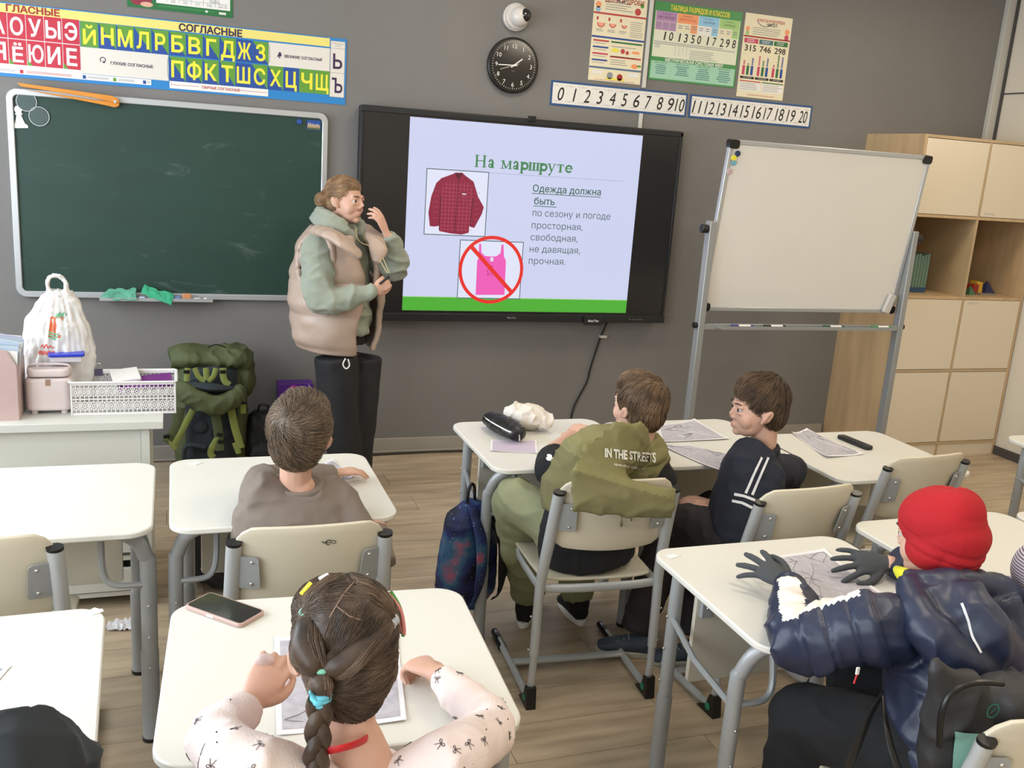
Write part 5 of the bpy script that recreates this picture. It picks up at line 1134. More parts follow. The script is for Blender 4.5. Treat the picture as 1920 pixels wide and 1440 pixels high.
def paint_strip(parent,pts,w,M,name,lift=.0025,n=24):
    """ribbon laid on a garment along image points"""
    bv=BVHTree.FromPolygons([v.co for v in parent.data.vertices],[p.vertices for p in parent.data.polygons]); L=[]; R_=[]
    P_=[V((*pts[0],0))]; out=[]
    seg=len(pts)-1
    for i in range(n+1):
        t=i/n*seg; k=min(int(t),seg-1); u=t-k; a,c=pts[k],pts[k+1]; q=(a[0]*(1-u)+c[0]*u,a[1]*(1-u)+c[1]*u)
        d=V((c[0]-a[0],c[1]-a[1],0)).normalized(); nrm=(-d.y,d.x); ww=w if not isinstance(w,tuple) else w[0]*(1-i/n)+w[1]*i/n
        row=[]
        for s in (-1,-.33,.33,1):
            px,py=q[0]+nrm[0]*ww/2*s,q[1]+nrm[1]*ww/2*s; dd=(_f*CF+_r*(px-960)-_u*(py-720)).normalized(); hit=bv.ray_cast(CPOS,dd)
            row.append(hit[0]+hit[1]*lift if hit[0] is not None else None)
        out.append(row)
    vs=[];fs=[];idx={}
    for i,row in enumerate(out):
        for j,p in enumerate(row):
            if p is not None: idx[(i,j)]=len(vs); vs.append(p)
    for i in range(n):
        for j in range(3):
            ks=[(i,j),(i+1,j),(i+1,j+1),(i,j+1)]
            if all(k in idx for k in ks) and max((vs[idx[ks[0]]]-vs[idx[k]]).length for k in ks)<.06: fs.append([idx[k] for k in ks])
    b=MB(); b.add(vs,fs,M); o=obj(name,b,parent,ang=80); return o
paint_strip(jk,[(1428,858),(1412,892),(1398,925)],(4,5),M_stripe,'sleeve_stripe'); paint_strip(jk,[(1440,858),(1424,895),(1410,928)],(4,5),M_stripe,'sleeve_stripe')
paint_strip(jk,[(1377,927),(1395,930),(1415,938)],5,M_stripe,'cuff_band'); paint_strip(jk,[(1373,939),(1392,943),(1410,952)],5,M_stripe,'cuff_band')
b=MB(); seated_legs(b,hip,rt,knees,[f+V((0,0,0)) for f in feet],M_dkp,(.10,.085,.068,.060)); b.ball(hip+V((0,0,-.02)),(.15,.14,.08),M_dkp); blob('trousers',b,T,.009,4,[M_dkp],None,folds(.006,9,sd=2))
M_sng=mat('grey_blue_suede',(.22,.26,.31),.7,var=.1,vscale=20)
sole_shoe(T,V((feet[1].x,feet[1].y,.0)),1.35,M_sng,mat('cream_rubber',(.66,.65,.60),.5)); sole_shoe(T,V((feet[0].x,feet[0].y,.0)),1.1,M_sng,mat('cream_rubber',(.66,.65,.60),.5))
# ---------------------------------------------------------------- girl with braids
T=person('person',(0,0,0),'girl with braided hair and pale pink bow-print top, nearest, back turned')
hc=at(641,1216,y=-3.99); fw=V((-.10,.99,0)); HX=frame(hc,fw,-.22,.03,1.03)
neck=hc+V((.028,-.065,-.165)); hip=V((-.95,-4.16,.53)); rt=V((1,0,0))
lsh,rsh=V((neck.x-.135,neck.y-.0,.885)),V((neck.x+.135,neck.y+.0,.885))
lel,lwr=at(400,1385,y=-3.98),at(470,1318,y=-3.90); rel,rwr=at(925,1362,y=-3.90),at(818,1262,y=-3.74)
lsh=at(470,1440,y=-4.11); rsh=at(835,1428,y=-4.10)
b=MB(); add_head(b,HX,True); b.tube([HX@V((0,-.025,-.04)),HX@V((0,-.04,-.11)),neck,neck+V((0,-.01,-.06))],[.047,.043,.047,.062],M_skin,14,sub=2)
b.tube([neck+V((0,0,-.05)),(neck+hip)/2,hip],[(.09,.05),(.10,.07),(.10,.08)],M_skin,14,up=(0,1,0))
for a,e,w in ((lsh,lel,lwr),(rsh,rel,rwr)): b.tube([neck+V((0,0,-.06)),a,e,w],[.028,.026,.024,.022],M_skin,12,sub=2)
hand(b,look(lwr,at(505,1262,y=-3.86)-lwr,V((-.2,-.9,.35))),1,M_skin,(.55,.5,.5,.45),.5,.86,.05)
hand(b,look(rwr,at(765,1235,y=-3.66)-rwr,V((.1,-.2,1))),1,M_skin,(.75,.85,.9,1.0),.5,.86,.03)
knees=[V((-1.04,-3.85,.52)),V((-.86,-3.85,.52))]; feet=[V((-1.04,-3.9,.10)),V((-.86,-3.9,.10))]
seated_legs(b,hip,rt,knees,feet,M_skin,(.06,.05,.04,.035)); body=blob('body',b,T,.0040,3,[M_skin]); add_face(body,HX,M_brow,True)
# hair: cap drawn towards the elastics
ties=[HX@V((-.062,-.038,.068)),HX@V((.056,-.066,.052)),HX@V((-.056,-.096,.000)),HX@V((-.060,-.102,-.036))]
HXi=HX.inverted()
b=MB()
def BG(c,r): q=MB(); q.ball(c,r,H_girl,seg=24,rings=18); b.add(q.v,q.f,H_girl,HX)
BG((0,-.022,.036),(.083,.090,.086)); BG((0,-.050,-.010),(.073,.062,.074)); BG((0,.012,.066),(.074,.070,.048)); BG((0,-.055,-.055),(.050,.042,.042))
def gd(c,n):
    l=HXi@c; u=.003*noise.noise(l*45)
    part=math.exp(-((l.x-.004)/.004)**2)*(.004 if l.y>-.06 and l.z>.05 else 0)
    return u-part
cap=blob('hair',b,T,.0042,4,[H_girl],None,gd)
def gfield(q,n):
    l=HXi@q
    if l.z>.045 and l.y>-.085: t=ties[0] if l.x<.004 else ties[1]
    elif l.z>-.005: t=ties[2]
    else: t=ties[3]
    d=t-q; return d.normalized() if d.length>.012 else V((0,0,-1))
strands(T,cap,H_girl,gfield,5200,.062,.0022,.00055,fly=.0015,sd=21)
def tail(parent,pts,rads,name='ponytail',n=260,sd=5):
    b=MB(); b.tube(pts,rads,H_girl,16,sub=5); o=obj(name,b,parent,ang=80)
    rnd=random.Random(sd); C=[];S=9
    # strands along the tail
    P_=[V(p) for p in pts]; k=len(P_)
    def cr(t):
        t=min(max(t,0),k-1.0001); i=int(t); u=t-i; a,b_,c,d=P_[max(i-1,0)],P_[i],P_[i+1],P_[min(i+2,k-1)]
        return .5*((2*b_)+(c-a)*u+(2*a-5*b_+4*c-d)*u*u+(3*b_-a-3*c+d)*u*u*u), (rads[i] if not isinstance(rads[i],tuple) else rads[i][0])*(1-u)+(rads[i+1] if not isinstance(rads[i+1],tuple) else rads[i+1][0])*u
    for _ in range(n):
        a=rnd.uniform(0,2*PI); 
        for j in range(S+1):
            c,r=cr(j/S*(k-1)); c2,_r2=cr(min(j/S*(k-1)+.05,k-1)); t=(c2-c); t=t.normalized() if t.length>1e-6 else V((0,0,-1)); u=t.orthogonal().normalized() if abs(t.x)>.99 else t.cross(V((1,0,0))).normalized(); w=t.cross(u)
            C.append(c+(u*math.cos(a+.15*j*rnd.uniform(.5,1))+w*math.sin(a))*r*rnd.uniform(.99,1.05))
    hcv=bpy.data.hair_curves.new('strands'); hcv.add_curves([S+1]*n); A=np.array([tuple(v) for v in C],np.float32).ravel()
    hcv.attributes['position'].data.foreach_set('vector',A) if 'position' in hcv.attributes else hcv.points.foreach_set('position',A)
    ra=hcv.attributes.get('radius') or hcv.attributes.new('radius','FLOAT','POINT'); ra.data.foreach_set('value',np.full(n*(S+1),.0006,np.float32)); hcv.materials.append(H_girl)
    ho=bpy.data.objects.new('hair_strands',hcv); COL.objects.link(ho); ho.parent=o; ho['kind']='stuff'; return o
L_=lambda *p:HX@V(p)
tail(T,[ties[0],L_(-.070,-.062,.050),L_(-.075,-.078,.030),L_(-.068,-.092,.012),ties[2]],[.011,.021,.024,.020,.010],sd=1)
tail(T,[ties[1],L_(.030,-.093,.040),L_(-.005,-.110,.024),L_(-.036,-.108,.010),ties[2]],[.010,.018,.020,.017,.010],sd=2)
tail(T,[ties[2],L_(-.060,-.104,-.016),ties[3]],[.010,.017,.011],sd=3)
# plait: three strands woven
b=MB(); n=40; top=ties[3]; end=neck+V((-.105,-.080,-.22))
for k in range(3):
    pts=[];rd=[]
    for i in range(n+1):
        t=i/n; a=t*PI*7+k*2*PI/3; c=top.lerp(end,t)+V((0,-.012*math.sin(t*PI),-.01*math.sin(t*PI))); pts.append(c+V((.0105*math.sin(a),-.0065*math.sin(2*a),0))); rd.append(.0115*(1-.25*t))
    b.tube(pts,rd,H_girl,10)
pl=obj('braid',b,T,ang=80)
M_el1=mat('mint_elastic',(.50,.76,.66),.8); M_el2=mat('grey_elastic',(.72,.75,.78),.8); M_el3=mat('cyan_elastic',(.40,.74,.82),.75)
def elastic(p,axis,r,M,lab):
    ax=V(axis).normalized(); u=ax.orthogonal().normalized(); w=ax.cross(u); b=MB()
    for q in (-.3,.0,.3): b.tube([p+ax*q*.022+(u*math.cos(a)+w*math.sin(a))*r for a in [i*PI/10 for i in range(21)]],.0042,M,8,cap=False)
    o=obj('hair_elastic',b,T); o['label']=lab; return o
elastic(ties[0],L_(-.066,-.066,.052)-ties[0],.011,M_el1,'mint green hair elastic'); elastic(ties[1],L_(.030,-.093,.040)-ties[1],.011,M_el2,'pale grey hair elastic'); elastic(ties[2],V((0,0,1)),.012,M_el1,'mint green hair elastic'); elastic(ties[3],V((.1,0,1)),.013,M_el3,'bright cyan hair elastic')
b=MB(); b.ball(ties[3]+V((-.004,-.012,0)),(.009,.006,.007),M_el3); b.tube([ties[3]+V((-.006,-.012,.003)),ties[3]+V((-.018,-.010,.018))],[(.005,.003),(.004,.002)],M_el3,8); obj('elastic_bow',b,T)
def clip(pts,M,lab):
    b=MB(); b.tube(pts,(.0042,.0025),M,8,sub=4); o=obj('hair_clip',b,T); o['label']=lab
def onh(x,y,z,k=1.04): v=V((x,y,z)); return L_(*(v*k))
clip([onh(.066,-.020,.082),onh(.084,-.030,.055),onh(.087,-.036,.020),onh(.080,-.028,.045),onh(.066,-.020,.082)],mat('pink_clip',(.80,.50,.48),.35),'pink snap hair clip')
clip([onh(.076,-.004,.080),onh(.089,-.014,.052),onh(.090,-.022,.014),onh(.086,-.010,.045),onh(.076,-.004,.080)],mat('green_clip',(.22,.55,.20),.35),'green snap hair clip')
clip([onh(-.064,-.010,.092),onh(-.048,-.004,.106)],p_lyel,'yellow hair clip'); clip([onh(-.034,.0,.110),onh(-.020,.004,.114)],p_w,'white hair clip')
paint_strip(cap,[(618,1158),(630,1138),(646,1112),(664,1092)],2.6,mat('scalp',(.47,.37,.31),.6),'hair_parting',lift=.0015); paint_strip(cap,[(632,1138),(655,1156),(680,1164)],2.6,mat('scalp',(.47,.37,.31),.6),'hair_parting',lift=.0015)
# top
b=MB(); b.tube([neck+V((0,-.0,-.028)),neck+V((0,-.005,-.062)),neck*.6+hip*.4,(neck*.3+hip*.7),hip+V((0,0,-.03))],[(.078,.06),(.125,.075),(.150,.10),(.145,.105),(.14,.11)],M_pinkk,20,sub=3,up=(0,1,0))
for a,e,w in ((lsh,lel,lwr),(rsh,rel,rwr)): b.tube([neck+V((0,0,-.085)),a,(a+e)/2+V((0,0,-.006)),e,(e+w)/2,w*.93+e*.07],[.045,.054,.050,.045,.041,.030],M_pinkk,16,sub=3)
def slv(c,n): 
    f=folds(.004,10,sd=6)(c,n); return f
tp_=blob('pink_top',b,T,.0065,4,[M_pinkk],None,slv)
# small bows and dots printed on the top
bv=BVHTree.FromPolygons([v.co for v in tp_.data.vertices],[p.vertices for p in tp_.data.polygons]); b=MB(); rn=random.Random(4); spots=[]
M_bow=mat('bow_print',(.27,.24,.25),.8)
ps=tp_.data.polygons
tries=0
while len(spots)<150 and tries<9000:
    tries+=1; p=ps[rn.randrange(len(ps))]; c=p.center.copy(); nn=p.normal.copy()
    if any((c-s).length<.019 for s in spots): continue
    spots.append(c); u=nn.orthogonal().normalized(); w=nn.cross(u); an=rn.uniform(0,6.3); u,w=u*math.cos(an)+w*math.sin(an),w*math.cos(an)-u*math.sin(an)
    def on(q): h=bv.find_nearest(q); return h[0]+h[1]*.0012
    if len(spots)%3==0: b.ball(on(c),.0014,M_bow,seg=6,rings=4)
    else:
        for s in (-1,1):
            b.tube([on(c+u*s*x*.0075+w*y*.0065) for x,y in ((0,0),(.5,.6),(1,.3),(.6,-.1),(0,0))],.00055,M_bow,5,sub=2); b.tube([on(c),on(c+u*s*.003-w*.005),on(c+u*s*.005-w*.010)],.0005,M_bow,5,sub=2)
o=obj('bow_print',b,tp_); o['kind']='stuff'
M_lan=mat('red_ribbon',(.72,.10,.12),.5)
b=MB(); pts=[at(560,1412,y=-4.02),at(590,1410,y=-4.10),at(635,1404,y=-4.128),at(675,1392,y=-4.115),at(700,1375,y=-4.06)]; b.tube(pts,[(.0018,.0065)]*5,M_lan,8,up=(0,0,1),sub=4); tag(obj('lanyard',b,T),'red lanyard ribbon')
b=MB(); pts=[neck+V((math.cos(a)*.078,math.sin(a)*.066,-.036+.010*math.sin(a))) for a in [i*PI/12 for i in range(25)]]; b.tube(pts,.007,M_pinkk,10,cap=False); obj('neckband',b,tp_)
b=MB(); b.ball(HX@V((.079,-.008,-.052)),.004,M_scrw,seg=8,rings=6); obj('earring',b,T)
b=MB(); seated_legs(b,hip,rt,knees,[f+V((0,0,-.02)) for f in feet],M_dkp,(.088,.075,.06,.055)); b.ball(hip+V((0,0,-.02)),(.14,.12,.075),M_dkp); blob('trousers',b,T,.010,3,[M_dkp])
for f in feet: sole_shoe(T,V((f.x,f.y,.002)),0,M_bk,p_w)
# clear object pinched in her raised left hand
b=MB(); q0=at(497,1238,y=-3.85); b.ball(q0,(.016,.010,.013),mat('clear_plastic',(.85,.80,.80),.1,alpha=.45),seg=14,rings=10); tag(obj('plastic_bead',b),'small clear plastic bead held in the raised hand of the girl with braids','bead')
# ---------------------------------------------------------------- child in the red hat
T=person('person',(0,0,0),'child in a red knitted hat and navy puffer jacket with gloved hands on the desk')
hc=at(1757,1010,y=-3.74); fw=V((-.36,.93,0)); HX=frame(hc,fw,-.12,.0,.97)
neck=hc+V((.03,-.04,-.15)); hip=V((.42,-3.97,.54)); rt=V((.9,.35,0)).normalized(); f2=V((-.35,.9,0))
lsh,rsh=at(1655,1175,y=-3.86),V((neck.x+.13,neck.y+.06,neck.z-.05))
lel,lwr=at(1500,1205,y=-3.77),at(1475,1118,y=-3.52); rel,rwr=at(1745,1085,y=-3.50),at(1655,1082,y=-3.44)
lwr.z=.775; rwr.z=.765
b=MB(); add_head(b,HX,True); b.tube([HX@V((0,-.028,-.04)),HX@V((0,-.04,-.12)),neck,neck+V((0,0,-.06))],[.049,.046,.052,.065],M_skin,14,sub=2)
b.tube([neck+V((0,0,-.05)),(neck+hip)/2,hip],[(.10,.06),(.11,.08),(.11,.09)],M_skin,14,up=tuple(f2))
for a,e,w in ((lsh,lel,lwr),(rsh,rel,rwr)): b.tube([neck+V((0,0,-.07)),a,e,w],[.04,.038,.030,.024],M_skin,12,sub=2)
knees=[at(1445,1360,y=-3.80),V((.44,-3.62,.54))]; knees[0]=V((.19,-3.72,.52)); feet=[V((.20,-3.70,.10)),V((.42,-3.62,.10))]
seated_legs(b,hip,rt,knees,feet,M_skin,(.06,.05,.04,.035)); body=blob('body',b,T,.0045,3,[M_skin]); add_face(body,HX,M_brow,True)
g1=MB(); hand(g1,look(lwr,V((-.38,.9,.16)),V((-.1,-.75,1))),1,M_glv,(.18,.14,.16,.22),.1,1.0,.36,fat=1.0); gl=blob('glove',g1,T,.0036,2,[M_glv])
g1=MB(); hand(g1,look(rwr,V((-.93,.20,.03)),V((0,-.7,1))),-1,M_glv,(.2,.18,.2,.25),.0,1.0,.26,fat=1.0); blob('glove',g1,T,.0036,2,[M_glv])
# hat
b=MB()
def BH(c,r): q=MB(); q.ball(c,r,M_redh,seg=26,rings=18); b.add(q.v,q.f,M_redh,HX)
BH((0,-.010,.045),(.094,.104,.088)); BH((0,-.030,.015),(.092,.094,.078)); BH((0,-.040,.075),(.070,.070,.062)); BH((0,-.052,-.020),(.080,.060,.060)); BH((.054,-.008,-.012),(.046,.058,.054)); BH((-.054,-.008,-.012),(.046,.058,.054))
HXi=HX.inverted()
def hat_d(c,n):
    l=HXi@c; e=l.z-(.010+l.y*.35-.02); a=math.atan2(l.x,l.y)
    d=-.0045*math.exp(-(e/.004)**2)-.0035*math.exp(-((e-.026)/.005)**2)
    r=V((l.x,l.y+.02)).length
    if l.z>.05: d-=.0055*math.exp(-(((l.x*.8+l.y*.25)-.012*math.sin(l.y*30))/.005)**2)+.004*math.exp(-(((l.y+.035)-.25*l.x)/.005)**2)*(l.x>0)
    return d+.002*noise.noise(l*22)
blob('knitted_hat',b,T,.0045,3,[M_redh],None,hat_d)
# jacket
b=MB(); b.tube([neck+V((0,0,-.02)),neck+V((.01,-.01,-.08)),neck*.6+hip*.4,neck*.3+hip*.7,hip+V((0,0,.0)),hip+V((0,0,-.06))],[(.105,.095),(.165,.12),(.195,.15),(.195,.16),(.19,.155),(.18,.15)],M_puf,22,sub=3,up=tuple(f2))
b.tube([neck+V((0,0,-.09)),lsh,(lsh*.5+lel*.5)+V((0,0,.005)),lel,(lel+lwr)/2+V((0,0,.008)),lwr+V((.0,-.015,.004))],[.07,.085,.080,.072,.060,.040],M_puf,18,sub=3)
b.tube([neck+V((0,0,-.09)),rsh,(rsh+rel)/2,rel,rwr+V((.02,0,.01))],[.07,.08,.075,.066,.046],M_puf,18,sub=3)
M_whp=mat('white_nylon',(.88,.86,.82),.5)
def seamdist(c,P_):
    best=9;bt=0
    for i in range(len(P_)-1):
        a,d=P_[i],P_[i+1]-P_[i]; t=max(0,min(1,(c-a).dot(d)/d.dot(d))); l=(c-(a+d*t)).length
        if l<best: best=l;bt=i+t
    return best,bt
armL=[lsh,lel,lwr]
def puff(c,n):
    l,t=seamdist(c,armL); f=folds(.010,8,sd=12)(c,n)
    if l<.11: 
        q=abs((t*3.2)%1-.5)*2; return f-.007*max(0,(q-.75)/.25)**1.5
    q=abs(((c.z-.5)/.11)%1-.5)*2; return f-.006*max(0,(q-.8)/.2)**1.5
def whitef(c,n):
    l,t=seamdist(c,armL)
    i=min(int(t),1); ax=armL[i].lerp(armL[i+1],t-i); rr=(c-ax).normalized()
    if .15<t<1.80 and l<.13 and rr.dot(V((-.02,.50,.88)).normalized())>.80: return 1
    return 0
ja=blob('puffer_jacket',b,T,.0070,3,[M_puf,M_whp],whitef,puff)
b=MB(); hq=neck+V((.03,-.10,-.07))
b.tube([at(1690,1085,y=-3.80),at(1780,1095,y=-3.86),at(1860,1100,y=-3.84),at(1905,1118,y=-3.84)],[.026,.034,.034,.026],M_puf,14,sub=3)
b.tube([at(1700,1090,y=-3.82),at(1730,1170,y=-3.93),at(1800,1240,y=-3.98),at(1870,1250,y=-3.95)],[.03,.045,.055,.045],M_puf,14,sub=3)
b.tube([at(1800,1110,y=-3.88),at(1830,1180,y=-3.95),at(1880,1230,y=-3.93)],[.05,.075,.06],M_puf,14,sub=3); b.tube([at(1740,1110,y=-3.85),at(1790,1180,y=-3.93)],[.05,.06],M_puf,14); b.tube([at(1872,1120,y=-3.86),at(1895,1200,y=-3.90)],[.045,.05],M_puf,14)
hd2=blob('hood',b,ja,.0075,3,[M_puf],None,folds(.008,9,sd=15))
paint_strip(hd2,[(1804,1132),(1816,1165),(1823,1195),(1838,1224)],5,M_stripe,'reflective_piping')
b=MB(); b.tube([at(1682,1068,y=-3.70),at(1698,1080,y=-3.76),at(1712,1085,y=-3.80)],[.010,.020,.010],mat('yellow_lining',(.86,.84,.18),.6),12,sub=2); obj('yellow_collar_lining',b,ja)
b=MB(); b.tube([at(1705,1092,y=-3.82),at(1745,1088,y=-3.84)],[(.030,.016),(.022,.010)],mat('blue_lining',(.08,.25,.55),.6),12); obj('blue_hood_lining',b,ja)
paint_strip(ja,[(1580,1338),(1591,1337)],7,M_lan,'red_tag')
b=MB(); zp=at(1608,1258,y=-3.93); b.box((0,0,0),(.007,.004,.016),p_w,Matrix.Translation(zp)); b.tube([zp+V((0,0,-.008)),zp+V((-.006,-.002,-.028))],.0022,M_lan,6); obj('zip_pull',b,ja)
b=MB(); seated_legs(b,hip,rt,knees,feet,M_bk,(.105,.090,.072,.065)); b.ball(hip+V((0,0,-.02)),(.15,.14,.08),M_bk); blob('trousers',b,T,.009,3,[M_bk],None,folds(.009,8,sd=22))
for f in feet: sole_shoe(T,V((f.x,f.y,.002)),0,M_bk,p_w)
# ---------------------------------------------------------------- dark sleeve, lower left, and striped hat, right edge
T=person('person',(0,0,0),'person in a dark jacket, only the shoulder seen in the lower left corner')
s0=at(50,1450,y=-4.06); neck=V((s0.x-.16,s0.y-.02,s0.z+.06)); hip=V((neck.x,-4.15,.54)); hc=neck+V((-.02,.05,.17)); HX=frame(hc,V((.1,1,0)),0,0,.97)
rsh=at(70,1440,y=-4.09); rel=V((-1.38,-4.02,.74)); rwr=V((-1.52,-3.86,.755)); lsh=V((neck.x-.16,neck.y,neck.z-.07)); lel=V((neck.x-.22,-3.98,.75)); lwr=V((neck.x-.06,-3.80,.755))
rel=at(120,1450,y=-4.0); rsh=at(35,1425,y=-4.08)
b=MB(); add_head(b,HX,True); b.tube([HX@V((0,-.028,-.04)),HX@V((0,-.04,-.12)),neck,hip],[.049,.046,.07,.10],M_skin,14,sub=2)
for a,e,w in ((lsh,lel,lwr),(rsh,rel,rwr)): b.tube([neck+V((0,0,-.05)),a,e,w],[.04,.038,.030,.024],M_skin,12,sub=2)
hand(b,look(rwr,V((-.8,.6,0)),V((0,0,1))),1,M_skin,(.3,.3,.3,.3),.3,.84); hand(b,look(lwr,V((.3,.9,0)),V((0,0,1))),-1,M_skin,(.3,.3,.3,.3),.3,.84)
knees=[hip+V((-.09,.28,.0)),hip+V((.09,.28,0))]; feet=[V((k.x,k.y-.02,.10)) for k in knees]; seated_legs(b,hip,V((1,0,0)),knees,feet,M_skin,(.06,.05,.04,.035))
body=blob('body',b,T,.0055,3,[M_skin]); add_face(body,HX,M_brow,True); short_hair(T,HX,H_brn3,n=800,sd=31)
M_drk=mat('dark_teal_jacket',(.095,.125,.14),.7,var=.15,vscale=8,bump=.2,bscale=60)
b=MB(); b.tube([neck+V((0,0,-.03)),neck+V((0,0,-.08)),(neck+hip)/2,hip+V((0,0,-.04))],[(.08,.07),(.16,.09),(.17,.12),(.16,.12)],M_drk,20,sub=3,up=(0,1,0))
for a,e,w in ((lsh,lel,lwr),(rsh,rel,rwr)): b.tube([neck+V((0,0,-.07)),a,(a+e)/2,e,(e+w)/2,w],[.06,.070,.064,.058,.05,.038],M_drk,14,sub=3)
blob('jacket',b,T,.009,4,[M_drk],None,folds(.010,8,sd=5)); b=MB(); seated_legs(b,hip,V((1,0,0)),knees,feet,M_bk,(.10,.085,.068,.06)); blob('trousers',b,T,.011,3,[M_bk])
for f in feet: sole_shoe(T,V((f.x,f.y,.002)),0,M_bk,p_w)
copy_tree(chair0,loc=(hip.x,hip.y+.03,0),rz=0,label='cream chair under the person in the dark jacket',group=CG)
T=person('person',(0,0,0),'child in a white and purple striped hat, half out of view at the right edge')
hc=at(1966,1106,y=-3.84); HX=frame(hc,V((.1,1,0)),-.25,0,.95); neck=hc+V((0,-.04,-.15)); hip=V((neck.x+.02,-3.99,.54))
M_st=mat('striped_knit',(.88,.87,.88),.85); nt=M_st.node_tree; wv=nt.nodes.new('ShaderNodeTexWave'); wv.inputs['Scale'].default_value=45; wv.inputs['Distortion'].default_value=1.0; wv.bands_direction='Z'; rp=nt.nodes.new('ShaderNodeValToRGB'); rp.color_ramp.elements[0].position=.55; rp.color_ramp.elements[1].position=.7; rp.color_ramp.elements[0].color=lin((.88,.87,.88))+(1,); rp.color_ramp.elements[1].color=lin((.42,.36,.50))+(1,)
tc=nt.nodes.new('ShaderNodeTexCoord'); nt.links.new(tc.outputs['Object'],wv.inputs['Vector']); nt.links.new(wv.outputs[0],rp.inputs[0]); nt.links.new(rp.outputs[0],nt.nodes['Principled BSDF'].inputs['Base Color'])
b=MB(); add_head(b,HX,True); b.tube([HX@V((0,-.028,-.04)),neck,hip],[.049,.06,.10],M_skin,14,sub=2)
kn=[V((neck.x+s*.15,-3.60,.76)) for s in (-1,1)]
for s in (-1,1):
    a=neck+V((s*.13,0,-.06)); e=V((neck.x+s*.17,-3.80,.76)); w=V((neck.x+s*.06,-3.63,.755)); b.tube([neck+V((0,0,-.05)),a,e,w],[.04,.038,.030,.024],M_skin,12,sub=2); hand(b,look(w,V((-s*.5,.8,0)),V((0,0,1))),s,M_skin,(.3,.3,.3,.3),.3,.8)
knees=[hip+V((s*.09,.26,0)) for s in (-1,1)]; feet=[V((k.x,k.y,.10)) for k in knees]; seated_legs(b,hip,V((1,0,0)),knees,feet,M_skin,(.06,.05,.04,.035))
body=blob('body',b,T,.0055,3,[M_skin]); add_face(body,HX,M_brow,True)
b=MB()
for c,r in (((0,-.010,.045),(.090,.100,.086)),((0,-.030,.010),(.088,.090,.080)),((0,-.050,-.020),(.076,.060,.060))): q=MB(); q.ball(c,r,M_st,seg=24,rings=16); b.add(q.v,q.f,M_st,HX)
blob('striped_hat',b,T,.006,3,[M_st])
M_lilj=mat('lilac_jacket',(.55,.50,.62),.6,var=.05,vscale=8)
b=MB(); b.tube([neck+V((0,0,-.04)),neck+V((0,0,-.09)),(neck+hip)/2,hip+V((0,0,-.04))],[(.08,.07),(.14,.09),(.15,.12),(.15,.12)],M_lilj,20,sub=3,up=(0,1,0))
for s in (-1,1): a=neck+V((s*.13,0,-.07)); e=V((neck.x+s*.17,-3.80,.77)); w=V((neck.x+s*.06,-3.63,.765)); b.tube([neck+V((0,0,-.07)),a,(a+e)/2,e,w],[.055,.056,.052,.048,.034],M_lilj,14,sub=3)
blob('jacket',b,T,.009,4,[M_lilj],None,folds(.008,8)); b=MB(); seated_legs(b,hip,V((1,0,0)),knees,feet,M_bk,(.10,.085,.068,.06)); blob('trousers',b,T,.011,3,[M_bk])
for f in feet: sole_shoe(T,V((f.x,f.y,.002)),0,M_bk,p_w)
CH['S'].location=(hip.x,hip.y+.03,0)
# ================================================================ small things on the desks
M_map=mat('map_print_grey',(.62,.60,.64),.6,var=.0,c2=(.74,.72,.75),vscale=38,stretch=(1,1,1)); M_map.node_tree.nodes['Principled BSDF']
M_map=mat('map_print',(.66,.645,.675),.55,var=.1,vscale=45,c2=(.75,.735,.76)); M_shw=mat('paper_white',(.90,.89,.90),.5); M_ink=mat('map_line',(.52,.50,.52),.6)
def sheet(pts,z,label,lines=6,sd=0,parentgroup=None,name='map_sheet',Mp=None,lift=.004):
    """paper with four ground corners (tl,tr,br,bl)"""
    rnd=random.Random(sd); P_=[V((p[0],p[1],0)) for p in pts]; c=sum(P_,V())/4
    def g(u,v,dz=0,m=0): 
        u=m+(1-2*m)*u; v=m+(1-2*m)*v; p=(P_[0]*(1-u)+P_[1]*u)*(1-v)+(P_[3]*(1-u)+P_[2]*u)*v-c
        p.z=lift*(.5+.5*math.sin(u*5+v*4+sd))+(abs(u-.5)*2*abs(v-.5)*2)**3*lift*1.5+dz; return p
    r=empty(name,(c.x,c.y,z),label,'paper',group=parentgroup); n=10
    def gridm(dz,m,M):
        b=MB(); vs=[g(i/n,j/n,dz,m) for i in range(n+1) for j in range(n+1)]; b.add(vs,[(i*(n+1)+j,i*(n+1)+j+1,(i+1)*(n+1)+j+1,(i+1)*(n+1)+j) for i in range(n) for j in range(n)],M); return b
    o=obj('sheet',gridm(.0006,0,M_shw),r,ang=80); obj('map_print',gridm(.0012,.045,Mp or M_map),r,ang=80)
    b=MB()
    for k in range(lines):
        u,v=rnd.uniform(.1,.9),rnd.uniform(.1,.9); q=[]
        for s in range(6): q.append(g(min(.95,max(.05,u)),min(.95,max(.05,v)),.0018,0)); u+=rnd.uniform(-.16,.2); v+=rnd.uniform(-.18,.18)
        b.tube(q,.0007,M_ink if k%3 else M_shw,4,sub=2)
    if lines: obj('map_lines',b,r)
    return r
g3=lambda px,py,z=.722:at(px,py,z=z)
def Q(*pp,z=.722): return [tuple(g3(x,y,z))[:2] for x,y in pp]
MG='map sheets handed out on the desks'
sheet(Q((1232,800),(1302,787),(1368,824),(1240,830)),.7203,'map sheet lying farther back between the two boys on the right',7,1,MG)
sheet(Q((1228,832),(1290,838),(1387,858),(1354,887)),.7235,'map sheet sticking over the desk front edge between the two boys',7,2,MG)
sheet(Q((1484,812),(1512,806),(1620,852),(1549,859)),.7203,'map sheet beside the black remote',6,3,MG)
sheet(Q((604,868),(622,864),(666,893),(628,905)),.7203,'map sheet under the hand of the boy in taupe',4,4,MG)
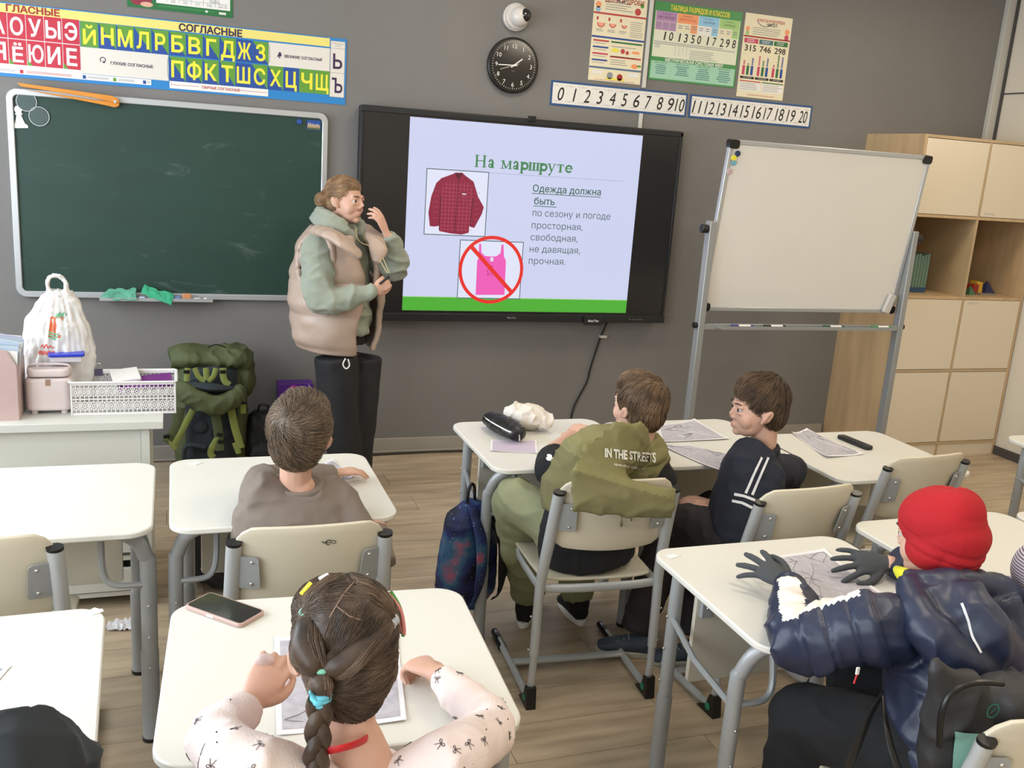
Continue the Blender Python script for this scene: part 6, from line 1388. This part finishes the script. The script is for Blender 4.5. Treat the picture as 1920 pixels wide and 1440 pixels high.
sheet(Q((1417,1050),(1545,1031),(1672,1128),(1500,1150)),.7203,'large map sheet between the two charcoal gloves',8,5,MG)
sheet(Q((514,1196),(745,1190),(762,1352),(518,1380)),.7203,'map sheet in a plastic sleeve under the arms of the girl with braids',9,6,MG,lift=.002)
sheet([(-1.83,-3.46),(-1.555,-3.44),(-1.60,-3.60),(-1.86,-3.60)],.7203,'white sheet corner at the left edge on the lower left desk',0,7,MG,Mp=P('photo_blue_grey',(.55,.60,.66)),lift=.001)
# phone
ph=empty('smartphone',(-1.134,-3.287,.7203),'black-screened smartphone in a clear bumper case, lying on the near desk','phone',rz=math.radians(-46))
M_case=mat('clear_rose_bumper',(.72,.60,.56),.2,coat=.4)
obj('bumper_case',MB().prism(rrect(-.086,-.0425,.086,.0425,.013),0,.010,M_case),ph,bevel=.002); obj('screen',MB().prism(rrect(-.081,-.0375,.081,.0375,.009),.0098,.0107,mat('phone_glass',(.02,.022,.025),.06,coat=1)),ph)
obj('case_opening',MB().box((-.005,-.0428,.005),(.020,.0012,.005),M_wt),ph)
# pencil case, cloth bag, notebook
b=MB(); pc=empty('pencil_case',(-.018,-2.0,.7203),'black zipped pencil case with a white zip line, leaning on a notebook','pencil case',rz=-1.36)
M_pc=mat('black_satin',(.06,.065,.07),.4,bump=.2,bscale=40); b.tube([(-.125,0,.034),(-.11,0,.036),(-.04,0,.038),(.05,0,.038),(.11,0,.034),(.128,0,.030)],[(.012,.014),(.036,.030),(.048,.036),(.050,.036),(.040,.030),(.014,.014)],M_pc,18,sub=3,up=(0,0,1)); bo=blob('case_body',b,pc,.005,3,[M_pc],None,folds(.003,16))
b=MB(); b.tube([(-.127,-.003,.046),(-.10,-.030,.049),(-.03,-.043,.050),(.05,-.046,.050),(.105,-.036,.046),(.128,-.005,.040)],.0028,p_w,8,sub=4); obj('zip',b,pc); b=MB(); b.tube([(.128,-.006,.038),(.136,-.008,.016)],.003,M_scrw,6); obj('zip_pull',b,pc)
M_calico=mat('white_calico',(.85,.82,.78),.9,bump=.2,bscale=200)
b=MB(); b.ball((0,0,.052),(.085,.068,.050),M_calico,rot=Quaternion((0,0,1),-.4)); b.ball((-.03,.02,.056),(.06,.055,.05),M_calico); b.ball((.055,-.04,.038),(.036,.036,.034),M_calico); b.tube([(.045,-.055,.03),(.075,-.065,.045),(.085,-.045,.06),(.065,-.03,.065)],.014,M_calico,10,sub=2)
o=blob('cloth_bag',b,None,.0045,2,[M_calico],None,folds(.010,22,sd=3)); o.location=(.105,-1.93,.7205); tag(o,'crumpled white cloth bag beside the black pencil case','bag')
nb=sheet(Q((920,826),(1006,826),(1008,850),(919,846)),.7203,'pale lilac sheet under the black pencil case',0,9,None,'lilac_sheet',mat('lilac_paper',(.76,.71,.78),.5),lift=.0015)
rm=empty('remote_control',(1.4415,-2.292,.7203),'slim black remote control on the desk beside the map sheet','remote',rz=-1.485)
b=MB(); b.prism(rrect(-.088,-.021,.088,.021,.014),.0,.016,M_blk); obj('remote_body',b,rm,bevel=.004); b=MB()
for i in range(6): 
    for j in (-1,1): b.cyl((-.05+i*.02,j*.008,.0155),(-.05+i*.02,j*.008,.0175),.004,M_bez,10)
obj('button',b,rm)
def scrap(x,y,z,label,sd,parent=None,s=.03):
    rnd=random.Random(sd); b=MB(); pts=[(s*rnd.uniform(.45,1)*math.cos(a)*1.5,s*rnd.uniform(.35,1)*math.sin(a)) for a in [i*2*PI/11 for i in range(11)]]
    b.prism(pts,.0002,.0012,M_shw); o=obj('tape_scrap',b,None,(x,y,z)); tag(o,label,'scrap'); 
for px,py,sd,l in ((368,869,1,'torn white sticker scrap on the desk of the boy in taupe'),(1262,1043,2,'torn white sticker scrap on the corner of the desk with the gloves'),(178,1146,3,'torn white sticker scrap on the corner of the lower left desk')):
    p=g3(px,py,.7205); scrap(p.x,p.y,.7205,l,sd,s=.019)
b=MB(); n=10; vs=[]
for i in range(n+1):
    for j in range(n+1): u,v=i/n-.5,j/n-.5; vs.append((u*.11*(1-.5*abs(v)),v*.075*(1+.4*u),abs(noise.noise(V((u*5,v*5,2))))*.035))
b.add(vs,[(i*(n+1)+j,i*(n+1)+j+1,(i+1)*(n+1)+j+1,(i+1)*(n+1)+j) for i in range(n) for j in range(n)],M_shw); o=obj('paper_scrap',b,None,(-1.44,-1.92,.002),ang=15); tag(o,'crumpled white paper scrap on the floor in front of the teacher table','scrap')
# ================================================================ things on the teacher table
ZT=.7503
M_pkb=mat('dusty_pink_card',(.72,.62,.60),.6,var=.03,vscale=20)
mf=empty('magazine_file',(-1.825,-1.64,ZT),'dusty pink cardboard magazine file stuffed with papers at the left edge','file')
b=MB(); 
for y in (-.09,.09): b.prism([(-.09,0),(.06,0),(.06,.20),(.03,.255),(-.09,.275)],y-.002,y+.002,M_pkb,axis='y')
for x,h in ((-.09,.275),(.06,.20)): b.box((x,0,h/2),(.004,.18,h),M_pkb)
b.box((-.015,0,.002),(.15,.18,.004),M_pkb); obj('file_box',b,mf)
b=MB(); ring2(b,-.035,.075,.010,.014,M_scrw,-.0925,20); obj('finger_ring',b,mf)
rn=random.Random(3)
for k in range(13):
    y=-.078+k*.013; w=.135; h=.27+rn.uniform(-.01,.03); o=obj('paper',MB().prism([(-.080,.01),(.052,.01),(.058+rn.uniform(0,.012),h-.02),(-.080,h+rn.uniform(-.01,.01))],y-.001,y+.001,(p_w,P('pale_blue_paper',(.70,.76,.82)),P('clear_lilac',(.74,.73,.80)))[k%3],axis='y'),mf)
kt=empty('lunch_box',(-1.675,-1.60,ZT),'glossy pale pink lunch cooker with rounded lid and small brown tab','box')
M_pk2=mat('glossy_pale_pink',(.84,.78,.77),.2,coat=.5)
b=MB(); b.prism(rrect(-.078,-.065,.078,.065,.03,8),.012,.135,M_pk2); obj('cooker_body',b,kt,bevel=.012,seg=4); b=MB(); b.prism(rrect(-.072,-.058,.072,.058,.028,8),.138,.168,M_pk2); obj('lid',b,kt,bevel=.009,seg=4)
b=MB(); b.tube([(-.072,0,.14),(-.070,0,.165),(-.05,0,.176),(.05,0,.176),(.070,0,.165),(.072,0,.14)],(.010,.004),M_pk2,10,sub=3); obj('handle',b,kt); obj('latch',MB().box((-.0,-.0665,.122),(.016,.004,.024),mat('tan_tab',(.62,.50,.42),.5)),kt,bevel=.001)
for x in (-.05,.05): 
    for y in (-.04,.04): b=MB(); b.cyl((x,y,0),(x,y,.013),.012,M_pk2,12); obj('foot',b,kt)
bl=empty('food_container',(-1.62,-1.55,ZT+.178),'small clear food container with a bright blue lid on top of the lunch cooker','container',rz=.1)
obj('container_body',MB().prism(rrect(-.055,-.035,.055,.035,.01),-.0,.022,mat('frosted_plastic',(.80,.78,.80),.3)),bl,bevel=.003); obj('container_lid',MB().prism(rrect(-.062,-.042,.062,.042,.012),.022,.032,mat('bright_blue_plastic',(.10,.20,.72),.3)),bl,bevel=.003)
# carrier bag
M_bagp=mat('white_plastic_film',(.86,.85,.84),.3,bump=.1,bscale=20); M_bagp.node_tree.nodes['Principled BSDF'].inputs['Subsurface Weight'].default_value=.15
b=MB(); bc=V((-1.655,-1.47,ZT)); b.tube([(0,0,.0),(0,0,.03),(0,0,.16),(.0,0,.28),(.01,0,.37),(.01,0,.43)],[(.10,.07),(.125,.085),(.130,.085),(.118,.07),(.082,.045),(.040,.024)],M_bagp,26,sub=3,up=(0,1,0))
b.tube([(-.01,0,.41),(-.028,0,.445),(-.022,0,.475),(.005,0,.488),(.030,0,.470),(.036,0,.44),(.02,0,.41)],[(.020,.008),(.013,.007),(.012,.007),(.013,.008),(.012,.007),(.013,.007),(.02,.008)],M_bagp,10,sub=3)
def bagd(c,n):
    a=math.atan2(c.x,c.y); t=c.z/.43; return (.007+.006*t)*noise.noise(V((math.cos(a)*4.5*(1+t),math.sin(a)*4.5*(1+t),c.z*4)))*(1 if t<1 else .4)+.004*noise.noise(c*40)
bg=empty('carrier_bag',tuple(bc),'knotted white plastic carrier bag with an orange carrot print on the teacher table','bag'); fm=blob('bag_film',b,bg,.006,2,[M_bagp],None,bagd)
M_car=mat('carrot_orange',(.85,.42,.25),.5); M_cgr=mat('print_mint_green',(.42,.70,.52),.5); M_crd=mat('print_script_red',(.85,.35,.28),.5)
bvb=BVHTree.FromPolygons([v.co+bc for v in fm.data.vertices],[p.vertices for p in fm.data.polygons])
def on_bag(fn,M,name):
    b=MB(); fn(b); out=[]
    for v in b.v:
        d=(_f*CF+_r*(v[0]-960)-_u*(v[2]-720)).normalized(); h=bvb.ray_cast(CPOS,d); out.append((h[0]+h[1]*.002-bc) if h[0] is not None else (at(v[0],v[2],y=-1.56)-bc))
    b.v=[tuple(p) for p in out]; obj(name,b,bg,smooth=False)
def car(b):
    for k in range(5): x=93+k*4.6; seg2(b,(x+5,594+k%2),(x-1,633-(k%2)*4),5.4,M_car,0); 
def leaf(b):
    for k in range(5): seg2(b,(104+k*4,596),(108+k*4,588-(k%2)*2),2.6,M_cgr,0)
    for k in range(3): seg2(b,(90,622+5*k),(112-3*k,629+4*k),2.2,M_cgr,0)
def script(b):
    q=[(76,651),(80,646),(83,653),(87,645),(90,653),(94,648),(98,653),(102,650)]; 
    for i in range(7): seg2(b,q[i],q[i+1],1.8,M_crd,0)
    q=[(73,664),(78,658),(80,666),(85,659),(88,666),(93,660),(97,666),(101,660),(105,664)]
    for i in range(8): seg2(b,q[i],q[i+1],2.2,M_crd,0)
    for x in (76,84,92,100): ring2(b,x,661,2.0,3.6,M_crd,0,12)
on_bag(car,M_car,'carrot_print'); on_bag(leaf,M_cgr,'leaf_print'); on_bag(script,M_crd,'script_print')
# lattice basket
M_bas=mat('white_basket_plastic',(.88,.87,.86),.35); M_hole=mat('hole_shadow_grey',(.40,.39,.40),.8)
bk=empty('lattice_basket',(-1.417,-1.585,ZT),'white plastic basket with a floral lattice pattern on the teacher table','basket')
wx,wy,h=.180,.095,.125
def wall(c0,c1,n0,Mx=M_bas):
    pass
for nm,(a,c) in {'front':((-wx,-wy),(wx,-wy)),'rear':((wx,wy),(-wx,wy)),'left':((-wx,wy),(-wx,-wy)),'right':((wx,-wy),(wx,wy))}.items():
    A_,C_=V((a[0],a[1],0)),V((c[0],c[1],0)); d=(C_-A_); L=d.length; d.normalize(); nn=V((d.y,-d.x,0))
    X=Matrix((d,-nn,V((0,0,1)))).transposed().to_4x4(); X.translation=A_
    # a pierced panel: real openings, from rings, petals and ties
    b=MB(); k=int(round(L/.031)); pw=L/k; cr=.0012
    for zz,hh in ((.004,.008),(.119,.012),(.060,.004)): b.box((L/2,0,zz),(L,.004,hh),M_bas,X)
    for s in (0,L): b.box((s,0,h/2),(.006,.004,h),M_bas,X)
    for r_ in range(2):
        for i in range(k):
            cx,cz=(i+.5)*pw,.034+r_*.053
            for (x0,z0) in ((-pw/2,-.0265),(pw/2,-.0265)):
                pass
            for q in range(8):
                an=q*PI/4; seg_=[(cx+.0045*math.cos(an),0,cz+.0045*math.sin(an)),(cx+.0165*math.cos(an),0,cz+.0245*math.sin(an))]; b.tube(seg_,(.0022,.0015),M_bas,5,X)
            rp_=[(cx+.0045*math.cos(a2),0,cz+.0045*math.sin(a2)) for a2 in [j*PI/5 for j in range(11)]]; b.tube(rp_,.0018,M_bas,4,X,cap=False)
            rp_=[(cx+.0115*math.cos(a2),0,cz+.0165*math.sin(a2)) for a2 in [j*PI/6 for j in range(13)]]; b.tube(rp_,.0018,M_bas,4,X,cap=False)
    for i in range(k+1): b.tube([(i*pw,0,.004),(i*pw,0,.118)],.0020,M_bas,4,X)
    o=obj('lattice_panel',b,bk,smooth=True)
b=MB(); P0=rrect(-wx-.006,-wy-.006,wx+.006,wy+.006,.014); b.tube([(x,y,h) for x,y in P0]+[(P0[0][0],P0[0][1],h)],(.005,.004),M_bas,8,cap=False); obj('rim',b,bk); obj('basket_bottom',MB().box((0,0,.004),(2*wx,2*wy,.006),M_bas),bk)
M_vio=mat('violet_cover',(.42,.16,.46),.4)
for i,(x,y,rz_,c,l) in enumerate(((.06,-.01,.10,M_vio,'violet booklet lying slanted in the white basket, lower one'),(.085,-.025,.04,M_vio,'violet booklet on top in the white basket, right side'),(.0,.03,.15,p_w,'white pad sticking out of the white basket beside the violet booklets'))):
    o=obj('booklet',MB().box((0,0,0),(.17 if i<2 else .10,.12,.010),c),None,(-1.417+x,-1.585+y,ZT+.092+i*.014),bevel=.001); o.rotation_euler=(.15,-.10,rz_); tag(o,l,'booklet')
bc2=empty('binder_clip',(-1.515,-1.49,ZT+.118),'small dark violet binder clip on the rear rim of the white basket','clip')
b=MB(); b.prism([(-.011,-.012),(.011,-.012),(.003,.012),(-.003,.012)],-.014,.014,mat('dark_violet_steel',(.22,.18,.30),.4),axis='x'); obj('clip_body',b,bc2)
for s in (-1,1): b=MB(); b.tube([(-.007,0,.010),(-.008,s*.004,.030),(.0,s*.005,.036),(.008,s*.004,.030),(.007,0,.010)],.0012,M_scrw,6,sub=2); obj('wire_handle',b,bc2)
# ================================================================ bags
M_og=mat('olive_ripstop',(.30,.33,.20),.75,bump=.25,bscale=60,var=.08,vscale=8); M_lime=mat('lime_webbing',(.50,.54,.27),.7,bump=.2,bscale=300); M_slate=mat('slate_mesh',(.17,.20,.22),.9,bump=.3,bscale=300,var=.1,vscale=9)
rk=empty('hiking_rucksack',(-1.06,-.30,0),'tall olive hiking rucksack with lime straps leaning against the wall','rucksack')
def RP(px,py,y): return at(px,py,y=y)-V((-1.06,-.30,0))
b=MB(); b.tube([(0,0,.03),(0,0,.10),(0,0,.35),(0,0,.58),(0,.0,.64)],[(.15,.11),(.185,.14),(.19,.15),(.18,.14),(.15,.11)],M_slate,20,sub=3,up=(0,1,0)); blob('main_sack',b,rk,.009,3,[M_slate,M_og],lambda c,n: 1 if (abs(c.x)>.13 or n.y>.2) else 0,folds(.008,7))
b=MB(); b.tube([(-.20,.0,.655),(-.12,0,.665),(.0,0,.660),(.12,0,.668),(.20,.0,.64)],[(.085,.05),(.13,.065),(.125,.055),(.13,.065),(.09,.055)],M_og,18,sub=3,up=(0,0,1)); b.ball((.17,.02,.56),(.06,.11,.12),M_og); lid=blob('top_lid',b,rk,.0085,2,[M_og],None,folds(.014,9,sd=4))
b=MB(); b.tube([RP(328,715,-.46),RP(345,735,-.50),RP(400,760,-.52),RP(440,745,-.50),RP(455,725,-.46)],[(.02,.02),(.04,.05),(.045,.055),(.045,.05),(.025,.03)],M_og,14,sub=3,up=(0,0,1)); blob('hip_belt',b,rk,.008,2,[M_og],None,folds(.008,10,sd=6))
b=MB(); b.tube([RP(350,718,-.46),RP(395,726,-.50),RP(437,728,-.48)],[(.02,.01),(.05,.02),(.02,.01)],M_slate,12,sub=3,up=(0,0,1)); obj('lumbar_pad',b,rk)
for (pts,w) in (([(352,690),(350,715)],.012),([(365,690),(372,706),(384,715)],.011),([(386,690),(387,712)],.012),([(405,690),(400,706),(390,715)],.011),([(418,690),(420,712),(430,722)],.014),([(338,765),(330,800),(312,830)],.020),([(362,768),(345,800),(326,835)],.014),([(402,772),(408,800),(412,845)],.020),([(432,760),(440,800),(452,840)],.016),([(455,740),(456,775)],.012),([(312,822),(330,842)],.010),([(414,812),(395,845),(400,858)],.014),([(440,830),(448,850)],.012)):
    b=MB(); b.tube([RP(x,y,-.475) for x,y in pts],[(w*1.2,.004)]*len(pts),M_lime if w<.018 else M_og,8,sub=3,up=(0,1,0)); o=obj('strap',b,rk)
for px,py in ((350,697),(418,697),(312,818),(412,815),(414,828),(456,755)):
    b=MB(); b.box(RP(px,py,-.482),(.030,.010,.016),M_blk); obj('buckle',b,rk,bevel=.002)
b=MB(); b.tube([RP(385,838,-.47),RP(350,835,-.47),RP(345,860,-.46)],(.02,.012),M_slate,8,sub=3); b.ball(RP(375,800,-.45),(.04,.012,.035),M_slate); obj('back_padding',b,rk)
b=MB(); b.tube([RP(390,652,-.40),RP(405,646,-.41),RP(424,652,-.40)],.003,M_blk,6,sub=3); obj('haul_loop',b,rk)
def daypack(name,loc,w,d,hh,M,label,rz=0,M2=None):
    r=empty(name,loc,label,'backpack',rz=rz); b=MB(); b.tube([(0,0,.02),(0,0,.07),(0,0,hh*.5),(0,0,hh*.85),(0,0,hh)],[(w*.8,d*.8),(w,d),(w,d),(w*.85,d*.85),(w*.5,d*.5)],M,20,sub=3,up=(0,1,0)); b.ball((0,-d*.9,hh*.32),(w*.72,d*.4,hh*.24),M); o=blob('pack_body',b,r,.008,3,[M],None,folds(.009,8,sd=len(label)))
    b=MB(); b.tube([(-.03,0,hh-.01),(-.02,0,hh+.035),(.02,0,hh+.035),(.03,0,hh-.01)],.006,M2 or M_blk,8,sub=3); obj('grab_handle',b,r)
    return r
M_bbag=mat('black_nylon',(.055,.06,.07),.6,bump=.2,bscale=50,var=.1,vscale=9)
p=at(495,850,y=-.35); dp=daypack('black_backpack',(p.x,-.30,0),.11,.09,.36,M_bbag,'black backpack by the wall behind the head of the boy in taupe')
p=at(440,1115,z=0); dp=daypack('dark_backpack',(-.98,-1.62,0),.21,.14,.50,mat('dark_navy_nylon',(.06,.075,.10),.6,bump=.2,bscale=50),'dark navy backpack with white piping standing under the desk of the boy in taupe')
b=MB(); b.tube([(-.17,-.155,.14),(-.10,-.17,.145),(.0,-.175,.14),(.08,-.17,.145)],.006,p_w,6,sub=3); obj('piping',b,dp)
gb=empty('gift_bag',(-.605,-.13,0),'violet gift bag with a magenta heart and silver ribbon by the wall','gift bag')
M_gv=mat('violet_gloss_card',(.36,.12,.58),.3); M_mg=mat('magenta_print',(.86,.18,.62),.35); obj('bag_box',MB().box((0,0,.24),(.19,.11,.48),M_gv),gb,bevel=.002)
b=MB(); b.ball((-.01,-.056,.40),(.045,.006,.075),M_mg); obj('heart',b,gb)
b=MB(); 
for i in range(5): b.tube([(-.02+i*.015,-.06,.46),(.02+i*.012,-.075,.475-.02*(i%2)),(.07,-.07,.42+.015*i),(.12,-.05,.40+.005*i)],(.006,.001),mat('silver_ribbon',(.66,.64,.78),.2,metal=.5),6,sub=3)
obj('ribbon',b,gb)
# galaxy backpack on the desk hook
M_gal=mat('galaxy_print',(.09,.10,.20),.7); nt=M_gal.node_tree; N=nt.nodes; L=nt.links; tc=N.new('ShaderNodeTexCoord'); n1=N.new('ShaderNodeTexNoise'); n1.inputs['Scale'].default_value=7; n1.inputs['Detail'].default_value=5
rp=N.new('ShaderNodeValToRGB'); cr=rp.color_ramp; cr.elements[0].position=.36; cr.elements[0].color=lin((.07,.08,.16))+(1,); cr.elements[1].position=.72; cr.elements[1].color=lin((.75,.28,.38))+(1,); e=cr.elements.new(.50); e.color=lin((.14,.20,.42))+(1,); e=cr.elements.new(.58); e.color=lin((.20,.38,.50))+(1,)
vo=N.new('ShaderNodeTexVoronoi'); vo.inputs['Scale'].default_value=60; lt=N.new('ShaderNodeMath'); lt.operation='LESS_THAN'; lt.inputs[1].default_value=.10; mx=N.new('ShaderNodeMix'); mx.data_type='RGBA'; mx.inputs[7].default_value=(.6,.6,.7,1)
L.new(tc.outputs['Object'],n1.inputs['Vector']); L.new(n1.outputs[0],rp.inputs[0]); L.new(tc.outputs['Object'],vo.inputs['Vector']); L.new(vo.outputs['Distance'],lt.inputs[0]); L.new(lt.outputs[0],mx.inputs[0]); L.new(rp.outputs[0],mx.inputs[6]); L.new(mx.outputs[2],N['Principled BSDF'].inputs['Base Color'])
go=at(885,1060,y=-2.21); gk=empty('galaxy_backpack',(go.x-.02,-2.21,.10),'dark blue galaxy-print backpack hanging at the left side of the desk','backpack',rz=.5)
b=MB(); b.tube([(0,0,.02),(0,0,.08),(0,0,.22),(0,0,.36),(0,0,.43)],[(.10,.065),(.135,.09),(.138,.09),(.115,.075),(.05,.035)],M_gal,20,sub=3,up=(0,1,0)); blob('pack_body',b,gk,.007,3,[M_gal],None,folds(.008,8,sd=3))
for s in (-1,1): b=MB(); b.tube([(s*.035,-.04,.43),(s*.055,-.115,.33),(s*.060,-.13,.20),(s*.07,-.11,.08),(s*.09,-.06,.03)],[(.022,.008),(.028,.011),(.026,.010),(.012,.003),(.010,.003)],M_gal if s<0 else M_bbag,10,sub=3,up=(0,1,0)); obj('shoulder_strap',b,gk)
b=MB(); b.tube([(-.02,0,.43),(-.015,0,.48),(.0,.0,.50),(.015,0,.48),(.02,0,.43)],.006,M_bbag,8,sub=3); obj('hang_loop',b,gk)
# backpack behind the child in the red hat
def BP(px,py,y): return at(px,py,y=y)
rb=empty('grey_black_backpack',(0,0,0),'black and charcoal backpack with a mint panel behind the child in the red hat','backpack')
M_ch=mat('charcoal_nylon',(.15,.15,.155),.55,bump=.15,bscale=60,var=.08,vscale=8); M_mint=mat('mint_nylon',(.50,.68,.63),.6)
b=MB(); b.tube([BP(1752,1232,-4.09),BP(1760,1262,-4.10),BP(1790,1320,-4.10),BP(1812,1400,-4.10),BP(1820,1480,-4.10)],[(.008,.010),(.028,.022),(.075,.045),(.115,.06),(.135,.065)],M_ch,18,sub=3,up=(0,1,0))
b.tube([BP(1830,1310,-4.10),BP(1875,1312,-4.11),BP(1930,1330,-4.10),BP(1980,1360,-4.10)],[(.03,.035),(.05,.07),(.06,.10),(.06,.10)],M_ch,16,sub=3,up=(0,1,0)); b.ball(BP(1870,1400,-4.10),(.13,.06,.10),M_ch)
rb1=blob('pack_body',b,rb,.0065,2,[M_ch],None,folds(.010,9,sd=17))
paint_strip(rb1,[(1812,1372),(1806,1440)],44,M_mint,'mint_panel',lift=.004)
b=MB(); b.tube([BP(1762,1400,-4.165),BP(1765,1340,-4.165),BP(1785,1298,-4.165),BP(1830,1280,-4.165),BP(1880,1282,-4.165)],.006,M_blk,8,sub=4); obj('piping',b,rb)
b=MB(); c=BP(1862,1333,-4.175); ring2(b,0,0,.010,.012,mat('green_emblem',(.12,.45,.38),.5),0,20,X=Matrix.Translation(c)@Matrix.Rotation(-.5,4,'Y')@Matrix.Scale(1.3,4)); seg2(b,(-.005,-.005),(.006,.006),.002,mat('green_emblem',(.12,.45,.38),.5),0,Matrix.Translation(c)); obj('emblem',b,rb)
b=MB(); b.tube([BP(1655,1298,-4.0),BP(1640,1330,-4.04),BP(1615,1380,-4.08),BP(1590,1440,-4.10)],[(.006,.003),(.012,.003),(.013,.003),(.013,.003)],M_blk,8,sub=3,up=(0,1,0)); b.tube([BP(1655,1298,-4.0),BP(1662,1360,-4.06),BP(1680,1430,-4.10),BP(1700,1470,-4.12)],[(.006,.003),(.008,.003),(.008,.003),(.008,.003)],M_blk,8,sub=3,up=(0,1,0)); obj('shoulder_strap',b,rb)
